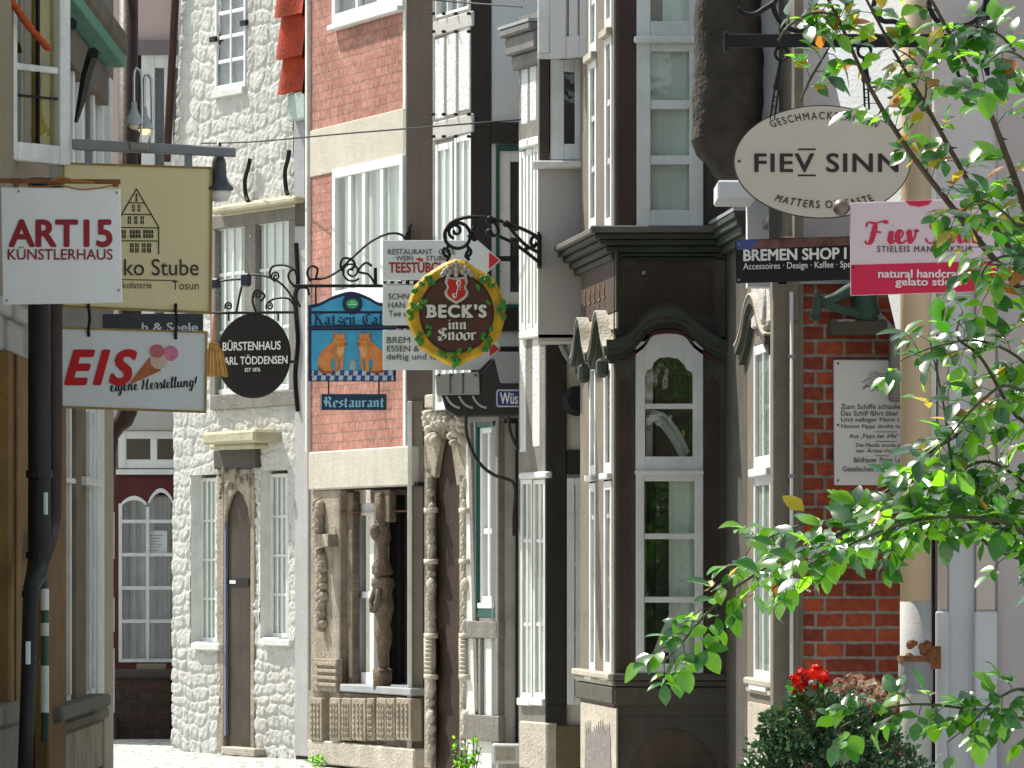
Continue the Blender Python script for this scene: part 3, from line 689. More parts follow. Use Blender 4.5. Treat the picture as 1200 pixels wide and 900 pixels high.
    for (a, b) in ((363,377),(386,398),(400,411),(412,428),(430,438),(441,452),(453,462),(464,481)):
        mb = MB(); mb.fb(fr, a,b,818,868,-.02,.07)
        for i in range(6):
            for j in range(3):
                x0 = a+1.2+(b-a-2.4)*j/3; y0 = 823+7*i
                t, z = fr.tz(x0+(b-a)/7.5, y0+3, .07); mb.ball((t, -.07, z), .022, .02, .022, 6, 4)
        mb.build('carved_panel', SANDST, H, fr.M, bevel=.006, wob=.004)
    mb = MB(); mb.fb(fr, 360,484,872,900,-.4,.06, at=420); mb.build('plinth', PALEST, H, fr.M, bevel=.012, wob=.004)
    # end wall that faces down the lane
    f3 = flat(36.95, 478)
    wall(f3, 'end_wall', mat('grey_brown_render', (.165,.14,.12), .9, .12, 1.6, .25, 50, stain=.5, stain_col=(.10,.085,.075), streak=.35), H, 477.6, 540, -60, 900, z0=-.1, z1=7.0)
    mb = MB(); mb.fb(f3, 477.5,483,470,900,.0,.05); mb.build('trim', WPO, H, f3.M, bevel=.004)
    mb = MB(); mb.fb(f3, 483,496,470,900,.0,.03); mb.build('corner_pier', mat('grey_trim', (.21,.19,.165), .9, .15, 4, .2, 60, streak=.3, stain_col=(.1,.09,.08)), H, f3.M, bevel=.004)
    body(H, [(X(365,39)+.45,39.0),(X(480,37)+.5,37.3),(2.5,37.4),(2.5,40.2),(-1.2,40.2)], -.1, 7.0, PALEST)
brick_house()

# ================================================================ half-timbered house with the carved portal
def timber_house():
    fr = Fr(508, 35.7, 552, 35.0)
    H = thing('half_timbered_house', 'half-timbered house with white panels above a carved stone portal and green window', 'house', fr.M)
    A = 530
    R = wall(fr, 'timber_wall', OLDWOOD, H, 507, 553, -80, 480, [(510,549,-60,16), (510,521,44,140), (523.5,535,38,135), (537.5,551,30,130), (511,531,168,480), (533,553,158,480)], z1=6.6, atpx=A)
    window(fr, H, R[0], n=0, cols=3, rows=2, fw=.02, mw=.02, m=WP, curtain=CURTG)
    PAN = mat('white_panel', (.62,.63,.63), .9, .1, 9, .6, 30, stain=.35, stain_col=(.45,.45,.46))
    for i in (1,2,3): MB().r(R[i], -.1, .003).build('plaster_panel', PAN, H, fr.M, bevel=.01)
    for i in (4,5): window(fr, H, R[i], n=.006, cols=2, rows=3, fw=.045, mw=.03, m=WP, curtain=CURTL, rowh=[.3,.3,.4], fd=.02, cur_n=.004)
    mb = MB()
    mb.fb(fr, 507,553,19,37,-.01,.012, at=A); mb.fb(fr, 507,553,138,160,-.01,.012, at=A)
    mb.each('beam', GREYP, H, fr.M, bevel=.008)
    mb = MB()
    for px in (509.5,522,536,551.5):
        for py in (16, 37, 134, 160): 
            t, z = fr.tz(px, py, .012); mb.lathe([(.010,0),(.013,-.02),(.002,-.03)], (t,-.012,z), 6, 'y')
    mb.each('iron_stud', IRON, H, fr.M)
    # lane-facing end wall above
    f3 = flat(34.98, 552)
    mb = MB(); mb.fb(f3, 551.5,576,-60,478,-.25,.0); mb.build('corner_post', mat('black_timber', (.03,.025,.022), .7, .3, 3, .3, 60, streak=.4, stain_col=(.012,.011,.01)), H, f3.M, bevel=.006)
    R3 = wall(f3, 'end_wall', mat('cool_plaster', (.52,.54,.56), .9, .04, 2, .12, 60, stain=.15, stain_col=(.42,.43,.44)), H, 576, 640, -60, 900, [(581,622,170,362), (583,607,492,880)], z0=-.1, z1=6.6, n=-.01)
    mb = MB(); mb.fb(f3, 576,640,143,168,-.01,.03); mb.fb(f3, 576,640,362,388,-.01,.03); mb.each('cross_beam', DKWOOD, H, f3.M, bevel=.006)
    g = R3[0]; mb = MB(); mb.r((g[0]-.0, g[0]+.022, g[2], g[3]), -.1, .01); mb.r((g[0], g[1], g[3]-.035, g[3]), -.1, .012); mb.r((g[0], g[1], g[2], g[2]+.03), -.1, .012)
    mb.build('window_surround', GREENP, H, f3.M, bevel=.004)
    window(f3, H, (g[0]+.024, g[1], g[2]+.03, g[3]-.037), n=-.02, cols=1, rows=2, fw=.075, mw=.045, m=WP, curtain=CURTG, rowh=[.45,.55])
    d = R3[1]; mb = MB(); mb.r(d, -.12, -.08); 
    dd = mb.build('dark_door', DKWOOD, H, f3.M, bevel=.006)
    mb = MB(); mb.fb(f3, 583,607,490,496,-.1,.01); mb.fb(f3, 583,586,492,870,-.1,.006); mb.fb(f3, 604,607,492,870,-.1,.006); mb.each('door_frame', DKWOOD, H, f3.M)
    mb = MB(); mb.fb(f3, 577,612,872,895,-.05,.28); mb.build('door_step', mat('white_step', (.6,.6,.58), .9, .12), H, f3.M, bevel=.01)
    mb = MB(); mb.fb(f3, 581,603,876,891,.28,.284); mb.build('step_panel', PALEST, H, f3.M)
    # ground floor strip with the green window
    f4 = Fr(547, 35.5, 583, 34.96)
    Rg = wall(f4, 'ground_floor_wall', WPO, H, 546, 583.5, 478, 900, [(560,581,492,715)], z0=-.1, atpx=565)
    g = Rg[0]; mb = MB(); mb.r((g[0], g[0]+.035, g[2], g[3]), -.1, .025); mb.r((g[0]+.035, g[1], g[3]-.05, g[3]), -.1, .022)
    mb.fb(f4, 558,581,709,724,-.02,.015); mb.build('window_surround', GREENP, H, f4.M, bevel=.006)
    window(f4, H, (g[0]+.036, g[1], g[2]+.05, g[3]-.05), n=.0, cols=2, rows=2, fw=.04, mw=.04, m=WP, curtain=CURTL, rowh=[.4,.6], sill=(0,.04,.02))
    mb = MB()
    mb.fb(f4, 545,584,476,494,-.02,.03, at=565); mb.fb(f4, 546,584,728,748,-.02,.03, at=565); mb.fb(f4, 546,584,838,868,-.02,.035, at=565)
    mb.pp(f4, [(547,494),(551,494),(560,830),(556,838)], -.02, .025); mb.pp(f4, [(560,748),(563,748),(563,838),(560,838)], -.02, .026); mb.fb(f4, 580,583.5,494,838,-.02,.03)
    mb.build('timber_frame', OLDWOOD, H, f4.M, bevel=.006)
    # carved portal
    f5 = Fr(496, 36.3, 547, 35.55)
    mb = MB(); mb.fb(f5, 505,539,500,905,-.12,-.045, at=521)
    P_ = mb.build('portal', mat('shaded_portal_brown', (.032,.018,.011), .85, .4, 2.5, .3, 40, stain=.6, stain_col=(.04,.028,.02)), H, f5.M)  # brown recess face, darkened further to imitate its shade
    mb = MB()
    arch = [(509+13*i/8, 560-56*math.sin(math.pi/2*i/8)) for i in range(9)]+[(522+13*i/8, 504+66*(1-math.cos(math.pi/2*i/8))) for i in range(1, 9)]
    mb.pp(f5, [(497,484),(547,470),(547,560)]+arch[::-1]+[(497,552)], -.044, .0)
    mb.fb(f5, 497,505,548,900,-.044,.0, at=501); mb.fb(f5, 538,547,556,902,-.044,.0, at=542)
    mb.build('portal_frame', SANDST, P_, f5.M, bevel=.006)
    mb = MB(); rnd = random.Random(3)
    for (a, b) in ((497,507), (538,547)):
        c_ = (a+b)/2
        for py in range(565, 890, 6):
            t, z = f5.tz(c_+rnd.uniform(-2,1.5), py, .03); s_ = .035+.022*math.sin(py*.12)
            mb.ball((t, -.01, z), max(.016, s_*.62), .035, rnd.uniform(.03,.055), 8, 5)
        for py in (595, 655, 742, 790): mb.fb(f5, a-.5,b-1,py,py+6,0,.05)
        mb.fb(f5, a-.5,b-1.5,742,790,0,.035)
        for k in range(9): mb.fb(f5, a,b-2,745+k*5,747+k*5,.035,.045)
        for (yy) in (685, 840):
            t, z = f5.tz(c_-1, yy, .05); mb.lathe([(.045,0),(.05,-.02),(.03,-.04)], (t,-.01,z), 12, 'y')
    for i in range(44):
        px = rnd.uniform(499,545); py = rnd.uniform(478, 522)
        if 512 < px < 530 and py > 500: continue
        t, z = f5.tz(px, py, .03); mb.ball((t,-.02,z), rnd.uniform(.025,.05), .06, rnd.uniform(.02,.05), 7, 5)
    mb.build('portal_carving', PALEST, P_, f5.M, bevel=.0, smooth=True)
    mb = MB()
    mb.fb(f5, 497,512,462,478,-.2,.1); mb.build('portal_cap', PALEST, P_, f5.M, bevel=.01)
    body(H, [(X(508,35.7)+.36,35.9),(X(552,35)+.33,35.3),(2.8,35.4),(2.8,37.2),(-.3,36.9)], -.1, 6.6, PALEST)
timber_house()

# ================================================================ narrow house with the plaster oriel
def oriel_house():
    fr = Fr(610, 34.4, 640, 33.9)
    H = thing('narrow_oriel_house', 'narrow old house with a grey plastered oriel and long white window strip', 'house', fr.M)
    A = 625; PAN = MATS['white_panel']
    R = wall(fr, 'timber_wall', OLDWOOD, H, 608, 640, 60, 900, [(611,619,80,146), (621,629,72,142), (609,616,178,388), (617,624,174,388), (625,632,170,388), (609,616.5,396,530), (624,633,396,524), (610.5,624,562,818), (625.5,639,562,818)], z0=-.1, z1=5.2, atpx=A)
    for i in (0,1,5,6): MB().r(R[i], -.1, .003).build('plaster_panel', PAN, H, fr.M, bevel=.008)
    for i in (2,3,4): window(fr, H, R[i], n=.004, cols=1, rows=4, fw=.045, mw=.03, m=WP, curtain=CURTL, fd=.02, cur_n=.004)
    for i in (7,8): window(fr, H, R[i], n=.004, cols=2, rows=3, fw=.03, mw=.025, m=WP, curtain=CURTL, rowh=[.33,.4,.27], sill=(.01,.05,.025), fd=.02, cur_n=.004)
    mb = MB(); mb.fb(fr, 607.5,634,160,171,-.02,.03, at=A); mb.fb(fr, 607.5,640,386,396,-.02,.03, at=A); mb.fb(fr, 607.5,640,553,561,-.02,.025, at=A); mb.each('ledge', WPO, H, fr.M, bevel=.01)
    mb = MB(); mb.fb(fr, 608,640,846,902,-.05,.03, at=A); mb.build('stone_base', PALEST, H, fr.M, bevel=.01)
    mb = MB(); t0, t1 = fr.t(607), fr.t(641); z1 = fr.tz(A,30)[1]; z0 = fr.tz(A,78)[1]; h = z1-z0
    mb.prism([(0,0)]*0 or [(t0, z0), (t1, z0), (t1, z0+h*.35), (t0, z0+h*.35)], -.02, .05)
    mb.box(t0-.02, t1, -.09, .02, z0+h*.35, z0+h*.8); mb.box(t0-.04, t1, -.125, .02, z0+h*.8, z1)
    mb.build('cornice', mat('grey_cornice', (.17,.165,.16), .8, .2, 4, .25, 50, stain=.4, stain_col=(.09,.085,.08)), H, fr.M, bevel=.012)
    MB().box(t0-.045, t1, -.13, .02, z1, z1+.02).build('cornice_cap', LEAD, H, fr.M)
    # wall that faces down the lane, ground floor
    f3 = flat(33.85, 640)
    mb = MB(); mb.fb(f3, 639,664,396,852,-.2,.0); mb.build('corner_post', DKWOOD, H, f3.M, bevel=.008)
    Rw = wall(f3, 'return_wall', mat('cream_plaster', (.55,.53,.46), .9, .08, 3, .15, 60, stain=.2, stain_col=(.4,.38,.33)), H, 664, 700, 380, 900, [(664.5,690,560,826)], z0=-.1, n=-.03)
    window(f3, H, Rw[0], n=.0, cols=2, rows=3, fw=.05, mw=.035, m=WP, curtain=CURTG, rowh=[.3,.33,.37])
    mb = MB(); mb.fb(f3, 664,700,527,556,-.04,-.005); mb.build('cross_beam', DKWOOD, H, f3.M, bevel=.008)
    mb = MB(); mb.fb(f3, 639,700,850,905,-.05,.02); mb.build('return_base', mat('brown_stone', (.13,.10,.065), .9, .2, 3, .3, 50, stain=.4, stain_col=(.06,.05,.035)), H, f3.M, bevel=.01)
    mb = MB(); mb.fb(f3, 640,664,826,850,-.1,.006); mb.build('post_foot', DKWOOD, H, f3.M)
    mb = MB(); c = f3.tz(676, 470, .05); mb.lathe([(.09,.0),(.1,-.02),(.1,-.06),(.06,-.085)], (c[0],-.0,c[1]), 18, 'y'); mb.build('wall_bell', IRON, H, f3.M, smooth=False)
    mb = MB(); mb.tube(pix3(f3, [(658,404),(664,416),(676,432),(682,448)], .12), .022, 6); mb.build('stay', STEEL, H, f3.M)
    # oriel
    f4 = flat(33.3, 640)
    Ro = wall(f4, 'oriel_wall', mat('oriel_plaster', (.46,.44,.43), .9, .05, 2, .15, 60, stain=.3, stain_col=(.36,.34,.33), streak=.2), H, 630.5, 700, -60, 396, [(643,690,66,189)], z1=5.0)
    MB().fb(f4, 631,700,392,400,-.5,.0).build('oriel_floor', GREYP, H, f4.M)
    mb = MB(); mb.fb(f4, 632.5,643.5,66,190,-.1,.012); mb.build('oriel_post', mat('brown_post', (.055,.038,.03), .7, .2), H, f4.M)
    mb = MB(); mb.fb(f4, 624,690,188,196,-.1,.13); mb.build('oriel_sill', WPO, H, f4.M, bevel=.008)
    mb = MB(); mb.fb(f4, 630,700,62,69,-.1,.03); mb.build('oriel_band', WPO, H, f4.M, bevel=.006)
    mb = MB(); mb.fb(f4, 630,645,-60,62,-.1,.03); mb.build('oriel_jamb', WP, H, f4.M, bevel=.008)
    o = window(f4, H, (Ro[0][0]+.01, Ro[0][1], Ro[0][2]+.01, Ro[0][3]-.01), n=.0, cols=1, rows=1, fw=.09, mw=.03, m=WP, curtain=CURTG, depth=.3)
    f5 = Fr(644, 33.05, 697, 32.85)    # casement standing open
    window(f5, H, f5.rect(645,697,-70,67), n=.0, cols=2, rows=2, fw=.12, mw=.07, m=mat('grey_sash', (.47,.46,.46), .6, .06), curtain=mat('green_blind', (.28,.40,.30), .9, .1), depth=.1, rowh=[.6,.4], name='casement', cur_n=.015)
    f6 = Fr(658, 33.42, 676, 33.6)
    window(f6, H, f6.rect(662,677,70,178), n=0, cols=1, rows=1, fw=.05, m=WP, curtain=CURTL, depth=.15, name='tilted_sash')
    body(H, [(X(610,34.4)+.36,34.6),(X(640,33.9)+.33,34.2),(3,34.2),(3,35.1),(.6,35.1)], -.1, 5.0, PALEST)
oriel_house()
# ================================================================ house with the stone bay window
def bay_house():
    f = flat(31.5, 738)                      # narrow side of the bay that faces down the lane
    H = thing('bay_house', 'dark brown stone house with a bay window under ogee mouldings and a heavy cornice', 'house', f.M)
    fl = Fr(680, 33.2, 722, 31.5)            # long side of the bay, towards the lane
    B = BAYST
    def zf(py): return f.tz(780, py)[1]
    # front: solid piers and panels round the openings
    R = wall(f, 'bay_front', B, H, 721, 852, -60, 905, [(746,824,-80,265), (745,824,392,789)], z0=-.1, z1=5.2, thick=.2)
    MB().fb(f, 723,747,-60,268,0,.012).build('upper_pier', MAROON, H, f.M, bevel=.004)
    # upper window: two storeys of lights and a transom
    up = R[0]
    mw_ = .05
    zt = zf(44)
    window(f, H, (up[0], up[1], zt+.0, up[3]), n=.03, cols=1, rows=2, fw=.085, mw=.05, m=WP, curtain=CURTL, rowh=[.5,.5], cov=(.5,1), back=mat('beige_blind', (.24,.19,.12), .9), cur_n=.02)
    window(f, H, (up[0], up[1], up[2], zt-.003), n=.03, cols=1, rows=3, fw=.085, mw=.055, m=WP, curtain=CURTL, rowh=[.325,.345,.33], sill=(.03,.04,.05), cur_n=.012)
    mb = MB(); mb.fb(f, 743,826,42,50,.03,.07); mb.build('transom', WP, H, f.M, bevel=.008)
    # cornice, wrapping both faces
    def cornice(name, m, steps, bev=.008):
        mb = MB()
        for (py0, py1, out) in steps:
            z0, z1 = zf(py1), zf(py0)
            a = f.t(721)-out; mb.box(a, f.t(872), -out, .1, z0, z1)
        mb.build(name, m, H, f.M, bevel=bev)
        mb = MB()
        for (py0, py1, out) in steps:
            z0, z1 = zf(py1), zf(py0)
            mb.box(-.25, fl.len+out*.3, -out, .1, z0+.001, z1-.001)
        mb.build(name, m, H, fl.M, bevel=bev)
    cornice('cornice_cap', mat('weathered_cornice', (.13,.125,.11), .85, .25, 4, .3, 40, stain=.5, stain_col=(.05,.045,.04)), [(266,274,.155)])
    cornice('cornice', DKGREEN, [(274.2,281,.13),(281.2,288,.10),(288.2,296,.06),(296.2,304,.03)])
    # panel zone with raised stone border
    fp = [(732,312),(744,312),(744,306),(822,306),(822,312),(835,312),(835,372),(820,368),(800,356),(783,352),(766,356),(748,370),(732,392)]
    MB().pp(f, fp, 0, .006).build('frieze_panel', MAROON, H, f.M)
    mb = MB(); mb.fb(f, 719,728,304,392,0,.035); mb.fb(f, 839,851,304,396,0,.035); mb.fb(f, 728,839,299,303,0,.03)
    mb.each('stone_border', B, H, f.M, bevel=.006)
    c = f.tz(754.5, 319.5, .02); mb = MB(); mb.lathe([(.014,0),(.014,-.02),(.006,-.028)], (c[0],-.006,c[1]), 10, 'y'); mb.build('boss', LEAD, H, f.M)
    # ogee hood over the window
    og = [(711,402),(722,401),(736,396),(748,384),(758,372),(770,366),(783,364),(797,366),(809,374),(820,385),(834,395),(846,401),(856,404)]
    def band(name, m, d0, d1, n1, pts=og):
        q = smooth_path(pts, 5); mb = MB()
        top = [(p[0], p[1]+d0) for p in q]; bot = [(p[0], p[1]+d1) for p in q]
        T, Bt = f.pts(top, n1), f.pts(bot, n1); k = len(q); vs = []
        for n_ in (0, n1):
            vs += [(p[0], -n_, p[1]) for p in T]+[(p[0], -n_, p[1]) for p in Bt]
        fs = []
        for i in range(k-1):
            fs += [(2*k+i, 3*k+i, 3*k+i+1, 2*k+i+1), (i, i+1, 2*k+i+1, 2*k+i), (k+i, 3*k+i, 3*k+i+1, k+i+1)[::-1]]
        fs += [(0, 2*k, 3*k, k), (k-1, 2*k-1, 4*k-1, 3*k-1)]
        mb._add(vs, fs); mb.build(name, m, H, f.M)
    band('hood_moulding', DKGREEN, -4, 6, .16); band('hood_moulding', B, 6, 13, .11); band('hood_moulding', DKGREEN, 13, 20, .06)
    band('hood_trim', MAROON2, 20, 25, .03, [(718,397),(736,396),(748,388),(757,380),(765,369),(783,366),(801,369),(811,380),(820,388),(834,396),(848,397)])
    # arched casement window
    wr = R[1]; z0, z1 = wr[2], wr[3]; zm = zf(551)
    mb = MB(); t0, t1 = wr[0], wr[1]
    out = [(745,550),(745,412),(752,405),(757,394),(772,388),(784,386),(797,388),(811,395),(816,405),(824,412),(824,550)]
    out = [(745,550),(745,405),(824,405),(824,550)]
    mb.fb(f, 745,756,400,551,-.05,.03); mb.fb(f, 812,824,400,551,-.05,.03); mb.fb(f, 756,812,535,551,-.05,.028)
    mb.fb(f, 756,812,473,479,-.05,.02)
    arch = [(756,440),(758,434),(764,431),(767,424),(773,419),(784,418),(795,420),(802,427),(805,433),(811,436),(812,440)]
    mb.pp(f, [(756,440)]+[(756,400),(764,392),(784,386),(804,392),(812,400)]+arch[::-1][:-1], -.05, .028)
    o = mb.build('arched_window', WP, H, f.M, bevel=.003)
    MB().fb(f, 755,813,415,536,-.03,-.02).build('glass', GLASS, o, f.M)
    MB().fb(f, 745,824,392,789,-.62,-.6).build('interior', DARK, o, f.M)
    mb = MB(); t0_, z_ = f.tz(757,445,0)
    mb.fb(f, 757,765,430,536,-.2,-.16); mb.fb(f, 770,776,418,536,-.3,-.27); mb.build('shutter', mat('cream_shutter', (.55,.5,.36), .8), o, f.M)
    mb = MB(); 
    mb.fb(f, 778,811,438,463,-.45,-.44); mb.build('room_lining', mat('dim_room', (.09,.085,.075), .9, .3, 4), o, f.M)
    mb = MB()      # looped curtain
    for (dx, w_) in ((0,5),(5,4)):
        q = smooth_path([(760,485),(775,490),(788,505),(797,520),(803,534)], 6)
        T = f.pts([(p[0]+dx, p[1]-dx) for p in q], -.12); U = f.pts([(p[0]+dx-w_, p[1]-dx+w_+2) for p in q], -.12)
        for i in range(len(q)-1): mb._add([(T[i][0],.12,T[i][1]),(T[i+1][0],.12,T[i+1][1]),(U[i+1][0],.14,U[i+1][1]),(U[i][0],.14,U[i][1])], [(0,1,2,3)])
    mb.fb(f, 757,763,505,536,-.14,-.12)
    mb.build('curtain', CURT, o, f.M)
    mb = MB(); c = f.tz(801,508,-.2); mb.ball((c[0],.2,c[1]), .028, .02, .034); mb.build('brass_disc', mat('brass', (.45,.28,.06), .35, .1, 5, 0, metal=1), o, f.M, smooth=True)
    low = (wr[0], wr[1], z0, zf(554))
    lw = window(f, H, low, n=.03, cols=1, rows=3, fw=.052, mw=.035, m=WP, curtain=CURTL, rowh=[.355,.345,.30], cov=(.58,1), cur_n=.02, depth=.45)
    mb = MB(); mb.fb(f, 744,825,551,556,.03,.06); mb.build('window_bar', WP, H, f.M, bevel=.006)
    mb = MB()
    q = smooth_path([(795,640),(796,670),(792,700),(777,735),(765,765)], 6)
    for i in range(len(q)-1):
        a, b = f.tz(*q[i],-.06), f.tz(*q[i+1],-.06); c_, d = f.tz(813,q[i][1],-.06)[0], 0
        mb._add([(a[0],.06+.005*math.sin(i*2.2),a[1]),(b[0],.06+.005*math.sin(i*2.2+2.2),b[1]),(c_,.064,b[1]),(c_,.064,a[1])], [(0,1,2,3)])
    mb.build('draped_curtain', CURT, lw, f.M, smooth=True)
    # piers
    mb = MB(); mb.pp(f, [(726,792),(726,450),(733,442),(739,450),(739,792)], 0, .008); mb.pp(f, [(829,792),(829,450),(835,442),(842,450),(842,792)], 0, .008)
    mb.each('pier_panel', MAROON, H, f.M)
    # sill and base
    zs = lambda a: zf(a)
    def course(name, m, steps):
        mb = MB(); mb2 = MB()
        for (py0, py1, out_) in steps:
            mb.box(f.t(721)-out_*.3, f.t(852), -out_, .05, zs(py1), zs(py0))
            mb2.box(-.05, fl.len+out_*.1, -out_-.002, .05, zs(py1)+.001, zs(py0)-.001)
        mb.build(name, m, H, f.M, bevel=.008); mb2.build(name, PALEST if name == 'sill' else m, H, fl.M, bevel=.008)  # long-side sill paler than the front one, painting in the sun on it
    course('sill', B, [(789,797,.05),(797,804,.03)])
    course('base_course', B, [(805,826,.025)])
    mb = MB(); mb.fb(f, 722,850,840,905,0,.004); mb.build('base_panel', B, H, f.M)
    pl = [(728+110*i/20, 905-58*math.sin(math.pi*i/20)) for i in range(21)]
    MB().pp(f, [(735+105*i/20, 906-52*math.sin(math.pi*i/20)**.6) for i in range(21)], .004, .01).build('old_paint_patch', mat('old_brown_paint', (.075,.055,.046), .9, .25, 6, .2), H, f.M)
    # long side: posts and two narrow windows in grazing sun
    A = 700
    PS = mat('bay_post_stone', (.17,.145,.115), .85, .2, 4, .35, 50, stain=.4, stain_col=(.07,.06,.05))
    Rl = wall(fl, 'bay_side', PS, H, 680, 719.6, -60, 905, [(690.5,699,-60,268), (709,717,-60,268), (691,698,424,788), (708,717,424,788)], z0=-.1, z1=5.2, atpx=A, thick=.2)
    for i in (0,1):
        r = Rl[i]; zt_ = fl.tz(A, 58+(-8 if i else 6))[1]
        window(fl, H, (r[0], r[1], r[2], zt_), n=.004, cols=1, rows=3, fw=.06, mw=.04, m=WP, curtain=CURTL, sill=(.01,.05,.02), fd=.02, cur_n=.004)
        window(fl, H, (r[0], r[1], zt_+.03, r[3]), n=.004, cols=1, rows=2, fw=.06, mw=.04, m=WP, curtain=CURTL, sill=(.02,.05,.035), sillmat=PALEST, fd=.02, cur_n=.004)
    for i in (2,3):
        r = Rl[i]; zb = fl.tz(A, 556)[1]
        window(fl, H, (r[0], r[1], r[2], zb-.05), n=.004, cols=1, rows=2, fw=.055, mw=.03, m=WP, curtain=CURTL, rowh=[.85,.15], sill=(.0,.05,.03), fd=.02, cur_n=.004)
        window(fl, H, (r[0], r[1], zb, r[3]), n=.004, cols=1, rows=1, fw=.055, mw=.03, m=WP, curtain=CURTL, sill=(.01,.04,.03), fd=.02, cur_n=.004)
    # side fascia with worn gilt figures and small ogee hoods
    mb = MB(); mb.fb(fl, 681,722,305,372,0,.012, at=A); mb.build('side_frieze', MAROON, H, fl.M)
    mb = MB(); mb.fb(fl, 681,722,374,392,0,.012, at=A); mb.build('side_band', PALEST, H, fl.M)
    mb = MB(); rnd = random.Random(2)
    for i in range(5):
        t = fl.t(688)+(fl.t(713)-fl.t(688))*i/4.4; z = fl.tz(A, 345)[1]
        mb.lathe([(.024,0),(.03,-.004),(.016,-.006)], (t, -.012, z+.03), 9, 'y'); mb.box(t-.05, t+.05, -.018, -.012, z-.05, z-.035); mb.box(t-.012, t+.012, -.018, -.012, z-.035, z+.01); mb.box(t-.07+.02*i, t-.05+.02*i, -.017, -.012, z-.1, z-.075)
    mb.build('gilt_figures', mat('old_gilt', (.16,.09,.02), .6, .5, 20, .1), H, fl.M)
    for (a, b) in ((681,700), (701,723)):
        ta, tb = fl.t(a), fl.t(b); tm = (ta+tb)/2; zz = fl.tz(A, 420)[1]; hw = (tb-ta)/2*.96
        q = [(-1,-.02),(-.8,0),(-.55,.06),(-.3,.17),(0,.22),(.3,.17),(.55,.06),(.8,0),(1,-.02)]
        q = smooth_path(q, 4)
        for (d0, d1, n1, m_) in ((0,.05,.075,DKGREEN), (-.05,0,.045,DKGREEN), (.05,.06,.08,PALEST)):  # pale top strip imitates sunlight on the hoods
            mb = MB(); k = len(q); vs = []
            for n_ in (0, n1): vs += [(tm+x*hw, -n_, zz+y+d1) for x, y in q]+[(tm+x*hw, -n_, zz+y+d0) for x, y in q]
            fs = []
            for i in range(k-1): fs += [(2*k+i,3*k+i,3*k+i+1,2*k+i+1),(i,i+1,2*k+i+1,2*k+i),(k+i,3*k+i,3*k+i+1,k+i+1)[::-1]]
            fs += [(0,2*k,3*k,k),(k-1,2*k-1,4*k-1,3*k-1)]
            mb._add(vs, fs); mb.build('side_hood', m_, H, fl.M)
        mb = MB(); mb.box(tm-.07, tm+.07, -.07, -.0, zz-.14, zz-.02); mb.build('hood_corbel', DKGREEN, H, fl.M, bevel=.02)
    mb = MB(); mb.fb(fl, 680.5,722,826,905,0,.01, at=A); mb.build('side_base', PALEST, H, fl.M)  # base coloured paler than the front to imitate the sun on this side
    rnd = random.Random(8); ps = []
    for i in range(12): ps += [(686+30*i/12, 843+rnd.uniform(0,14)), (686+30*(i+.5)/12, 858+rnd.uniform(-2,6))]
    MB().pp(fl, ps+[(716,906),(685,906)], .01, .014).build('scraped_patch', mat('scraped_stone', (.20,.18,.17), .95, .2, 12, .6, 40), H, fl.M)
    # wall between the bay and the nearer projection, in the bay's shade
    fw_ = Fr(850, 31.5, 876, 30.4)
    wall(fw_, 'recess_wall', B, H, 850, 880, -60, 905, z0=-.1, z1=5.2)
    mb = MB()
    for (py0, py1, out_) in ((262,270,.10),(270,278,.085),(278,288,.06),(288,297,.035)):
        mb.box(0, fw_.len*1.15, -out_, .05, zf(py1+2), zf(py0+2))
    mb.build('recess_cornice', DKGREEN, H, fw_.M, bevel=.006)
    MB().box(0, fw_.len*1.15, -.105, .05, zf(264), zf(260)).build('cornice_lead', LEAD, H, fw_.M)
    # nearer projection with another narrow window
    fn = Fr(876, 30.4, 930, 28.32)
    A2 = 895
    Rn = wall(fn, 'projection_side', PS, H, 874, 931, -60, 905, [(883,903,402,800)], z0=-.1, z1=5.0, atpx=A2, thick=.05)
    r = Rn[0]; zb = fn.tz(A2, 548)[1]
    window(fn, H, (r[0], r[1], r[2], zb-.04), n=.0, cols=2, rows=1, fw=.06, mw=.04, m=WP, curtain=CURTL, sill=(.0,.05,.03), fd=.02, cur_n=.004)
    window(fn, H, (r[0], r[1], zb, r[3]), n=.0, cols=2, rows=1, fw=.06, mw=.04, m=WP, curtain=CURTL, sill=(.02,.05,.03), fd=.02, cur_n=.004)
    mb = MB(); mb.fb(fn, 871,912,797,806,-.02,.035, at=A2); mb.fb(fn, 874,910,806,815,-.02,.02, at=A2); mb.build('sill', PALEST, H, fn.M, bevel=.01)
    mb = MB(); mb.fb(fn, 876,912,826,905,0,.02, at=A2); mb.build('pale_base', PALEST, H, fn.M)
    mb = MB(); mb.fb(fn, 880,906,330,380,0,.03, at=A2); mb.build('pale_ornament', mat('worn_white_stone', (.52,.5,.46), .9, .2, 8, .6, 40, stain=.4, stain_col=(.25,.23,.2)), H, fn.M, bevel=.01)
    mb = MB(); c = fn.tz(893, 358, .04); mb.lathe([(.12,0),(.12,-.01),(.08,-.02),(.05,-.015)], (c[0],-.03,c[1]), 14, 'y'); mb.tube([(c[0]-.15,-.03,c[1]-.1),(c[0],-.035,c[1]-.16),(c[0]+.2,-.03,c[1]-.13)], .025, 6)
    mb.build('scroll_ornament', MATS['worn_white_stone'], H, fn.M, smooth=True)
    ta, tb = fn.t(872), fn.t(908); tm = (ta+tb)/2; zz = fn.tz(A2, 402)[1]; hw = (tb-ta)/2
    q = smooth_path([(-1,-.03),(-.8,0),(-.55,.07),(-.3,.19),(0,.24),(.3,.19),(.55,.07),(.8,0),(1,-.03)], 4)
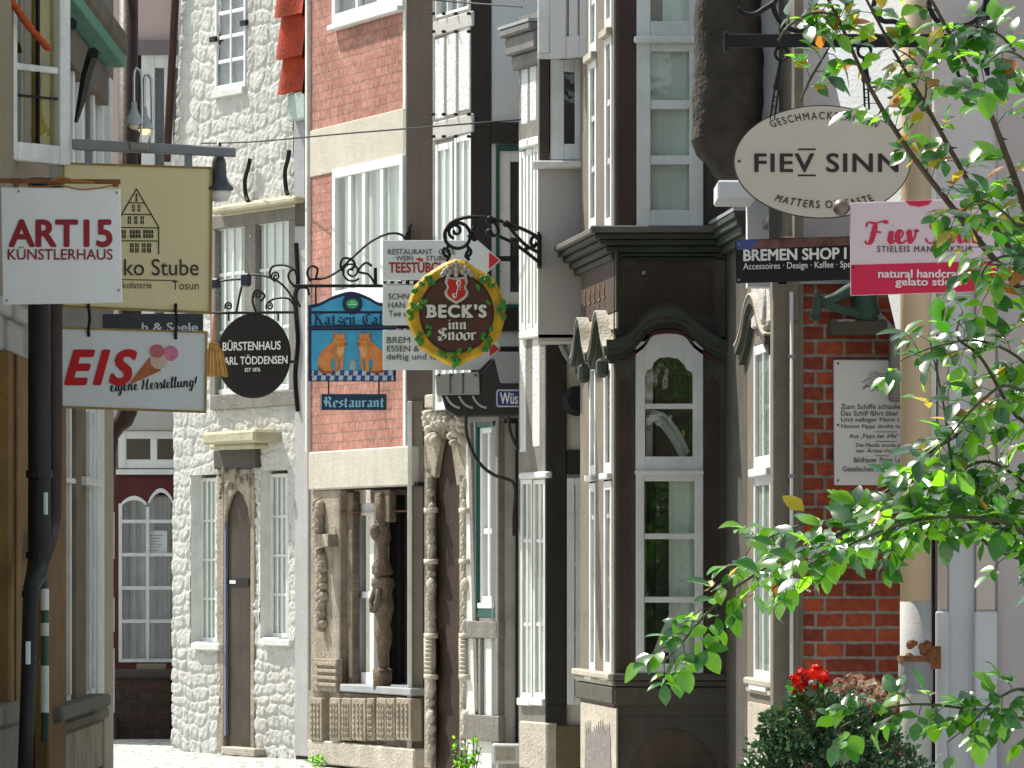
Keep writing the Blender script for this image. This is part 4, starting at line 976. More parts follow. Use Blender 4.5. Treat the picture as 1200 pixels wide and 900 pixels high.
    for (d0, d1, n1, m_) in ((0,.05,.06,B), (-.06,0,.035,DKGREEN), (.05,.062,.065,PALEST)):
        mb = MB(); k = len(q); vs = []
        for n_ in (0, n1): vs += [(tm+x*hw, -n_, zz+y+d1) for x, y in q]+[(tm+x*hw, -n_, zz+y+d0) for x, y in q]
        fs = []
        for i in range(k-1): fs += [(2*k+i,3*k+i,3*k+i+1,2*k+i+1),(i,i+1,2*k+i+1,2*k+i),(k+i,3*k+i,3*k+i+1,k+i+1)[::-1]]
        fs += [(0,2*k,3*k,k),(k-1,2*k-1,4*k-1,3*k-1)]
        mb._add(vs, fs); mb.build('window_hood', m_, H, fn.M)
    body(H, [(X(722,31.5)+.25,31.75),(X(850,31.5)+.05,31.8),(3.2,31.6),(3.2,33.2),(X(690,33.2)+.3,33.1)], -.1, 5.0, B)
bay_house()

# ================================================================ brick house wall, and the pale house beside it
def brick_wall_house():
    f = flat(28.3, 905)
    H = thing('red_brick_house', 'red brick house end with white plastered upper storey beside the downpipe', 'house', f.M)
    wall(f, 'brick_wall', BRICKR, H, 934, 1110, 327, 905, z0=-.1)
    QU = mat('quoin_stone', (.19,.165,.13), .9, .15, 3, .35, 60, stain=.4, stain_col=(.10,.085,.07), streak=.25)
    mb = MB(); mb.fb(f, 906,936,277,905,-.3,.02)
    mb.build('corner_quoin', QU, H, f.M, bevel=.006)
    mb = MB()
    for a, b in ((300,376),(380,520),(524,650),(654,790),(794,900)): mb.fb(f, 922,936.5,a,b,.02,.028)
    mb.each('quoin_block', QU, H, f.M, bevel=.005)
    # plastered upper storey: a shaded plane and a plane turned to the sun, its slanting edge shaped as the shadow's edge
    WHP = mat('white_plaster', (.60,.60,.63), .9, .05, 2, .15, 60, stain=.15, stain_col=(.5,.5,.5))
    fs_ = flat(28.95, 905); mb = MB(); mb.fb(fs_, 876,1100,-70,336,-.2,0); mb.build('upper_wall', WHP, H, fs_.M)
    mb = MB(); mb.box(f.t(912), f.t(1095), -.02, .62, f.tz(0,333)[1], f.tz(0,327)[1]); mb.build('set_back_ledge', LEAD, H, f.M)
    # wing shaped and turned for the sunlit patch; plaster paled to imitate sun
    fw = Fr(940, 28.2, 1066, 27.36)
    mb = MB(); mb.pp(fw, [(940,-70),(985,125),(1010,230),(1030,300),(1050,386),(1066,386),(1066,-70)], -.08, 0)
    mb.build('sunlit_plaster', mat('painted_sunlit_plaster', (.80,.81,.80), .9, .05, 2, .2, 50, stain=.15, stain_col=(.55,.55,.55)), H, fw.M)
    mb = MB(); mb.fb(f, 841,886,211,234,-.3,.25); mb.build('white_corbel', WHP, H, f.M, bevel=.01)
    mb = MB(); mb.pp(f, [(1005,345),(1012,345),(1060,396),(1060,410)], .02, .14); mb.build('raking_ledge', GREYP, H, f.M)
    body(H, [(X(915,28.3)+.05,28.62),(4,28.62),(4,30.2),(1.75,30.3)], -.1, 2.9, QU)
    g = flat(27.2, 1040)
    P2 = thing('pale_plaster_house', 'pale pinkish plaster house front with flat pilasters at the right', 'house', g.M)
    wall(g, 'front_wall', PALEP, P2, 1094, 1560, -60, 905, z0=-.1, z1=5.4)
    # beige upper halves and grey lower halves of the pilasters
    mb = MB(); mb.fb(g, 1099,1110,345,716,0,.05); mb.fb(g, 1144,1166,240,716,0,.06); mb.each('pilaster_shaft', PALEP2, P2, g.M, bevel=.006)
    mb = MB(); mb.fb(g, 1097,1112,716,905,0,.07); mb.fb(g, 1142,1169,716,905,0,.08); mb.each('pilaster_base', mat('lilac_grey_plaster', (.50,.50,.53), .9, .05, 2, .1, 60, stain=.2, stain_col=(.42,.42,.44)), P2, g.M, bevel=.01)
    mb = MB(); mb.fb(g, 1112,1142,345,905,0,.012); mb.build('panel_field', MATS['lilac_grey_plaster'], P2, g.M)
    mb = MB(); mb.fb(g, 1169,1560,-60,905,0,.02); mb.build('broad_pilaster', mat('mauve_plaster', (.42,.37,.37), .9, .05, 1.5, .12, 60, stain=.2, stain_col=(.36,.31,.31), streak=.15), P2, g.M)
    mb = MB(); mb.fb(g, 1088,1097,130,560,-.1,.08); mb.build('corner_strip', WPO, P2, g.M, bevel=.005)
    MB().fb(g, 1092,1096,300,905,-.1,.02).build('dark_gap_strip', DARK, P2, g.M)  # dark strip painting in the shaded gap beside the downpipe
    body(P2, [(X(1100,27.2)+.02,27.52),(5,27.52),(5,33),(3.6,33)], -.1, 5.3, PALEP)
    # downpipe
    d = flat(27.02, 1075)
    c = d.t(1073); r = .082
    D = thing('downpipe', 'thick beige downpipe with a rusty clamp in front of the brick wall', 'downpipe', d.M)
    mb = MB(); z1, zc = 5.3, d.tz(1075, 705)[1]; mb.tube([(c,0,zc),(c,0,z1)], r, 20); mb.build('upper_pipe', PIPEB, D, d.M, smooth=False)
    mb = MB(); mb.tube([(c,0,-.05),(c,0,zc)], r*1.01, 20); mb.build('lower_pipe', PIPEG, D, d.M)
    za, zb = d.tz(1075, 812)[1], d.tz(1075, 775)[1]
    mb = MB(); mb.tube([(c,0,za),(c,0,zb)], r*1.12, 20); cl = mb.build('clamp', mat('grey_clamp', (.22,.22,.23), .6, .2, 6, .2), D, d.M)
    mb = MB(); mb.tube([(c,0,zb),(c,0,zb+.03)], r*1.18, 20)
    rnd = random.Random(1)
    for i in range(9): mb.ball((c+.02+rnd.uniform(-.07,.09), -.06, zb+.02+rnd.uniform(0,.08)), .03, .03, .03, 7, 5)
    mb.box(c+.07, c+.13, -.05, .1, zb-.04, zb+.08); mb.build('rust', RUST, cl, d.M)
    for o in D.children:
        if o.type == 'MESH' and 'pipe' in o.name:
            for p in o.data.polygons: p.use_smooth = len(p.vertices) == 4
    # thin white conduit put in to make the sunlit line at the corner
    fc = flat(28.24, 927); C_ = thing('conduit', 'thin white conduit put in for the sunlit line up the stone corner left of the bricks', 'conduit', at(fc, 927, 905))
    t = fc.t(927.5); mb = MB(); mb.tube([(t,0,-.05),(t,0,fc.tz(927,342)[1])], .011, 8); mb.build('tube', WP, C_, fc.M, smooth=True)
    mb = MB()
    for py in (420,560,700): mb.box(t-.02, t+.02, -.012, .06, fc.tz(927,py)[1], fc.tz(927,py)[1]+.02)
    mb.each('clip', STEEL, C_, fc.M)
brick_wall_house()

# ================================================================ houses on the left
def left_houses():
    fr = Fr(0, 24, 133, 30.8)
    L1 = thing('sandstone_house', 'ochre sandstone house edge with an open white casement at the far left', 'house', fr.M)
    s0, s1 = -70, 57
    # the casement leaves the wall; wall with an opening left of the pillars
    R = wall(fr, 'front_wall', mat('beige_render', (.24,.195,.13), .9, .12, 2, .2, 60, stain=.4, stain_col=(.18,.15,.11), streak=.2), L1, s0, s1, -60, 905, [(-40,-6,-60,170), (-6,3,415,832)], z0=-.1, z1=5.0, atpx=10)
    window(fr, L1, R[0], n=-.05, cols=1, rows=3, m=WPO, curtain=OCRM)
    window(fr, L1, R[1], n=-.08, cols=1, rows=2, fw=.04, m=MATS['ochre_timber'], curtain=CURTG)
    mb = MB(); mb.fb(fr, -8,36,352,372,0,.1, at=15); mb.fb(fr, -8,35,372,416,0,.06, at=15); mb.build('stone_lintel', mat('grey_lintel', (.34,.33,.30), .9, .12, 4, .25, 60, stain=.4, stain_col=(.2,.19,.17)), L1, fr.M, bevel=.01)
    mb = MB(); mb.fb(fr, 3,12,416,832,0,.06, at=8); mb.fb(fr, 13,36,416,835,0,.1, at=25); mb.each('pillar', OCHST, L1, fr.M, bevel=.012)
    mb = MB(); mb.fb(fr, 20,26,416,832,.1,.112, at=23); mb.build('pillar_roll', OCHST, L1, fr.M, bevel=.01)
    mb = MB(); mb.fb(fr, -10,30,824,850,0,.12, at=12); mb.fb(fr, -10,26,850,905,0,.08, at=12); mb.build('pillar_base', mat('grey_base', (.17,.15,.12), .9, .2, 4, .3, 60, stain=.4, stain_col=(.07,.065,.05)), L1, fr.M, bevel=.012)
    f2 = flat(24.2, 10)
    mb = MB()
    for i, (a, b, n1) in enumerate(((240,252,.0),(252,266,-.04),(266,282,-.09))):
        mb.pp(f2, [(-10,a+8-i*1),(4,a),(19-i*5,b-2),(18-i*5,b+6),(-10,b+8)], -.25, .0-n1*0)
    mb.build('console', DKGREEN, L1, f2.M, bevel=.006)
    # open casement, facing down the lane
    f3 = Fr(4, 24.6, 86, 25.0)
    mb = MB(); mb.pp(f3, [(4,-60),(9,-60),(15,220),(10,220)], -.04, .0); mb.build('shutter_edge', WPO, L1, f3.M)
    w_ = window(f3, L1, f3.rect(8,83,-60,190), n=.0, cols=1, rows=2, fw=.078, mw=.032, m=WPO, glass=MATS['old_glass'], rowh=[.43,.57], depth=.06, back=OCRM, name='casement')  # ochre backing gives the open pane its olive tone
    mb = MB(); t0, t1 = f3.t(30), f3.t(48)
    mb.fb(f3, 29,46,-50,172,-.054,-.05); mb.build('curtain', mat('beige_curtain', (.20,.155,.10), .9, .25, 8), w_, f3.M)
    mb = MB(); mb.fb(f3, 66,69,60,172,-.054,-.05); mb.fb(f3, 22,25,-50,172,-.054,-.05); mb.fb(f3, 12,71,112,114,-.03,-.012); mb.fb(f3, 45,47,-50,172,-.03,-.012); mb.each('lead_bar', IRON, w_, f3.M)
    mb = MB()
    q = smooth_path([(8,-10),(16,4),(28,22),(42,40),(57,57)], 8)
    ps = [f3.tz(p[0], p[1], .06) for p in q]
    for s_ in (0, math.pi):
        mb.tube([(p[0]+.012*math.cos(i*.9+s_), -.06+.012*math.sin(i*.9+s_), p[1]+.008*math.sin(i*.9+s_)) for i, p in enumerate(ps)], .014, 7)
    R_ = mb.build('rope', mat('orange_rope', (.42,.07,.015), .8, .2, 20, .5, 200), None, f3.M, smooth=True)
    tag(R_, 'twisted orange rope hanging across the open casement', 'rope')
    body(L1, [(X(0,24)-.34,22.0),(X(57,26.5)-.36,26.4),(-7,26.4),(-7,22.0)], -.1, 5.0, PALEST)

    L2 = thing('leaning_timber_house', 'old timber-framed house on the left with a weathered green ledge and white panels', 'house', at(fr, 57))
    A = 105
    R = wall(fr, 'timber_wall', mat('grey_wall', (.17,.16,.14), .9, .15, 3, .3, 50, stain=.4, stain_col=(.15,.14,.12)), L2, 57, 133, -60, 905, [(84,104,55,340), (107,133,78,340), (79,89,470,822), (102,122,470,815)], z0=-.1, z1=5.2, atpx=A)
    for i in (0, 1):
        MB().r(R[i], -.1, -.02).build('white_panel', WPO, L2, fr.M)
    mb = MB()
    for (a, b) in ((86,88),(97,98.5),(110,111.5),(121,122.5),(130,132)): mb.fb(fr, a,b,60,340,-.02,.02, at=A)
    mb.each('panel_post', WP, L2, fr.M, bevel=.004)
    for i in (2, 3):
        window(fr, L2, R[i], n=-.02, cols=1, rows=2, fw=.13, mw=.05, m=WPO, curtain=CURTL, rowh=[.3,.7], depth=.28)
    mb = MB(); mb.fb(fr, 79,89.5,470,822,-.02,.03, at=84); mb.fb(fr, 101.5,115,470,815,-.02,.02, at=108); mb.fb(fr, 115,122.5,470,815,-.02,.035, at=118)
    for (a, b) in ((83,84.2),(106,107.2),(111,112.2)): mb.fb(fr, a,b,480,810,.02,.05, at=100)
    mb.fb(fr, 79,89,560,566,.02,.07, at=84); mb.fb(fr, 102,122,560,570,.02,.09, at=110)
    mb.each('white_casing', WPO, L2, fr.M, bevel=.004)
    mb = MB(); mb.fb(fr, 57,78,470,905,0,.08, at=68); mb.build('corner_timber', OCHRE, L2, fr.M, bevel=.01, wob=.008)
    mb = MB(); mb.fb(fr, 90,101,470,825,0,.06, at=96); mb.build('mullion', mat('brown_mullion', (.15,.115,.075), .85, .25, 5, .4, 50, streak=.5, stain_col=(.07,.05,.035)), L2, fr.M, bevel=.008, wob=.006)
    mb = MB(); mb.fb(fr, 122.5,133,470,905,0,.03, at=128); mb.build('pale_post', mat('pale_post', (.30,.27,.22), .85, .1, 4, .2, 50, streak=.3, stain_col=(.28,.25,.2)), L2, fr.M, bevel=.006)
    mb = MB(); mb.fb(fr, 74,130,820,836,0,.13, at=A); mb.fb(fr, 76,128,836,850,0,.06, at=A); mb.build('sill', mat('dark_sill', (.13,.12,.10), .85, .2, 4, .3), L2, fr.M, bevel=.015)
    mb = MB(); mb.fb(fr, 72,132,850,905,0,.02, at=A); mb.build('stone_base', SANDST, L2, fr.M, bevel=.008)
    mb = MB(); c = fr.tz(66, 512, .09); mb.lathe([(.06,0),(.06,-.02),(.02,-.03)], (c[0]+.1,-.08,c[1]), 12, 'y'); mb.build('round_plate', OCHST, L2, fr.M)
    # jettied ledge with green edge
    zt = fr.tz(150, 64, .16)[1]; h = .2
    t0, t1 = fr.t(80, .16), fr.t(151, .16)
    mb = MB(); mb.box(t0, t1, -.16, .02, zt-.0, zt+.13); mb.build('ledge', mat('mossy_ledge', (.13,.11,.075), .9, .3, 5, .5, 40, stain=.4, stain_col=(.06,.07,.035)), L2, fr.M, bevel=.02, wob=.008)
    mb = MB(); mb.box(t0, t1-.05, -.145, .02, zt-.075, zt-.003); mb.build('green_fascia', VERD, L2, fr.M, bevel=.006)
    mb = MB(); mb.box(t0, t1-.1, -.05, .02, zt-.3, zt-.103); mb.build('ledge_timber', mat('pinkish_timber', (.14,.11,.09), .9, .15, 4), L2, fr.M)
    mb = MB()
    for (ps) in ([(83,28),(87,40),(92,75),(98,117)], [(109,62),(113,85),(118,115),(122,142)]):
        ps_ = [fr.tz(p[0], p[1], .2) for p in ps]
        mb.tube([(p[0], -.2+.05*i, p[1]) for i, p in enumerate(ps_)], [.035,.032,.026,.012], 6)
    for (ps) in ([(101,-20),(103,0),(106,10)], ):
        ps_ = [fr.tz(p[0], p[1], .05) for p in ps]; mb.tube([(p[0], -.05, p[1]) for p in ps_], .03, 6)
    mb.each('iron_brace', IRON, L2, fr.M)
    fe = Fr(128, 30.75, 138, 30.9)
    body(L2, [(X(57,26.5)-.36,26.45),(X(133,30.8)-.36,30.75),(-7,30.75),(-7,26.45)], -.1, 5.2, PALEST)
    # drainpipes, each a thing of its own
    def pipe(label, name, pts, r, m, n, extra=None, base=None):
        loc = fr.tz(*base, n); T = thing('drainpipe', label, 'drainpipe', fr.M @ Matrix.Translation((loc[0], -n, max(loc[1], 0))), 'drainpipes on the left houses')
        q = []
        for p in pts: t, z = fr.tz(p[0], p[1], n); q.append((t, -n, z))
        MB().tube(q, r, 14).build('pipe', m, T, fr.M, smooth=True)
        if extra: extra(T)
        return T
    def ex1(T):
        mb = MB()
        for py in (560, 655):
            t, z = fr.tz(46, py, .22); mb.lathe([(.062,z),(.062,z+.035)], (t,-.22,0), 14)
        for py in (700,780):
            t, z = fr.tz(36, py, .22); mb.lathe([(.042,z),(.042,z+.03)], (t,-.22,0), 14)
        mb.each('collar', BLACKP, T, fr.M)
        t, z = fr.tz(33, 765, .27); mb = MB(); mb.box(t-.06, t+.06, -.275, -.265, z-.05, z+.05); mb.build('sticker', mat('pale_blue_label', (.4,.5,.5), .6), T, fr.M)
        t, z = fr.tz(55, 590, .29); mb = MB(); mb.box(t-.05, t+.05, -.29, -.28, z-.05, z+.05); mb.build('sticker', MATS['pale_blue_label'], T, fr.M)
    pipe('black drainpipe that narrows near the ground beside the ochre pillar', 'p', [(46,209),(46,500),(46,655),(43,672),(36,690),(33,800),(28,940)], [.052]*3+[.05,.036,.034,.034], BLACKP, .22, ex1, (30,905))
    pipe('brown drainpipe bending into the black one below the hanging signs', 'p', [(63,209),(63,500),(62,610),(58,630),(50,652)], .042, BROWNP, .2, None, (50,652))
    def ex3(T):
        mb = MB()
        for (a, b) in ((690,715),(730,745),(780,835)):
            t, z0 = fr.tz(52.5, b, .14); z1 = fr.tz(52.5, a, .14)[1]; mb.tube([(t,-.14,z0),(t,-.14,z1)], .021, 10)
        mb.each('whitewash_band', WPO, T, fr.M)
    pipe('slim green and white pipe standing before the ochre corner timber', 'p', [(52.5,665),(52.5,870)], .019, mat('grey_green_pipe', (.05,.085,.07), .5, .3, 9), .14, ex3, (52,870))
    fp = flat(31.0, 130)
    T = thing('drainpipe', 'wide brown drainpipe on the far corner of the timber-framed house, elbowing below the signs', 'drainpipe', at(fp, 130, 905), 'drainpipes on the left houses')
    q = [(fp.t(150),0,5.0)]
    for p in ((150,470),(149,482),(145,492),(137,500),(132,512),(130.5,530),(130.5,560)): t, z = fp.tz(*p); q.append((t, 0, z))
    MB().tube(q, [.062,.062,.062,.06,.05,.036,.03,.028], 16).build('pipe', BROWNP, T, fp.M, smooth=True)
    t, z = fp.tz(130.5, 560); MB().tube([(t,0,z),(t-.01,0,fp.tz(128,838)[1])], .016, 10).build('thin_pipe', mat('olive_pipe', (.14,.12,.07), .5, .3, 6), T, fp.M)
    mb = MB()
    for (a, b) in ((600,655),(700,740),(760,835)):
        mb.tube([(t-.0,-.003,fp.tz(130,b)[1]),(t,-.003,fp.tz(130,a)[1])], .019, 10)
    mb.each('whitewash_band', WPO, T, fp.M)
left_houses()

# ================================================================ red-fronted house closing the lane
def red_house():
    f = flat(46, 130)
    H = thing('red_front_house', 'dark red house front with a tall white arched window closing the lane', 'house', f.M)
    R = wall(f, 'pink_wall', PINKP, H, 60, 330, -60, 505, [(160,262,64,470), (138,222,504,550)], z1=7.6, z0=f.tz(100,505)[1])
    mb = MB(); mb.fb(f, 120,240,47,64,0,.08); mb.build('grey_band', mat('mauve_band', (.17,.15,.155), .8), H, f.M)
    window(f, H, (f.t(166), f.t(262), R[0][2], R[0][3]), n=.03, cols=4, rows=4, fw=.12, mw=.08, m=WP, curtain=CURTG, sill=(.02,.05,.05))
    mb = MB(); mb.fb(f, 130,225,478,504,0,.12); mb.build('stone_band', GREYP, H, f.M, bevel=.02)
    W2 = (f.t(139), f.t(222), f.tz(150,549)[1], f.tz(150,505)[1])
    window(f, H, W2, n=.03, cols=2, rows=1, fw=.07, mw=.06, m=WP, colw=[.5,.5], depth=.28)
    RR = wall(f, 'red_front', REDP, H, 60, 330, 552, 905, [(141,232,570,776)], z0=-.1)
    mb = MB(); mb.fb(f, 130,225,550,556,0,.06); mb.build('white_rail', WP, H, f.M)
    # big window: three arched columns by five rows
    t = f.t; z = lambda py: f.tz(180, py)[1]; mb = MB()
    cols = [141,173,204,236]; hd = MB()
    for c in cols: mb.fb(f, c-2, c+2, 594 if c != 141 else 590, 776, -.05, .03)
    for py in (611,650,689,728,774): mb.fb(f, 139, 238, py-2, py+2, -.05, .025)
    for i in range(3):
        a, b = cols[i]+2, cols[i+1]-2; top = 573 if i == 1 else 582; rs = 592 if i != 1 else 590
        arc = [(a+(b-a)*k/10, rs-(rs-top-4)*math.sin(math.pi*k/10)**.8) for k in range(11)]
        outer = [(a-2+(b-a+4)*k/10, rs-(rs-top)*math.sin(math.pi*k/10)**.8-1) for k in range(11)]
        for k in range(10):
            mb.pp(f, [outer[k], outer[k+1], arc[k+1], arc[k]], -.05, .027)
            hd.pp(f, [(outer[k][0], 560), (outer[k+1][0], 560), outer[k+1], outer[k]], -.06, .018)
    o = mb.build('big_window', WP, H, f.M)
    MB().fb(f, 141,236,580,776,-.04,-.03).build('glass', GLASS, o, f.M)
    mb = MB(); k = 90; a0, a1 = f.t(141), f.t(236)
    for i in range(k):
        x0, x1 = a0+(a1-a0)*i/k, a0+(a1-a0)*(i+1)/k; y = lambda x: .16+.025*math.sin(x*60)+.01*math.sin(x*140)
        mb._add([(x0,y(x0),z(776)),(x1,y(x1),z(776)),(x1,y(x1),z(582)),(x0,y(x0),z(582))], [(0,1,2,3)])
    mb.build('curtain', mat('blue_grey_curtain', (.60,.62,.68), .95, .1, 5), o, f.M, smooth=True)
    MB().fb(f, 141,236,580,776,-.3,-.28).build('interior', DARK, o, f.M)
    hd.build('red_head', REDP, H, f.M)
    # paper notice in the window
    mb = MB(); mb.fb(f, 172,196,622,650,-.02,-.015); nt_ = mb.build('notice', mat('paper', (.62,.64,.64), .9, .05), H, f.M)
    mb = MB()
    for i in range(6): mb.fb(f, 176,190-(i%3)*2,627+i*3.4,628+i*3.4,-.015,-.013)
    mb.build('notice_print', mat('grey_ink', (.25,.27,.27), .9), nt_, f.M)
    body(H, [(-7,46.35),(-1.5,46.35),(-1.5,52),(-7,52)], -.1, 7.6, PINKP)
    g = flat(45.0, 134)
    Wl = thing('low_brick_wall', 'low dark brick wall before the red house front', 'wall', g.M)
    mb = MB(); mb.fb(g, 136,200,794,910,-.3,.0); mb.build('brick_body', BRICKD, Wl, g.M, bevel=.01)
    mb = MB(); mb.fb(g, 133,203,785,795,-.34,.04); mb.build('coping', mat('dark_coping', (.06,.052,.048), .9, .2, 4, .3), Wl, g.M, bevel=.015)
    mb = MB(); g2 = flat(45.1, 165); mb.fb(g2, 160,194,778,785,-.12,.0)
    T = mb.build('wooden_board', mat('pale_wood', (.25,.20,.15), .8), None, g2.M, bevel=.004); tag(T, 'short pale wooden board lying on the low brick wall', 'board')
    mb = MB(); mb.fb(g, 126,137,842,910,-.3,.06); mb.fb(g, 126,137,800,842,-.3,-.04); 
    st = mb.build('stone_step', mat('dark_step', (.06,.05,.045), .9), None, g.M, bevel=.01); tag(st, 'dark stone steps between the low brick wall and the left corner', 'steps')
red_house()
# ================================================================ signs on the left
SIGNW = mat('white_sign', (.66,.68,.69), .45, .04, 2, .03, 60, stain=.2, stain_col=(.47,.48,.46), streak=.16)
YEL = mat('cream_yellow_sign', (.70,.60,.35), .5, .04, 2, .02, 60, stain=.15, stain_col=(.52,.44,.25), streak=.1)
GOLDF = mat('gilt_frame', (.28,.19,.05), .5, .2, 8, .1)
REDI = mat('red_ink', (.50,.012,.015), .5, .03, 3, 0)
WINE = mat('wine_ink', (.24,.012,.02), .5, .03, 3, 0)
BLKI = mat('black_ink', (.02,.02,.022), .5, .03, 3, 0)
BRNI = mat('brown_ink', (.05,.04,.028), .5, .03, 3, 0)
def sign_base(fr, px, py): return at(fr, px, py)
def signs_left():
    f = flat(22.9, 70)
    T = thing('art_house_sign', 'white square sign reading ART15 Künstlerhaus, hung from a rusty rod', 'sign', at(f, 70, 356))
    MB().pp(f, [(1,219),(141,221),(143,355),(3,357)], -.012, .0).build('board', SIGNW, T, f.M, bevel=.003)
    text('ART15', f, T, WINE, 10,132,257,290, bold=.035); text('KÜNSTLERHAUS', f, T, WINE, 9,132,289,304.5, bold=.012)
    mb = MB()
    for px, py in ((22,224),(137,226),(8,352),(139,340)): t, z = f.tz(px, py); mb.lathe([(.006,0),(.005,-.006)], (t,-.001,z), 8, 'y')
    mb.each('screw', STEEL, T, f.M)
    R_ = thing('rusty_rod', 'rusty iron rod carrying the white square sign at the far left', 'rod', at(f, 70, 213))
    mb = MB(); a, b = f.tz(-60,211), f.tz(141,213); mb.tube([(a[0],0,a[1]),(b[0],0,b[1])], .011, 8)
    t0 = f.t(132); mb.box(t0, f.t(139), -.012, .012, f.tz(0,219)[1], f.tz(0,211)[1]); mb.box(f.t(16), f.t(22), -.012, .012, f.tz(0,219)[1], f.tz(0,211)[1])
    mb.build('bar', RUST, R_, f.M)
    q = [(20,215),(45,219),(70,217),(95,222),(118,220),(136,216)]
    mb = MB(); mb.tube(pix3(f, q, .004), .003, 5); mb.tube(pix3(f, [(60,211),(72,208),(85,211),(110,214)], .01), .006, 5); mb.build('wire', mat('orange_rust', (.32,.13,.04), .9), R_, f.M)
    # chocolate parlour sign
    g = flat(25.0, 160)
    T = thing('parlour_sign', 'large cream yellow sign with a gabled house drawing above Stube Tosun lettering', 'sign', at(g, 160, 362))
    MB().pp(g, [(74,191),(247,196),(246,366),(75,359)], -.03, .0).build('board', YEL, T, g.M)
    mb = MB()
    C = [(73,190),(249,195.5),(247.5,368),(73,360)]; I = [(75.5,192.5),(246.5,198),(245,365),(75.5,357.5)]
    for i in range(4): j = (i+1)%4; mb.pp(g, [C[i],C[j],I[j],I[i]], -.034, .007)
    mb.build('frame', GOLDF, T, g.M)
    vs, fs = font_polys('Schoko Stube', .004); place(vs, fs, g.rect(96,233,303.5,323,.003), .003, BRNI, T, g)
    MB().pp(g, [(100,326.5),(207,328.2),(207,329.2),(100,327.5)], 0, .003).build('rule', BRNI, T, g.M)
    text('Schokolaterie', g, T, BRNI, 125,178,330,338); text('Tosun', g, T, BRNI, 202,233,329.5,339.5)
    mb = MB()
    def ln(a, b, w=1.0):
        d = math.hypot(b[0]-a[0], b[1]-a[1]); nx, ny = (b[1]-a[1])/d*w/2, -(b[0]-a[0])/d*w/2
        mb.pp(g, [(a[0]+nx,a[1]+ny),(b[0]+nx,b[1]+ny),(b[0]-nx,b[1]-ny),(a[0]-nx,a[1]-ny)], 0, .003)
    ln((160,221.5),(186,266),1.4); ln((160,221.5),(134,266),1.4); ln((186,265),(186,298),1.4); ln((134,265),(134,298),1.4)
    for y, a, b in ((237.5,150.5,169.5),(251,142.5,177.5),(266.5,134,186),(282,134,186)): ln((a,y),(b,y+.5),1.2)
    def win_(x0, x1, y0, y1, k):
        w_ = (x1-x0)/k
        for i in range(k):
            mb.pp(g, [(x0+i*w_+.4,y0),(x0+(i+1)*w_-.4,y0),(x0+(i+1)*w_-.4,(y0+y1)/2-.5),(x0+i*w_+.4,(y0+y1)/2-.5)], 0, .003)
            mb.pp(g, [(x0+i*w_+.4,(y0+y1)/2+.3),(x0+(i+1)*w_-.4,(y0+y1)/2+.3),(x0+(i+1)*w_-.4,y1),(x0+i*w_+.4,y1)], 0, .003)
    win_(158.5,161.5,227,236,1)
    for a, b in ((154.5,158.5),(161,165)): win_(a,b,240,248,2)
    for a, b in ((149.5,154),(157,161.5),(164.5,169)): win_(a,b,253.5,262.5,2)
    for a, b in ((137,148),(152,165),(167.5,180)): win_(a,b,269.5,279,4)
    for a, b in ((152,157),(158,163),(166,171),(172,177.5)): win_(a,b,285,296,2)
    mb.build('house_drawing', BRNI, T, g.M)
    # ice cream sign below
    T = thing('ice_cream_sign', 'white sign with red EIS lettering and an ice cream cone, hooked below the yellow one', 'sign', at(g, 156, 482))
    MB().pp(g, [(71.5,385),(241.5,390),(240,482),(72,476)], -.03, .0).build('board', SIGNW, T, g.M)
    mb = MB(); C = [(70,383),(243,388),(241.5,484),(70,478)]; I = [(72,385.3),(241,390.3),(239.5,481.5),(72,475.6)]
    for i in range(4): j = (i+1)%4; mb.pp(g, [C[i],C[j],I[j],I[i]], -.034, .007)
    mb.build('frame', GOLDF, T, g.M)
    vs, fs = font_polys('EIS', .03, .28, 1.22, .012)
    place(vs, fs, g.rect(75,161,409,452,.003), .003, REDI, T, g)
    lettered(SC, 'eigene Herstellung!', g, T, BLKI, 129,231,441,464, nib=False, wmin=.10, wmax=.24, gap=.02, slope=.075)
    mb = MB(); mb.pp(g, [(149,452),(175,419),(189,434),(183,437)], 0, .004)
    ic = mb.build('ice_cone', mat('waffle', (.42,.13,.05), .7, .25, 30), T, g.M)
    def disc2(cx, cy, rx, ry, n1, k=18): return [(cx+rx*math.cos(2*math.pi*i/k), cy+ry*math.sin(2*math.pi*i/k)) for i in range(k)]
    MB().pp(g, disc2(186,423,10,9.5,0), 0, .005).build('scoop', mat('cream_scoop', (.62,.45,.36), .6, .1, 20), ic, g.M)
    MB().pp(g, disc2(184,411.5,8.5,8,0), 0, .006).build('scoop', mat('rose_scoop', (.48,.13,.14), .6, .2, 20), ic, g.M)
    MB().pp(g, disc2(200,414,9,9,0), 0, .0055).build('scoop', mat('pink_scoop', (.62,.19,.30), .6, .25, 20), ic, g.M)
    mb = MB()
    for px in (104, 206):
        a = g.tz(px, 357+(px-75)*.05); b = g.tz(px, 386+(px-75)*.03)
        mb.tube([(a[0],0,a[1]+.03),(a[0],-.018,a[1]),(a[0]+.006,-.012,(a[1]+b[1])/2),(b[0],-.016,b[1]),(b[0],0,b[1]-.03)], .008, 6)
    mb.each('hook', IRON, T, g.M)
    # carrying beam, lamps and lantern
    Bm = thing('sign_beam', 'grey steel beam over the yellow sign with two fixing tabs', 'beam', at(g, 180, 183))
    mb = MB(); mb.pp(g, [(84,162.5),(276,172.5),(276,183.5),(84,175)], -.03, .03); mb.build('bar', STEEL, Bm, g.M, bevel=.006)
    mb = MB(); mb.pp(g, [(99,176),(108,176),(108,193),(99,193)], -.02, .01); mb.pp(g, [(216,180),(225,180),(225,197),(216,197)], -.02, .01); mb.each('tab', STEEL, Bm, g.M)
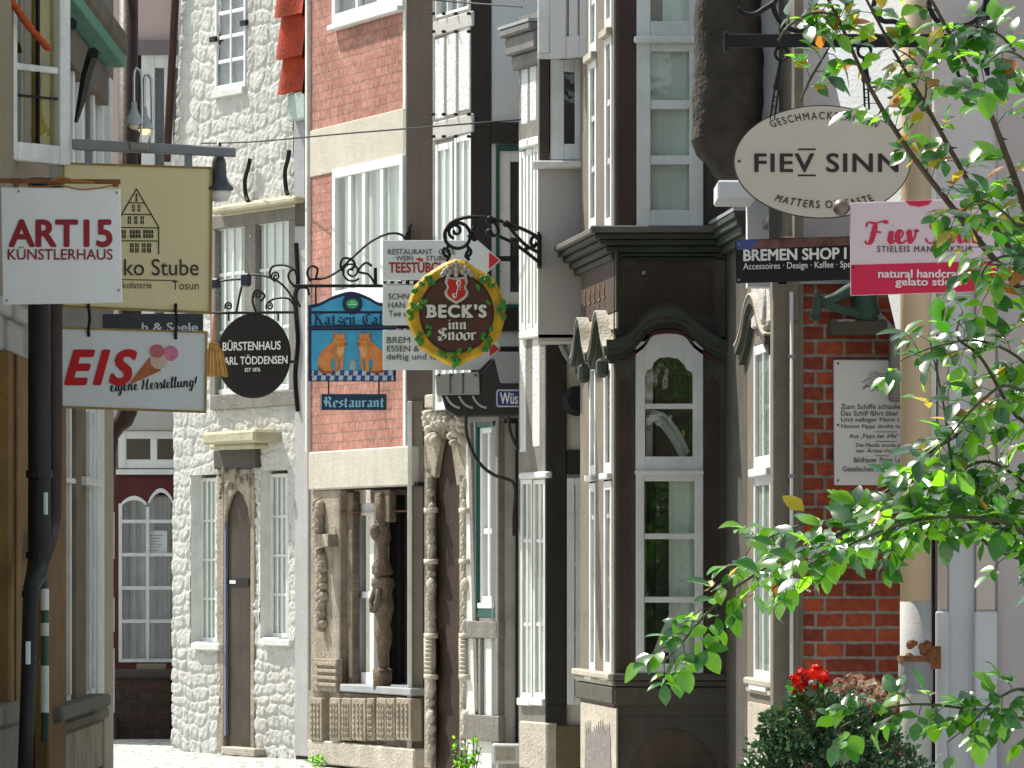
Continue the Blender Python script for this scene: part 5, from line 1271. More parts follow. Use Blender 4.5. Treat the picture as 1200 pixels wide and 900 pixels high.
    mb = MB(); mb.pp(g, [(152,166),(174,167),(174,176),(152,175)], .03, .05); mb.build('clamp', mat('aged_steel', (.24,.22,.18), .5, .2, 9), Bm, g.M, bevel=.006)
    for k, (cx, top, by, lab) in enumerate(((157,81,146,'gooseneck sign lamp with a grey shade, nearest the casement'), (169,88,152,'gooseneck sign lamp whose bulb glows, second from the casement'))):
        n = .06-.09*k; T = thing('sign_lamp', lab, 'lamp', at(g, cx, 168, n), 'gooseneck lamps above the yellow sign')
        c = g.tz(cx, by, n); tp = g.tz(cx+2, top, n); r0 = .042
        zz = lambda py: g.tz(cx, py, n)[1]
        mb = MB(); mb.lathe([(.004,zz(by-28)),(.013,zz(by-26)),(.016,zz(by-18)),(.028,zz(by-12)),(.042,zz(by-3)),(.047,zz(by)),(.043,zz(by)),(.024,zz(by-12)),(.002,zz(by-20))], (c[0],-n,0), 18)
        mb.build('lamp_shade', mat('grey_enamel', (.33,.35,.36), .35, .1, 6, 0, spec=.5), T, g.M, smooth=True)
        mb = MB(); q = [(cx,by-26),(cx,top+8),(cx+1.5,top+1),(cx+4,top),(cx+7,top+3),(cx+8.5,top+12),(cx+9,by-4),(cx+6,168)]
        mb.tube(pix3(g, q, n), .0075, 8); mb.build('gooseneck', mat('chrome', (.5,.5,.5), .25, .1, 4, 0, metal=1), T, g.M, smooth=True)
        mb = MB(); mb.ball((c[0],-n,zz(by+1)), .026, .026, .022); b = mb.build('bulb', mat('frosted_bulb', (.6,.55,.4), .5, .05), T, g.M, smooth=True)
        if k == 1:
            m = bpy.data.materials.new('glowing_bulb'); m.use_nodes = True; p = m.node_tree.nodes['Principled BSDF']
            p.inputs['Base Color'].default_value = (.8,.6,.3,1); p.inputs['Emission Color'].default_value = (1,.62,.22,1); p.inputs['Emission Strength'].default_value = 1.6
            b.data.materials[0] = m
    T = thing('lantern', 'dark bell-shaped lantern with pale glass hanging at the end of the steel beam', 'lantern', at(g, 255, 236))
    c = g.t(256); zz = lambda py: g.tz(256, py)[1]
    mb = MB(); mb.lathe([(.012,zz(166)),(.012,zz(178)),(.03,zz(186)),(.034,zz(190)),(.038,zz(206)),(.048,zz(213)),(.068,zz(218)),(.071,zz(222)),(.06,zz(223))], (c,.05,0), 22); mb.build('cap', mat('dark_enamel', (.05,.055,.06), .4, .2, 6, .05, spec=.5), T, g.M, smooth=True)
    mb = MB(); mb.lathe([(.058,zz(222)),(.056,zz(228)),(.045,zz(234)),(.01,zz(236))], (c,.05,0), 22); mb.build('glass_globe', mat('milk_glass', (.62,.6,.55), .3, .03), T, g.M, smooth=True)
    # dark shop board further back
    h = flat(27.5, 200)
    T = thing('shop_board', 'dark grey board with white lettering ending in Seele, between the yellow and ice cream signs', 'sign', at(h, 200, 390))
    MB().pp(h, [(120,368),(238,367),(238,391),(120,391)], -.02, 0).build('board', mat('slate_board', (.055,.06,.066), .6, .1), T, h.M, bevel=.004)
    text('h & Seele', h, T, WP, 166,232,378,388.5, bold=.02)
signs_left()

# ================================================================ disc sign, broom, cat café sign, arrow boards
def signs_mid():
    f = Fr(253, 39.66, 339, 39.36)
    T = thing('round_sign', 'round black sign reading Bürstenhaus Carl Töddensen beside a straw broom', 'sign', at(f, 296, 466))
    cx, cz = f.tz(296, 417); r = (f.t(339)-f.t(253))/2
    mb = MB(); k = 96; mb.prism([(cx+r*math.cos(2*math.pi*i/k), cz+r*math.sin(2*math.pi*i/k)) for i in range(k)], -.03, 0)
    mb.build('disc', mat('black_enamel', (.012,.009,.008), .45, .2, 4, .04, 20, spec=.2), T, f.M, bevel=.006)
    WI = mat('white_ink', (.7,.7,.68), .5, .03)
    text('BÜRSTENHAUS', f, T, WI, 261,329,398,410.5, bold=.02); text('CARL TÖDDENSEN', f, T, WI, 256,337,415.5,427, bold=.02); text('EST 1876', f, T, WI, 287,305,431,435.5, bold=.02)
    Bk = thing('scroll_bracket', 'black wrought iron scroll bracket holding the round black sign', 'bracket', at(f, 345, 372))
    mb = MB()
    a, b = f.tz(244,367), f.tz(349,366); mb.tube([(a[0],0,a[1]),(b[0],0,b[1])], .011, 7)
    for q in ([(349,374),(344,352),(330,333),(312,324),(295,322),(284,327)], [(347,362),(338,350),(322,350),(314,355)], [(348,338),(346,318),(334,311),(320,312),(316,322),(322,330)], [(250,331),(268,328),(284,327)], [(284,332),(280,350),(277,366)], [(300,366),(296,352),(300,340),(310,346),(306,353)]):
        mb.tube(pix3(f, q), .009, 6)
    for (px, py, rr) in ((268,359,.035),(302,345,.04),(316,359,.035),(323,324,.04)):
        c = f.tz(px, py); mb.tube(spiral(c, .006, rr, 0, 1.6, 0), .007, 6)
    for px in (268, 297, 326): a = f.tz(px,367); mb.tube([(a[0],0,a[1]),(a[0],-.0,a[1]-.06)], .008, 6)
    for q in ([(339,424),(348,424)],): 
        a, b = f.tz(*q[0]), f.tz(*q[1]); mb.tube([(a[0],0,a[1]),(b[0],0,b[1])], .012, 6)
    mb.build('ironwork', IRON, Bk, f.M)
    for px0, px1, py0, py1, lab in ((246,255,326,338,'small dark spotlight at the free end of the scroll bracket'),(281,291,320,335,'small dark spotlight midway along the scroll bracket')):
        t = thing('spotlight', lab, 'spotlight', at(f, (px0+px1)/2, py1), 'spotlights on the scroll bracket')
        mb = MB(); mb.fb(f, px0,px1,py0,py1,-.03,.03); mb.build('housing', mat('navy_housing', (.02,.022,.04), .5, .1), t, f.M, bevel=.012)
        MB().fb(f, px0+1.5,px1-1.5,py1-4,py1+1,-.02,.02).build('lens', STEEL, t, f.M)
    # broom
    g = flat(39.2, 255)
    T = thing('straw_broom', 'straw broom hanging bristles down beside the round black sign', 'broom', at(g, 254, 442))
    mb = MB(); a, b = g.tz(250.5,368), g.tz(250.5,402); mb.tube([(a[0],0,a[1]),(b[0],0,b[1])], [.012,.017], 10); mb.build('handle', mat('pink_handle', (.40,.22,.16), .6, .1), T, g.M, smooth=True)
    mb = MB(); rnd = random.Random(5)
    for i in range(150):
        u = rnd.uniform(-1, 1); w_ = rnd.uniform(-1, 1)
        a = g.tz(250+u*4.5, 400+abs(u)*2); m_ = g.tz(252.5+u*9, 413); b = g.tz(254.5+u*12.5, 441+rnd.uniform(-2,1))
        mb.tube([(a[0],w_*.02,a[1]),(m_[0],w_*.03,m_[1]),(b[0],w_*.035,b[1])], .005, 4)
    br = mb.build('bristles', mat('straw', (.45,.26,.08), .8, .25, 14, .2), T, g.M)
    mb = MB()
    for py, hw in ((404,5.5),(411,8.5)):
        a, b = g.tz(251-hw, py), g.tz(252+hw, py); mb.box(a[0], b[0], -.04, .04, a[1]-.005, a[1]+.005)
    mb.build('binding', mat('tan_cord', (.30,.16,.05), .9), br, g.M)

    # cat café sign
    f = flat(36.8, 412)
    BLU = mat('sky_blue_paint', (.045,.30,.52), .45, .25, 5, .05, stain=.3, stain_col=(.10,.42,.55)); NAVY = mat('navy_paint', (.012,.02,.06), .4, .2, 5, .05)
    T = thing('cat_cafe_sign', 'blue painted café sign with two ginger cats and a checkered floor', 'sign', at(f, 412, 447))
    top = smooth_path([(361,357),(373,354.5),(389,347),(411,341.5),(430,347),(444,354.5),(464,357)], 4)
    MB().pp(f, top+[(464,447),(361,447)], -.04, 0).build('board', NAVY, T, f.M, bevel=.005)
    mb = MB(); q = smooth_path([(365,361),(376,358),(390,351),(411,346),(430,351),(443,358),(461,361)], 4)
    mb.pp(f, q+[(461,364.5),(365,364.5)], 0, .006); mb.build('crest', BLU, T, f.M)
    MB().pp(f, [(365,367.5),(461,367.5),(461,382),(365,382)], 0, .006).build('name_band', BLU, T, f.M)
    MB().pp(f, [(365,387),(461,387),(461,434),(365,434)], 0, .006).build('painted_sky', BLU, T, f.M)
    lettered(BL, 'Katzen-Café', f, T, NAVY, 367.5,457,367,382, n=.009, wmax=.2)
    c = f.tz(413, 356); k = 24
    mb = MB(); mb.prism([(c[0]+.072*math.cos(2*math.pi*i/k), c[1]+.078*math.sin(2*math.pi*i/k)) for i in range(k)], 0, .012); md = mb.build('medallion', NAVY, T, f.M)
    mb = MB(); mb.prism([(c[0]+.044*math.cos(2*math.pi*i/k), c[1]+.034*math.sin(2*math.pi*i/k)) for i in range(k)], .012, .016); mb.build('green_oval', mat('leaf_green_paint', (.03,.32,.12), .5, .2, 8), md, f.M)
    mb = MB(); mb.fb(f, 408,418,356,357.2,.016,.018); mb.fb(f, 410,416.5,353.5,354.4,.016,.018); mb.build('pale_mark', mat('mint_ink', (.55,.75,.6), .6), md, f.M)
    mb = MB(); a, b = f.tz(361,384), f.tz(478,382.5); mb.tube([(a[0],-.02,a[1]),(b[0],-.02,b[1])], .014, 8); mb.build('cross_rod', NAVY, T, f.M)
    CHW, CHB, CHN = mat('check_grey', (.40,.45,.45), .6, .05), mat('check_blue', (.02,.06,.25), .6, .1), NAVY
    for row, (y0, y1) in enumerate(((434.3,440),(440,445.8))):
        for mi, m_ in ((0, CHW), (1, CHB)):
            mb = MB()
            for i in range(20):
                if (i+row) % 2 != mi: continue
                x0 = max(365, 362+i*5.15-row*1.5); x1 = min(461, 362+(i+1)*5.15-row*1.5)
                if x1 > x0: mb.pp(f, [(x0+.8,y0),(x1+.8 if x1 < 460 else x1,y0),(x1,y1),(x0,y1)], 0, .006)
            mb.build('checker_floor', m_, T, f.M)
    GING, GING2, PINKM = mat('ginger_paint', (.52,.20,.055), .6, .3, 14, .03), mat('dark_ginger_paint', (.28,.07,.02), .6, .2, 14), mat('pale_ginger_paint', (.62,.32,.14), .6, .2, 12)
    def cat(mx):
        X_ = lambda x: (350+x/5.625) if not mx else (350+(702-x)/5.625)
        Yp = lambda y: 330+y/5.625
        def P2(ps): return [(X_(x), Yp(y)) for x, y in ps]
        body_ = smooth_path([(238,390),(215,405),(170,440),(140,480),(126,530),(135,570),(165,595),(200,598),(222,590),(216,560),(212,520),(228,505),(238,520),(240,560),(236,590),(262,588),(266,520),(276,515),(272,560),(270,580),(290,578),(296,500),(304,440),(306,420),(280,400)], 3)
        mb = MB(); mb.pp(f, P2(body_), .006, .012); o = mb.build('painted_cat', GING, T, f.M)
        mb = MB(); mb.pp(f, P2(smooth_path([(135,560),(128,575),(150,600),(200,606),(224,598),(222,588),(180,590),(150,575)], 3)), .012, .014); mb.build('tail', GING2, o, f.M)
        head = smooth_path([(228,340),(236,335),(250,343),(282,342),(300,335),(302,360),(306,385),(318,405),(312,418),(285,428),(255,430),(234,412),(226,380)], 3)
        mb = MB(); mb.pp(f, P2(head), .012, .017); h = mb.build('head', GING, o, f.M)
        mb = MB(); mb.pp(f, P2([(296,402),(318,404),(314,418),(298,416)]), .017, .02); mb.pp(f, P2([(230,345),(240,345),(238,372),(230,372)]), .017, .02); 
        for ex in (254, 284): mb.pp(f, P2([(ex-7,382),(ex,378),(ex+7,382),(ex,386)]), .017, .02)
        mb.build('markings', GING2, o, f.M)
        mb = MB(); mb.pp(f, P2(smooth_path([(258,420),(300,424),(292,470),(268,500),(250,460)], 3)), .012, .0135); mb.build('chest', PINKM, o, f.M)
    cat(False); cat(True)
    mb = MB()
    Q = lambda ps: [(350+x/5.625, 330+y/5.625) for x, y in ps]
    mb.pp(f, Q(smooth_path([(338,585),(334,550),(342,525),(356,508),(372,525),(380,550),(376,585)], 3)), .006, .012)
    mb.pp(f, Q([(320,525),(342,538),(340,546),(318,532)]), .006, .012); mb.pp(f, Q([(396,525),(374,538),(376,546),(398,532)]), .006, .012)
    mb.build('painted_mouse', mat('grey_paint', (.26,.34,.35), .6, .2, 12), T, f.M)
    # hanging name board
    T = thing('restaurant_board', 'small dark blue board with pale blue black-letter Restaurant lettering', 'sign', at(f, 414, 480))
    MB().pp(f, [(375.5,461.5),(453,461.5),(453,480.5),(375.5,480.5)], -.03, 0).build('board', mat('dark_blue_board', (.014,.035,.075), .5, .2, 8), T, f.M, bevel=.004)
    MB().pp(f, [(375.5,461.5),(377,461.5),(377,480.5),(375.5,480.5)], 0, .008).build('edge_trim', LEAD, T, f.M)
    lettered(BL, 'Restaurant', f, T, mat('pale_blue_ink', (.22,.48,.68), .5, .05), 378.5,451,464.5,477.5, n=.004, wmax=.24)
    mb = MB()
    for px in (385, 444): a, b = f.tz(px,446), f.tz(px,462); mb.tube([(a[0],.015,a[1]),(b[0],.015,b[1])], .006, 6)
    mb.build('hanger', IRON, T, f.M)
    Bk = thing('cafe_bracket', 'curled wrought iron bracket from which the blue cat sign hangs', 'bracket', at(f, 478, 334))
    mb = MB(); a, b = f.tz(343,335), f.tz(482,335); mb.tube([(a[0],0,a[1]),(b[0],0,b[1])], .012, 8)
    for q in ([(362,327),(380,326),(397,317),(415,300),(435,283),(455,274),(470,275),(478,284)], [(478,284),(476,276),(480,268),(482,262)], [(403,320),(399,312),(402,303),(412,304),(416,311),(410,316)], [(440,334),(432,322),(420,318),(428,308),(436,312)], [(370,326),(372,315),(364,312),(360,320),(364,330)], [(352,360),(347,348),(350,338),(360,338),(362,346)], [(345,335),(340,330),(338,322),(343,316),(349,320)]):
        mb.tube(pix3(f, q), .009, 6)
    c = f.tz(412, 318); mb.tube(spiral(c, .01, .075, .5, 1.8, 0, 28), .008, 6)
    for px in (370, 455): a, b = f.tz(px,335), f.tz(px,357); mb.tube([(a[0],0,a[1]),(b[0],0,b[1])], .007, 6)
    a = f.tz(440,335); mb.box(a[0]-.012, a[0]+.012, -.01, .01, a[1], a[1]+.13)
    t, z = f.tz(479.5, 300); mb.box(t-.012, t+.012, -.0, .14, f.tz(0,345)[1], f.tz(0,265)[1])
    mb.build('ironwork', IRON, Bk, f.M)

    # three arrow boards
    f = flat(34.75, 515)
    AR = mat('pale_arrow_board', (.56,.60,.61), .5, .03, 2, .02)
    GRAYI, SER = mat('grey_black_ink', (.07,.075,.08), .5, .03), None
    def arrow(label, outline, tri, base):
        T = thing('arrow_board', label, 'sign', at(f, *base), 'arrow boards pointing right')
        mb = MB(); mb.pp(f, outline, -.02, 0); mb.build('board', AR, T, f.M, bevel=.003)
        if tri: MB().pp(f, tri, 0, .003).build('red_arrow', mat('signal_red', (.48,.02,.025), .5, .05), T, f.M)
        return T
    T = arrow('white arrow board reading Restaurant Cafe, topmost of the three', [(448.5,281.5),(560,281.5),(587,305),(562,328),(448.5,328)], [(573,295.5),(585,305),(573,315.5)], (515,328))
    text('RESTAURANT · CAFE', f, T, GRAYI, 454.7,533.5,292,298.3, bold=.004); text('· WEIN', f, T, GRAYI, 460,484,299.8,305.4, bold=.004); text('STUBE', f, T, GRAYI, 499.5,523,299.8,305.4, bold=.004)
    MB().pp(f, [(487,302),(490,303.4),(491.5,300.5),(493,303.4),(496.5,302),(494.5,305.2),(488.5,305.2)], 0, .003).build('red_flower', mat('signal_red', (.5,.02,.02)), T, f.M)
    text('TEESTÜBCHEN', f, T, mat('tea_red_ink', (.30,.02,.025), .5, .05), 455.5,538.5,304.5,319.8, bold=.03)
    T = arrow('white board reading SCHN and Tee, middle one of the three', [(448.5,334),(575,334),(575,381),(448.5,381)], None, (512,381))
    text('SCHN', f, T, GRAYI, 455,479,344,351, bold=.004); text('HAN', f, T, GRAYI, 455,474.5,354,361, bold=.004); text('Tee u', f, T, GRAYI, 455.3,477,364,371, bold=.004)
    T = arrow('white arrow board reading Essen, deftig und, lowest of the three', [(448.5,386.5),(578,386.5),(586.5,409),(562,433.5),(448.5,433.5)], [(574,399.5),(585.5,409),(574,417)], (515,433))
    text('BREM', f, T, GRAYI, 453.3,480.5,395,402, bold=.004); text('ESSEN &', f, T, GRAYI, 453.5,491,405,412, bold=.004); text('deftig und fe', f, T, GRAYI, 453,512,414.5,423.5, bold=.004)
    Rk = thing('board_rack', 'dark steel rods holding the three arrow boards to the narrow house', 'rack', at(f, 612, 409))
    mb = MB()
    for py in (303,409): mb.fb(f, 470,612,py-3,py+3,-.05,-.025)
    mb.fb(f, 449,575,329.5,332.5,-.05,-.025); mb.fb(f, 466,575,382,385,-.05,-.025)
    for px in (470, 560): mb.fb(f, px,px+3,290,425,-.075,-.05)
    mb.each('rod', IRON, Rk, f.M)
    mb = MB()
    for i in range(4): mb.fb(f, 453+i*9,457.5+i*9,329,333,-.03,-.018)
    mb.each('pale_clip', WP, Rk, f.M)

    # wreath sign
    f = flat(33.05, 535)
    T = thing('wreath_sign', "carved round brewery sign with a yellow hop wreath around brown Beck's lettering", 'sign', at(f, 535, 431))
    T['label'] = 'carved round brewery sign with a yellow hop wreath and brown lettered centre'
    o = [(430,197),(500,174),(560,187),(625,232),(700,272),(740,302),(775,380),(803,480),(800,560),(775,650),(735,700),(650,778),(560,820),(500,850),(430,828),(330,770),(270,730),(235,660),(197,575),(190,520),(205,430),(242,340),(300,280),(375,232)]
    O = [(440+x/5.295, 270+y/5.295) for x, y in o]
    MB().pp(f, O, -.07, 0).build('wreath', mat('yellow_wreath', (.66,.40,.02), .5, .3, 8, .4, 22, streak=.5, stain_col=(.30,.13,.01)), T, f.M, bevel=.02)
    k = 40; mb = MB(); mb.prism([p for p in f.pts([(535.2+42*math.cos(2*math.pi*i/k), 367.5+45*math.sin(2*math.pi*i/k)) for i in range(k)], .012)], 0, .012)
    ds = mb.build('brown_disc', mat('brown_enamel', (.085,.034,.02), .5, .15, 5, .06), T, f.M)
    mb = MB(); ps = [f.tz(535.2+42.5*math.cos(2*math.pi*i/k), 367.5+45.5*math.sin(2*math.pi*i/k)) for i in range(k+1)]
    mb.tube([(p[0],-.012,p[1]) for p in ps], .007, 6); mb.build('disc_rim', mat('dark_rim', (.05,.02,.012), .5), ds, f.M)
    # hop leaves and cones
    rnd = random.Random(6); mb = MB()
    lf = [(325,285),(350,310),(350,335),(290,325),(240,365),(300,435),(235,455),(280,465),(215,500),(255,490),(215,535),(330,605),(280,635),(325,635),(255,685),(290,700),(410,755),(440,775),(480,760),(470,800),(530,755),(520,800),(590,745),(480,830),(520,828),(650,305),(690,300),(630,355),(720,330),(680,320),(705,440),(765,465),(790,480),(800,455),(790,535),(770,500),(710,610),(680,660),(715,670),(690,715),(680,745),(700,735)]
    for (x, y) in lf:
        t, z = f.tz(440+x/5.295, 270+y/5.295, .02); a = rnd.uniform(0, 6.28); s_ = rnd.uniform(.85, 1.2)
        for j in range(3):
            b_ = a+(j-1)*.9; mb.ball((t+.012*math.cos(b_)*s_, -.012-rnd.uniform(0,.012), z+.012*math.sin(b_)*s_), .0135*s_, .012, .0155*s_, 8, 5)
    mb.build('hop_leaves', mat('hop_green', (.05,.21,.025), .5, .4, 14, .3, 40, spec=.4), T, f.M, smooth=True)
    # shield with key
    def S5(ps): return [(440+x/5.295, 270+y/5.295) for x, y in ps]
    sh = smooth_path([(440,284),(505,292),(565,284)], 3)+smooth_path([(575,318),(562,352),(577,385),(560,420),(502,458)], 4)+smooth_path([(502,458),(444,420),(428,385),(443,352),(430,318),(440,284)], 4)
    SILV = mat('cream_silver', (.52,.50,.43), .5, .15, 12, .1)
    s_ = MB().pp(f, S5(sh), .012, .028).build('shield', SILV, ds, f.M, bevel=.004)
    inn = [(502+(x-502)*.78, 368+(y-368)*.8) for x, y in sh]
    MB().pp(f, S5(inn), .028, .032).build('red_field', mat('heraldic_red', (.45,.025,.015), .5, .08), ds, f.M)
    vs, fs = pen([[(518,312),(528,328),(518,345),(506,330),(512,312),(530,312)], [(516,340),(505,380),(498,415),(484,412),(482,396),(494,392)], [(520,350),(534,352)], [(516,364),(530,368)]], 6, 11, nib=False)
    pts = [f.tz(440+q_[0]/5.295, 270+q_[1]/5.295, .035) for q_ in vs]; mb = MB(); mb._add([(p[0],-.035,p[1]) for p in pts], fs); mb.build('key', WP, ds, f.M)
    mb = MB()
    for (x, y, rr) in ((430,255,.022),(415,275,.018),(450,235,.02),(465,255,.022),(500,205,.02),(500,240,.026),(500,270,.022),(540,255,.022),(560,235,.02),(580,255,.02),(595,275,.018),(475,215,.016),(525,215,.016),(450,275,.018),(560,275,.018)):
        t, z = f.tz(440+x/5.295, 270+y/5.295, .03); mb.ball((t, -.03, z), rr*.8, .018, rr, 8, 5)
    mb.build('crest_ornament', mat('tarnished_silver', (.38,.37,.33), .5, .25, 20, .3), T, f.M, smooth=True)
    # lettering: raised, with slabs
    CREAM = mat('cream_letter', (.66,.64,.57), .45, .05, 6, .05)
    def slab(m_, d, n1, thick):
        vs, fs = font_polys("BECK'S", .05, 0, 1.15)
        place(vs, fs, f.rect(500.5+d,570.5+d,356.5+d,372.5+d,n1), n1, m_, ds, f, thick=thick)
        mb = MB()
        for a in (500, 516.6): 
            pass
        for (a, b) in ((499.2,507),(516,523),(546.5,553)):
            for y in (357+d, 370.3+d): mb.fb(f, a+d, b+d, y, y+2.2, .012, n1-.001)
        mb.build('letter_serif', m_, ds, f.M)
    slab(BLKI, .9, .016, .003); slab(CREAM, 0, .024, .008)
    for d, n1, m_ in ((.8, .016, BLKI), (0, .024, CREAM)):
        lettered(BL, 'inn', f, ds, m_, 524.5+d,547+d,374.5+d,386+d, n=n1, wmax=.24)
        lettered(BL, 'Snoor', f, ds, m_, 512.5+d,558.5+d,384+d,399.5+d, n=n1, wmax=.24)
    Bk = thing('wreath_sign_bracket', 'arched wrought iron arm with volutes carrying the hop wreath sign', 'bracket', at(f, 630, 300))
    mb = MB()
    for q in ([(522,280),(522,271),(530,260),(545,255),(560,254),(576,256),(596,262),(616,270),(631,278)], [(585,277),(600,284),(616,295),(631,307)], [(594,262),(604,275),(616,287),(631,296)], [(631,280),(625,277),(622,284),(626,289),(629,284)], [(548,278),(553,273),(557,266),(556,258)], [(576,257),(582,264),(584,272),(578,276),(574,270)]):
        mb.tube(pix3(f, q), .012, 7)
    c = f.tz(536, 276); mb.tube([(c[0]+.083*math.cos(a*.3), 0, c[1]+.083*math.sin(a*.3)) for a in range(22)], .012, 7)
    mb.tube(spiral((c[0]-.01, c[1]+.03), .008, .052, 2.6, 1.3, 0, 18), .011, 6)
    for (px, py, rr) in ((574,258,.03),(593,262,.024),(573,272,.024),(556,279,.024),(617,291,.016),(556,268,.02)): c = f.tz(px, py); mb.ball((c[0],-.005,c[1]), rr, .022, rr, 8, 6)
    for q in ([(522,290),(519,294),(521,299),(526,301),(527,297)],[(549,290),(552,295),(549,300),(544,300)],[(526,287),(524,292),(527,299),(523,306)],[(547,287),(549,292),(546,299),(550,305)]): mb.tube(pix3(f, q), .011, 6)
    t0 = f.t(629.5); mb.box(t0, t0+.02, -.03, .26, f.tz(0,312)[1], f.tz(0,272)[1]); mb.box(t0, t0+.03, .2, .26, f.tz(0,312)[1], f.tz(0,272)[1])
    mb.build('ironwork', IRON, Bk, f.M)

    # black awning box with blue plate
    f = flat(34.5, 560)
    T = thing('awning_box', 'folded black awning box with a grey metal flap and small blue name plate', 'awning', at(f, 560, 488))
    mb = MB(); mb.pp(f, [(517,462),(562,462),(564,436),(579,419),(586,449),(612,449),(612,486),(536,488),(522,480)], -.28, 0); mb.build('box', mat('black_canvas', (.022,.022,.023), .6, .2, 5, .15), T, f.M, bevel=.008)
    mb = MB(); vs_ = f.pts([(510,439),(561,435.5),(562.5,462.5),(511.5,463)], .03); mb.prism(vs_, -.3, .02); mb.each('flap', mat('dull_zinc', (.27,.28,.29), .5, .12, 5, .15, metal=.3), T, f.M, bevel=.006)
    mb = MB()
    for px in (526, 541, 557):
        mb.tube(pix3(f, [(px-3,464),(px+1,471),(px+7,476),(px+13,478)], .006), .008, 6)
    mb.each('rib', LEAD, T, f.M)
    mb = MB()
    for px in (527, 542): mb.fb(f, px,px+1.5,437,461,.02,.026)
    for px in (513, 527.5, 541.5, 556): mb.fb(f, px,px+3,438,441,.02,.03)
    mb.each('seam', mat('dark_seam', (.05,.05,.052), .6), T, f.M)
    MB().pp(f, [(583,456.5),(612,456.5),(612,477),(583,477),(581.5,474),(581.5,459.5)], 0, .008).build('name_plate_rim', mat('pale_rim', (.45,.5,.58), .5), T, f.M)
    MB().pp(f, [(584,458.2),(612,458.2),(612,475.3),(584,475.3),(583,473),(583,460.5)], .008, .011).build('name_plate', mat('royal_blue', (.02,.035,.17), .5, .08), T, f.M)
    text('Wüs', f, T, WP, 586,607,460,473.5, n=.014, bold=.02)
    g = flat(34.42, 575)
    T = thing('hanging_cable', 'thick black cable sagging from the awning box to the dark door', 'cable', at(g, 602, 628))
    MB().tube(pix3(g, [(546,486),(547,508),(555,532),(566,547),(580,557),(596,562),(602,567),(604,580),(602,605),(602,628)]), .012, 7).build('cable_run', mat('rubber', (.02,.02,.02), .5, .2, 90, .4, 120), T, g.M, smooth=True)
    T = thing('short_cable', 'short black cable running from the awning box into the narrow house wall', 'cable', at(g, 607, 527))
    MB().tube(pix3(g, [(595,486),(597,500),(600,512),(607,527)]), .012, 7).build('cable_run', MATS['rubber'], T, g.M, smooth=True)
    # overhead wires
    def wire(label, ps, r=.006):
        q = [P3(*p) for p in ps]; mb = MB(); mb.tube(smooth_path([tuple(v) for v in q], 8), r, 5)
        o = mb.build('overhead_wire', IRON, None, Matrix.Identity(4)); tag(o, label, 'wire', 'wires across the lane')
    wire('thin wire slung from the white house across the brick and timber houses', [(236,168,41.4),(300,166,39.6),(400,157,36.8),(500,149,34.9),(610,140,34.2)])
    wire('thin wire at the top edge before the half-timbered house', [(480,-3,34.9),(545,3,34.7),(612,8,34.1)])
def P3(px, py, Y): return Vector(((px-600)/F*Y, Y, EYE+(HY-py)/F*Y))
signs_mid()

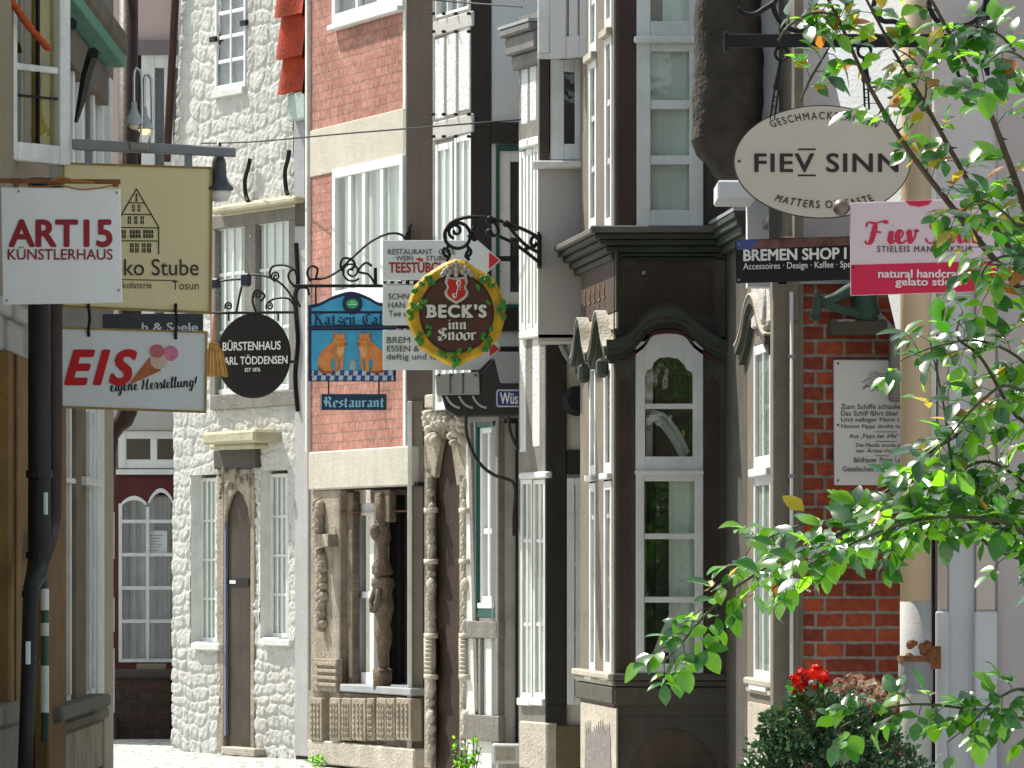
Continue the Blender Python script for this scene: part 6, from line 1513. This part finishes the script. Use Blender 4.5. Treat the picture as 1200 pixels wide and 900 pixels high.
# ================================================================ signs and fittings on the right
def signs_right():
    f = flat(26.6, 963)
    T = thing('oval_sign', 'beige oval sign with dark FIEV SINN lettering hanging from an iron arm', 'sign', at(f, 963, 256))
    k = 64; el = lambda cx, cy, rx, ry: [(cx+rx*math.cos(2*math.pi*i/k), cy+ry*math.sin(2*math.pi*i/k)) for i in range(k)]
    MB().pp(f, el(963.5,189.5,104,66.5), -.02, 0).build('rim', mat('dark_brown_rim', (.05,.04,.035), .5), T, f.M)
    MB().pp(f, el(963.5,189.5,102.6,65.2), 0, .004).build('face', mat('beige_enamel', (.50,.44,.37), .35, .05, 1.2, .02, 8, spec=.4), T, f.M)
    INK = mat('umber_ink', (.028,.018,.018), .5, .03)
    vs, fs = font_polys('FIEV SINN', .022, 0, 1.12); place(vs, fs, f.rect(884,1053,179.5,202,.007), .007, INK, T, f)
    mb = MB(); mb.fb(f, 935,956,174,176,.004,.007); mb.fb(f, 935,956,204.5,206.5,.004,.007); mb.each('letter_bar', INK, T, f.M)
    c = f.tz(966, 190, .007); s = 26.6/F
    def arc(top):
        rx, rz, half = (104*s, 52*s, .62) if top else (104*s, 50*s, .60)
        hgt = 9*s
        def w_(a, b):
            th = (a-.5)*2*half
            if top: return (c[0]+(rx+hgt*b)*math.sin(th), c[1]-2*s+(rz+hgt*b)*math.cos(th))
            return (c[0]+(rx+hgt*(1-b)-hgt)*math.sin(th), c[1]-4*s-(rz+hgt*(1-b)-hgt)*math.cos(th))
        return w_
    vs, fs = font_polys('GESCHMACKSSACHEN', .008, 0, 1.35); place(vs, fs, (0,1,0,1), .007, INK, T, f, warp=arc(True))
    vs, fs = font_polys('MATTERS OF TASTE', .014, 0, 1.25); place(vs, fs, (0,1,0,1), .007, INK, T, f, warp=arc(False))
    mb = MB(); a = f.tz(864, 189); mb.lathe([(.008,0),(.006,-.006)], (a[0]+.01,-.004,a[1]), 8, 'y'); mb.each('screw', INK, T, f.M)
    mb = MB()
    for px, py, px2, py2 in ((916,63,905,140),(1013,60,1016,128)):
        c1 = f.tz(px, py); mb.tube([(c1[0]+.034*math.cos(i*.33), .0, c1[1]+.034*math.sin(i*.33)) for i in range(21)], .009, 7)
        d = lambda a: f.tz(px+(px2-px)*a, py+(py2-py)*a)
        q = [d(.13), d(.3), d(.5), d(.55)]; mb.tube([(p[0],0,p[1]) for p in q], [.012,.016,.024,.016], 8)
        for a0, a1 in ((.5,.72),(.66,.84),(.8,1.0)):
            p, r_ = d(a0), d(a1); w_ = .011
            mb.tube([(p[0]-w_,0,p[1]),(r_[0]-w_,0,r_[1]),(r_[0]+w_,0,r_[1]),(p[0]+w_,0,p[1]),(p[0]-w_,0,p[1])], .006, 6)
    mb.build('hanger', IRON, T, f.M)
    Bk = thing('oval_sign_bracket', 'black iron arm with scrollwork from which the oval sign hangs', 'bracket', at(f, 1158, 85))
    mb = MB(); mb.fb(f, 849,1160,39.5,55,-.016,.016); mb.fb(f, 848.5,853,37,60,-.03,.03); mb.build('bar', IRON, Bk, f.M, bevel=.004)
    mb = MB()
    for q in ([(864,10),(872,16),(884,17),(896,10),(908,2),(912,-8)], [(906,3),(908,14),(916,27),(930,35),(946,33),(956,20),(955,4),(948,-10)], [(1157,-20),(1154,6),(1144,22),(1128,30),(1110,30),(1096,22),(1088,6)], [(1088,6),(1092,-6),(1102,-6)], [(1060,39),(1050,26),(1034,24),(1024,10),(1028,-10)]):
        mb.tube(pix3(f, q), .014, 8)
    c1 = f.tz(1130, 84); mb.tube([(c1[0]+.035*math.cos(i*.33+2), .0, c1[1]+.035*math.sin(i*.33+2)) for i in range(14)], .01, 7)
    mb.tube(pix3(f, [(1157,86),(1146,62),(1135,54)]), .01, 7)
    mb.each('scroll', IRON, Bk, f.M, smooth=True)
    mb = MB(); mb.fb(f, 1155.5,1160,-60,88,-.02,.02); mb.box(f.t(1155.5), f.t(1160), .02, 1.2, f.tz(0,20)[1], f.tz(0,0)[1]); mb.build('wall_plate', IRON, Bk, f.M)
    # black shop board
    g = flat(27.4, 940)
    T = thing('souvenir_shop_sign', 'black shop sign with white BREMEN SHOP lettering under the oval one', 'sign', at(g, 930, 330))
    MB().pp(g, [(861,281),(1075,274),(1075,325),(863,332)], -.025, 0).build('board', mat('black_gloss', (.010,.009,.010), .4, .2, 4, .02, spec=.2), T, g.M, bevel=.003)
    MB().pp(g, [(862,282),(1074,275),(1074,284),(886,291.5),(864,293)], 0, .002).build('photo_strip', mat('dusk_print', (.05,.018,.022), .4, .8, 6, 0, tint=(.13,.06,.05)), T, g.M)
    MB().pp(g, [(862,282),(888,281),(882,291),(864,293)], .002, .003).build('blue_print', mat('dusk_blue', (.05,.07,.22), .4, .3, 6), T, g.M)
    for i, (s_, a, b, y0, y1, bo) in enumerate((('BREMEN SHOP I', 871,992,291.5,305.5,.035), ('Accessoires · Design · Kaffee · Spe', 871,997,307.5,317.5,.008))):
        vs, fs = font_polys(s_, bo); rc = g.rect(a, b, y0, y1, .004)
        dz = (-.6-2.2*.9)*.0; o = place(vs, fs, rc, .004, WP, T, g, warp=lambda u, v, rc=rc: (rc[0]+u*(rc[1]-rc[0]), rc[2]+v*(rc[3]-rc[2])+(u-.3)*.012))
    mb = MB()
    for px, py in ((866,328),(866,286)): t, z = g.tz(px, py); mb.lathe([(.007,0),(.005,-.005)], (t,-.001,z), 8, 'y')
    mb.each('screw', STEEL, T, g.M)
    mb = MB(); mb.fb(g, 901,914,240,282,-.05,-.01); mb.box(g.t(903), g.t(912), .02, .9, g.tz(0,256)[1], g.tz(0,246)[1]); mb.build('hanger_post', mat('dark_steel', (.05,.05,.05), .5), T, g.M, bevel=.004)
    # pink ice cream maker's sign
    h = flat(25.6, 1084)
    T = thing('pink_sign', 'white and pink gelato sign with red Fiev Sinn script beside the downpipe', 'sign', at(h, 1084, 345))
    MB().pp(h, [(996,237.5),(1172,231.5),(1173,341),(997,346.5)], -.02, 0).build('board', mat('pinkish_white', (.60,.47,.50), .4, .03, 2), T, h.M, bevel=.003)
    PNK = mat('crimson_pink', (.52,.012,.055), .4, .04, 2, 0); RSC = mat('raspberry_ink', (.48,.015,.06), .5, .04)
    MB().pp(h, [(997,310.5),(1172.5,305.5),(1172.8,340.5),(997.5,346)], 0, .003).build('pink_band', PNK, T, h.M)
    MB().pp(h, [(1061,235.5),(1093,234.5),(1088,240),(1077,242.5),(1066,240.5)], 0, .003).build('pink_drop', PNK, T, h.M)
    lettered(SC, 'Fiev Sinn', h, T, RSC, 1013,1150,258,287, n=.003, nib=False, wmin=.12, wmax=.30, gap=.0, slope=.01)
    text('STIELEIS MANUFAKTUR', h, T, mat('charcoal_ink', (.05,.045,.05), .5), 1028,1140,288.3,295.5, bold=.012, space=1.2)
    PW = mat('pale_pink_ink', (.75,.58,.6), .5, .02)
    text('natural handcrafted', h, T, PW, 1029,1144,315.5,325.5, bold=.03, n=.006); text('gelato sticks', h, T, PW, 1049,1127,325.5,337.5, bold=.03, n=.006)
    mb = MB(); t, z = h.tz(1000, 313); mb.lathe([(.008,0),(.006,-.006)], (t,-.003,z), 8, 'y'); mb.each('screw', INK, T, h.M)
    Rd = thing('sign_rod', 'steel rod ending in a round ball knob above the pink sign', 'rod', at(h, 1084, 243))
    a, b = h.tz(986,243), h.tz(1190,234); mb = MB(); mb.tube([(a[0],.035,a[1]),(b[0],.035,b[1]),(b[0]+.03,.08,b[1]),(b[0]+.03,2.1,b[1])], .014, 8); mb.build('rod_bar', STEEL, Rd, h.M)
    MB().ball((a[0],.02,a[1]), .043, .043, .043, 20, 12).build('ball_knob', mat('pewter', (.19,.15,.13), .45, .15, 8, .1, metal=.5), Rd, h.M, smooth=True)
    # plaque
    q = flat(28.26, 1038)
    T = thing('stone_plaque', 'pale inscribed plaque with a small ship drawing on the red brick', 'plaque', at(q, 1038, 569))
    MB().pp(q, [(977,421.5),(1092,421.5),(1092,568.5),(977.5,568.5)], -.035, 0).build('slab', mat('plaque_white', (.66,.66,.63), .5, .03, 2, .03), T, q.M, bevel=.005)
    PI = mat('plaque_ink', (.10,.095,.09), .6, .05)
    for s_, half, y0, y1 in (('Zum Schiffe schaukelt und still',52.5,473.5,479.5),('Das Schiff fährt über den Ozean',52.5,481.3,487.3),('Und selbiger Mann (er schrieb)',52.5,489.2,495.6),('Nimmt Fipps direkt nach Bremen',52.5,497.2,503.2),('Aus „Fipps der Affe“ von Wilh',42.5,508.5,514.8),('Die Plastik wurde gestiftet',35,519.5,525),('der Ärzte-Vereinigung',35,525.5,531.5),('Bildhauer Peter Lehmann',37.5,536,542),('Gesellschaft der Schnoorfreunde',50.5,546.5,552.5)):
        text(s_, q, T, PI, 1038-half,1038+half,y0,y1, bold=.01)
    mb = MB()
    for y in (505.8, 517, 533.8, 544.5): mb.fb(q, 1025,1051,y,y+.6,0,.003)
    for t, z in [q.tz(*p) for p in ((982,426),(982,498),(982,563),(1038,565))]: mb.lathe([(.007,0),(.005,-.006)], (t,-.001,z), 8, 'y')
    mb.build('rule', PI, T, q.M)
    rnd = random.Random(12); mb = MB()
    for i in range(9):
        y = 438+i*2.6; x0 = 1013+rnd.uniform(-3,6)+abs(i-4)*.8
        mb.tube(pix3(q, [(x0,y),(x0+8,y-2.2),(x0+16,y+1),(x0+26,y-2),(x0+36,y+1.2),(x0+46,y-1)], .002), .0016, 4)
    vs, fs = pen([[(1011,456),(1016,452),(1019,454)], [(1024,455),(1029,448),(1033,441)], [(1027,453),(1034,455),(1042,454)]], 1, 2.2, nib=False)
    mb._add([(q.tz(v_[0],v_[1],.004)[0], -.004, q.tz(v_[0],v_[1],.004)[1]) for v_ in vs], fs)
    mb.build('ship_drawing', PI, T, q.M)
    q2 = flat(28.1, 1050)
    T = thing('meter_box', 'small grey metal box on the brick wall touching the downpipe', 'box', at(q2, 1050, 470))
    mb = MB(); mb.fb(q2, 1043.5,1062,384,470,-.16,0); mb.build('case', mat('grey_box', (.21,.20,.20), .6, .1), T, q2.M, bevel=.008)
    MB().fb(q2, 1046,1060,388,466,0,.006).build('door', mat('grey_box_door', (.24,.23,.23), .6, .1), T, q2.M, bevel=.003)
    # bronze figure on its stone ledge
    q3 = flat(28.2, 985)
    T = thing('stone_ledge', 'dark stone ledge under the green bronze on the brick wall', 'ledge', at(q3, 1000, 391))
    MB().fb(q3, 973,1040,374,391,-.1,.16).build('ledge_block', BAYST, T, q3.M, bevel=.012)
    T = thing('bronze_sculpture', 'green weathered bronze figure reaching its limbs over the stone ledge', 'sculpture', at(q3, 985, 374))
    mb = MB(); N = .2
    def limb(ps, rs): mb.tube(smooth_path([(q3.tz(a,b,n_)[0], -n_, q3.tz(a,b,n_)[1]) for a,b,n_ in ps], 5), [rs[0]+(rs[1]-rs[0])*i/(5*(len(ps)-1)) for i in range(5*(len(ps)-1)+1)], 10)
    limb([(1012,336,.12),(996,341,.15),(980,349,.2),(966,353,.24)], (.05,.022)); limb([(960,342,.25),(957,350,.26),(958,360,.26),(955,371,.25)], (.014,.03))
    limb([(962,354,.24),(985,362,.2),(1005,367,.16),(1024,372,.12)], (.024,.03)); limb([(1018,318,.12),(1014,334,.12),(1012,352,.12),(1016,372,.12)], (.07,.075))
    limb([(953,366,.25),(952,371,.25),(960,373,.27)], (.016,.018))
    a = q3.tz(1020, 306, .13); mb.ball((a[0],-.13,a[1]), .065, .06, .06, 14, 9)
    mb.build('figure', VERDD, T, q3.M, smooth=True)
    # weathered stone boss high on the corner
    b = flat(28.9, 868)
    T = thing('weathered_stone', 'large rough dark stone boss hanging from the wall above the oval sign', 'stone', at(b, 868, 212))
    mb = MB(); mb.fb(b, 872,924,-70,211,-.22,-.06); mb.build('timber_post', mat('old_green_timber', (.07,.06,.045), .9, .3, 5, .5, 40, stain=.4, stain_col=(.03,.032,.022), streak=.7), T, b.M, bevel=.015, subdiv=2, wob=.008)
    mb = MB()
    for px in (884,886.5,897,911): mb.fb(b, px,px+1.2,-70,208,-.07,-.052)
    mb.build('timber_crack', DARK, T, b.M)
    L = [(-70,822,928),(-30,819,928),(0,818,926),(40,815,926),(90,813,925),(130,811,926),(150,811,924),(165,810,922),(178,817,921),(190,829,920),(200,834,919),(208,842,918),(213,856,915),(214,866,885)]
    mb = MB(); rings = []; seg = 26; rnd = random.Random(2)
    for i in range(len(L)-1):
        for j in range(3):
            a = j/3; rings.append(tuple(L[i][k_]*(1-a)+L[i+1][k_]*a for k_ in range(3)))
    rings.append(L[-1]); vs = []
    for (py, x0, x1) in rings:
        t0, z = b.tz(x0, py, 0); t1 = b.t(min(x1, 893))
        for j in range(seg):
            a = 2*math.pi*j/seg; cx, hw = (t0+t1)/2, (t1-t0)/2
            sx = math.copysign(abs(math.cos(a))**.7, math.cos(a)); sy = math.copysign(abs(math.sin(a))**.7, math.sin(a))
            vs.append((cx+hw*sx, .0+.2*sy, z))
    nr = len(rings); mb._add(vs, [(i*seg+j, i*seg+(j+1)%seg, (i+1)*seg+(j+1)%seg, (i+1)*seg+j) for i in range(nr-1) for j in range(seg)]+[tuple(range((nr-1)*seg, nr*seg)), tuple(range(seg))[::-1]])
    o = mb.build('stone_mass', DKSTONE, T, b.M, subdiv=2, wob=.024, smooth=True)
signs_right()
# ================================================================ plants
LG = leaf_mat('rose_leaf', (.014,.045,.018), (.09,.40,.015), .27, .34, .9)
LY = leaf_mat('young_leaf', (.04,.10,.02), (.34,.82,.02), .27, .52, .9)
LO = leaf_mat('yellowing_leaf', (.20,.17,.03), (.70,.52,.04), .35, .5)
LR = leaf_mat('rusty_leaf', (.22,.08,.02), (.70,.26,.03), .4, .45)
STEM = mat('green_cane', (.05,.055,.02), .5, .3, 12, .2, 80)
STEMW = mat('woody_cane', (.075,.05,.032), .7, .3, 12, .3, 80)
def leaflet(mb, base, d, up, L, W, curl=.15, fold=.25):
    """one pointed oval leaflet with a folded midrib; d is its direction, up its upper side"""
    d = d.normalized(); s = d.cross(up)
    if s.length < 1e-4: s = d.orthogonal()
    s.normalize(); u = s.cross(d).normalized()
    row = [(0, .0), (.15, .55), (.38, 1.0), (.62, .92), (.84, .5), (1.0, .0)]
    C, Lf, Rt = [], [], []
    for t, w_ in row:
        c = base + d*(t*L) - u*(curl*L*t*t)
        C.append(c); e = u*(fold*W*w_*.5)
        wj = w_*W*.5*random.uniform(.92, 1.06)
        Lf.append(c+s*wj+e); Rt.append(c-s*wj+e)
    vs = C+Lf+Rt; k = len(row); fs = []
    for i in range(k-1):
        if i == 0: fs += [(0, 1, k+1), (0, 2*k+1, 1)]
        elif i == k-2: fs += [(i, i+1, k+i), (i, 2*k+i, i+1)]
        else: fs += [(i, i+1, k+i+1, k+i), (i, 2*k+i, 2*k+i+1, i+1)]
    mb._add(vs, fs)
def rvec(s=1): return Vector((random.uniform(-s, s), random.uniform(-s, s), random.uniform(-s, s)))
def plant_mesh(name, mb, mats, parent):
    me = bpy.data.meshes.new(name); me.from_pydata(mb.v, [], mb.f)
    for m in mats: me.materials.append(m)
    me.polygons.foreach_set('material_index', mb.mi); me.polygons.foreach_set('use_smooth', [True]*len(mb.f))
    return link(name, me, parent, Matrix.Identity(4))
def rose():
    random.seed(21)
    root = P3(1290, 670+EYE*F/18, 18); root.z = 0
    T = thing('rose_bush', 'sunlit climbing rose with arching canes and glossy green leaves at the right', 'rose bush', Matrix.Translation(root))
    base = [(1288,1160,18.0),(1290,900,18.0)]
    canes = [  # path in photo pixels with distance, thickness, leaf spacing px, leaf mix, extra twigs
        ('main', [(955,-30,17.9),(985,28,17.9),(1018,100,17.9),(1062,172,18),(1112,238,18),(1160,298,18),(1205,356,18.1),(1250,470,18.1),(1285,700,18)], .0105, 20, .25),
        ('main', [(1000,-30,18.3),(1045,55,18.3),(1084,122,18.3),(1122,190,18.3),(1158,255,18.2),(1196,312,18.2),(1245,420,18.1),(1288,700,18)], .010, 20, .22),
        ('main', [(1070,-40,17.6),(1112,38,17.6),(1150,108,17.7),(1178,178,17.8),(1200,240,17.8),(1240,360,17.9),(1290,700,18)], .0115, 22, .1),
        ('arch', [(778,776,17.5),(800,752,17.5),(832,715,17.5),(868,684,17.5),(912,658,17.5),(968,634,17.6),(1030,604,17.7),(1090,590,17.7),(1150,600,17.8),(1215,640,17.9),(1270,740,18)], .007, 11, .05),
        ('arch', [(905,690,17.2),(950,660,17.2),(1005,634,17.2),(1065,612,17.3),(1130,606,17.4),(1200,625,17.6),(1275,720,18)], .006, 14, .03),
        ('arch', [(880,640,17.9),(930,618,17.9),(985,606,17.9),(1040,575,17.9),(1090,530,17.9),(1140,500,18),(1200,474,18),(1250,480,18),(1290,640,18)], .007, 22, .05),
        ('arch', [(1065,560,17.4),(1100,525,17.4),(1150,470,17.4),(1190,455,17.5),(1260,520,17.7)], .005, 22, .05),
        ('arch', [(1090,400,17.8),(1105,470,17.8),(1115,540,17.8),(1128,600,17.9),(1160,640,18),(1260,700,18)], .006, 24, .05),
        ('arch', [(1128,365,17.5),(1122,395,17.5),(1150,420,17.6),(1185,480,17.7),(1240,560,17.8)], .006, 24, .1),
        ('arch', [(1060,420,17.6),(1100,405,17.6),(1150,400,17.6),(1205,430,17.7),(1260,520,17.8)], .005, 24, .05),
        ('arch', [(985,852,17.3),(1015,838,17.3),(1062,826,17.3),(1115,828,17.3),(1165,838,17.4),(1220,850,17.5),(1280,900,18)], .005, 17, .0),
        ('arch', [(1110,870,17.2),(1140,846,17.2),(1170,818,17.3),(1210,810,17.5),(1280,860,17.9)], .005, 26, .0),
        ('arch', [(1170,350,17.3),(1150,320,17.3),(1180,300,17.4),(1225,320,17.5),(1270,480,17.8)], .005, 18, .1),
        ('arch', [(1150,80,17.3),(1180,60,17.3),(1215,90,17.4),(1260,200,17.6)], .005, 22, .05),
        ('arch', [(1120,255,17.6),(1150,235,17.6),(1190,262,17.7),(1240,330,17.8)], .005, 17, .15),
    ]
    canes += [('twig', [(985,30,17.9),(968,62,17.8),(950,92,17.7),(938,118,17.7)], .004, 24, .1), ('twig', [(985,20,17.9),(955,15,17.8),(925,30,17.7),(912,48,17.7)], .004, 26, .05), ('twig', [(1045,55,18.3),(1070,70,18.2),(1085,100,18.1),(1080,130,18.1)], .004, 20, .1), ('twig', [(1112,38,17.6),(1140,30,17.5),(1170,40,17.5),(1190,60,17.5)], .004, 12, .05)]
    canes += [('arch', [(1030,640,17.5),(1075,600,17.5),(1120,575,17.6),(1180,580,17.7),(1250,660,17.9)], .005, 9, .0), ('arch', [(1010,625,17.7),(1060,588,17.7),(1110,560,17.8),(1170,545,17.8),(1250,640,18)], .005, 9, .03)]
    for kind, path, r, sp, yel in canes:
        pts = smooth_path([tuple(P3(*p)) for p in path]+([tuple(P3(*p)) for p in base[::-1]] if kind != 'twig' else []), 8)
        mb = MB(); k = len(pts); mb.tube(pts, [r*(.45+.75*min(1, i/(k*.5))) for i in range(k)], 7)
        if kind == 'main':      # thorns
            for i in range(4, k-8, 3):
                p = Vector(pts[i]); v = rvec(); v.y = 0; v.normalize(); mb.tube([p, p+v*.03], [.006,.001], 5)
        c = plant_mesh('cane', mb, [STEMW if kind == 'main' else STEM], T)
        # compound leaves
        lm = MB(); q = smooth_path([tuple(P3(*p)) for p in path], 14); acc = 0; nxt = 0; side = 1
        for i in range(len(q)-1):
            a, b = Vector(q[i]), Vector(q[i+1]); acc += (b-a).length
            if acc < nxt: continue
            nxt = acc + sp*(.55 if kind == 'main' else .66)/F*18*random.uniform(.7, 1.35); side = -side
            t = (b-a).normalized()
            lat = t.cross(Vector((0,1,0))); lat = lat*side*random.uniform(.4,1)+Vector((random.uniform(-.3,.3), random.uniform(-.9,.9), random.uniform(-.25,.35)))-t*.5
            d = lat.normalized(); plen = random.uniform(.05, .10)
            if kind == 'main' and random.random() < .25: continue
            pet = [a, a+d*plen*.5+Vector((0,0,.006)), a+d*plen-Vector((0,0,plen*.12))]
            lm.cur = 4; lm.tube(pet, [.0022,.0018,.0012], 4, cap=False)
            young = kind == 'arch' and i < 30
            n = random.choice((3,5,5,5))
            u0 = (Vector((-.22,-.42,1))+rvec(.42)).normalized()
            for j in range(n):
                if j == 0: bp, dd = pet[2], d
                else:
                    pos = .45 if j < 3 else .85
                    bp = pet[0].lerp(pet[2], pos+.1) if n > 3 else pet[0].lerp(pet[2], .7)
                    sd = d.cross(u0).normalized()*(1 if j % 2 else -1)
                    dd = sd*.9+d*.45
                L = random.uniform(.050, .094)*(1.1 if j == 0 else .95)
                x = random.random()
                if x < yel*.6: lm.cur = 2
                elif x < yel: lm.cur = 3
                elif x < yel+(.45 if young else .3): lm.cur = 1
                else: lm.cur = 0
                droop = Vector((0,0,-random.uniform(.0,.7) if random.random() < .6 else random.uniform(0,.25)))
                leaflet(lm, bp, (dd.normalized()+droop+rvec(.18)), (u0+rvec(.3)).normalized(), L, L*random.uniform(.55,.72), random.uniform(.05,.35), random.uniform(.1,.4))
        # the odd dense cluster in the thick part of the bush
        plant_mesh('leaves', lm, [LG, LY, LO, LR, STEM], c)
rose()

def shrub():
    random.seed(33)
    c0 = P3(962, 860, 24.6)
    T = thing('evergreen_shrub', 'dense dark green small-leaved shrub in front of the brick wall', 'shrub', Matrix.Translation((c0.x, c0.y, 0)))
    lm = MB(); sm = MB()
    blobs = [(925,866,.15),(905,892,.12),(950,850,.15),(985,868,.17),(1020,880,.15),(1045,900,.14),(940,900,.2),(1000,905,.2),(890,915,.11),(965,835,.1),(1015,850,.11),(1060,915,.13),(910,850,.08),(1000,838,.07)]
    for (px, py, r) in blobs:
        c = P3(px, py, 24.6+random.uniform(-.1,.15))
        sm.tube([Vector((c0.x+random.uniform(-.1,.1), c0.y, .3)), c], [.012,.005], 5)
        for i in range(int(3400*r)):
            v = rvec(); v.normalize(); rad = r*(random.uniform(.55,1)**.5)*(1+.25*noise.noise(v*2.2+Vector((px,py,0))))
            if random.random() < .05: rad *= 1.25
            p = c+Vector((v.x*rad, v.y*rad*.85, v.z*rad*.95))
            lm.cur = 0 if random.random() < .8 else 1
            leaflet(lm, p, (v+rvec(.8)+Vector((0,0,.2))), (v+rvec(.5)+Vector((0,0,.5))).normalized(), random.uniform(.022,.042), random.uniform(.012,.022), .1, .3)
    plant_mesh('stems', sm, [STEMW], T)
    plant_mesh('foliage', lm, [leaf_mat('shrub_leaf', (.045,.105,.05), (.08,.20,.04), .35, .22, .5), leaf_mat('shrub_leaf_pale', (.12,.19,.10), (.10,.20,.05), .4, .25, .5)], T)
    Pt = thing('plant_tub', 'dark wooden tub holding the evergreen shrub before the brick wall', 'plant tub', Matrix.Translation((c0.x, c0.y, 0)))
    mb = MB(); mb.lathe([(.24,0),(.27,.2),(.30,.42),(.31,.46),(.28,.46),(.27,.40),(.01,.38)], (0,0,0), 20); mb.build('tub', DKWOOD, Pt)
    def flower_plant(name, label, cat, heads, mats, r, spread, leafy, Y, stalk_to, petals):
        T = thing(name, label, cat, Matrix.Translation(P3(*stalk_to, Y)))
        sm, lm = MB(), MB()
        for (px, py, rr) in heads:
            c = P3(px, py, Y+random.uniform(-.08,.08)); b0 = P3(*stalk_to, Y)
            sm.tube(smooth_path([tuple(b0+rvec(.03)), tuple(b0.lerp(c, .6)+rvec(.02)), tuple(c)], 4), .004, 5)
            fm = MB()
            for i in range(petals):
                v = rvec(); v.normalize(); p = c+v*rr*random.uniform(.5,1); fm.cur = random.randrange(len(mats))
                for j in range(4):
                    dd = (v.orthogonal().normalized()*math.cos(j*1.57)+v.cross(v.orthogonal()).normalized()*math.sin(j*1.57))
                    leaflet(fm, p, dd+v*.35+rvec(.2), v, r*random.uniform(.8,1.2), r*.95, .2, .15)
            plant_mesh('flower_head', fm, mats, T)
        for i in range(leafy):
            px, py, rr = random.choice(heads); p = P3(px+random.uniform(-14,14), py+random.uniform(8,34), Y+random.uniform(-.1,.1))
            leaflet(lm, p, rvec()+Vector((0,0,.2)), (Vector((0,-.3,1))+rvec(.5)).normalized(), random.uniform(.04,.07), random.uniform(.04,.06), .2, .2)
        plant_mesh('stalk', sm, [STEM], T); plant_mesh('leaves', lm, [LG], T)
    RF = leaf_mat('scarlet_petal', (.75,.018,.008), (.85,.03,.01), .5, .3, .2); RF2 = leaf_mat('deep_red_petal', (.6,.01,.008), (.5,.01,.01), .5, .3, .2)
    flower_plant('geranium', 'bright red geranium flowering above the dark green shrub', 'geranium', [(940,791,.035),(957,787,.035),(950,801,.04),(936,806,.035),(966,793,.028),(944,816,.03),(932,796,.025)], [RF, RF2], .016, 1, 60, 24.5, (955,870), 26)
    PF = leaf_mat('faded_petal', (.50,.33,.21), (.4,.25,.15), .7, .3, .2); PF2 = leaf_mat('dusty_pink_petal', (.58,.30,.24), (.5,.25,.2), .7, .3, .2); PF3 = leaf_mat('pale_petal', (.65,.5,.38), (.5,.4,.3), .7, .3, .2)
    flower_plant('hydrangea', 'faded pinkish brown hydrangea blooming right of the red geranium', 'hydrangea', [(985,805,.045),(1003,800,.05),(1022,806,.05),(1036,814,.045),(1000,816,.05),(1018,822,.05),(1042,828,.04),(980,815,.035),(1030,830,.04)], [PF, PF2, PF3], .018, 1, 60, 24.7, (1010,880), 26)
    # little self-sown weeds at the foot of the portal
    T = thing('wall_weeds', 'small green weeds growing at the foot of the carved portal', 'plant', Matrix.Translation((P3(548,900,34.6).x, 34.6, 0)))
    lm, sm = MB(), MB()
    for i in range(16):
        b0 = P3(546+random.uniform(-8,12), 905, 34.5+random.uniform(-.1,.1)); b0.z = max(0, b0.z); h = random.uniform(.06,.24); tp = b0+Vector((random.uniform(-.05,.05), 0, h))
        sm.tube([b0, tp], .004, 4)
        for j in range(9):
            p = b0.lerp(tp, random.uniform(.2,1)); leaflet(lm, p, rvec()+Vector((0,0,.4)), (Vector((0,0,1))+rvec(.5)).normalized(), random.uniform(.03,.06), .02, .2, .2)
    plant_mesh('weed_stem', sm, [STEM], T); plant_mesh('weed_leaves', lm, [LY], T)
    T = thing('pavement_weeds', 'low tuft of green weeds at the foot of the brick house corner', 'plant', Matrix.Translation((P3(372,890,38.6).x, 38.6, 0)))
    lm = MB()
    for i in range(60):
        p = P3(368+random.uniform(-6,10), 890, 38.6+random.uniform(-.15,.1)); p.z = random.uniform(0,.07)
        leaflet(lm, p, rvec()+Vector((0,0,.6)), Vector((0,-.3,1)), random.uniform(.03,.07), .02, .2, .2)
    plant_mesh('weed_leaves', lm, [LY], T)
shrub()
# ================================================================ house and tree added behind the viewer, only to be mirrored in the panes
def behind():
    f = Fr(0, 1, 100, 1); M = Matrix.Translation((0, -14, 0)) @ Matrix.Rotation(math.pi, 4, 'Z')
    H = thing('added_gabled_house', 'dark brick gabled house added unseen behind the viewer, for the panes to mirror', 'house', M)
    mb = MB(); mb.prism([(-9,-.1),(9,-.1),(9,6.5),(0,9.5),(-9,6.5)], -6, 0); mb.build('wall', BRICKD, H, M)
    mb = MB()
    for i in range(6):
        for z in (1.0, 3.8): mb.box(-8+i*3, -6.8+i*3, -.04, .02, z, z+1.6)
    mb.each('window', WP, H, M)
    random.seed(3)
    T = thing('added_tree', 'small leafy green tree added unseen behind the viewer, for the panes to mirror', 'tree', Matrix.Translation((2.0, -7, 0)))
    mb = MB(); mb.tube([(2.0,-7,0),(2.02,-7,.7),(2.05,-7.05,1.5),(2.0,-7,2.2)], [.09,.07,.05,.03], 9); plant_mesh('trunk', mb, [STEMW], T)
    lm = MB()
    for k in range(16):
        c = Vector((2.0+random.uniform(-.75,.55), -7+random.uniform(-.6,.6), 1.75+random.uniform(-1.0,.9)))
        for i in range(150):
            p = c+rvec(.4); lm.cur = 0
            leaflet(lm, p, rvec()+Vector((0,0,.1)), (Vector((0,0,1))+rvec(.6)).normalized(), random.uniform(.1,.16), random.uniform(.07,.1), .2, .2)
    plant_mesh('crown', lm, [LG, LY], T)
behind()
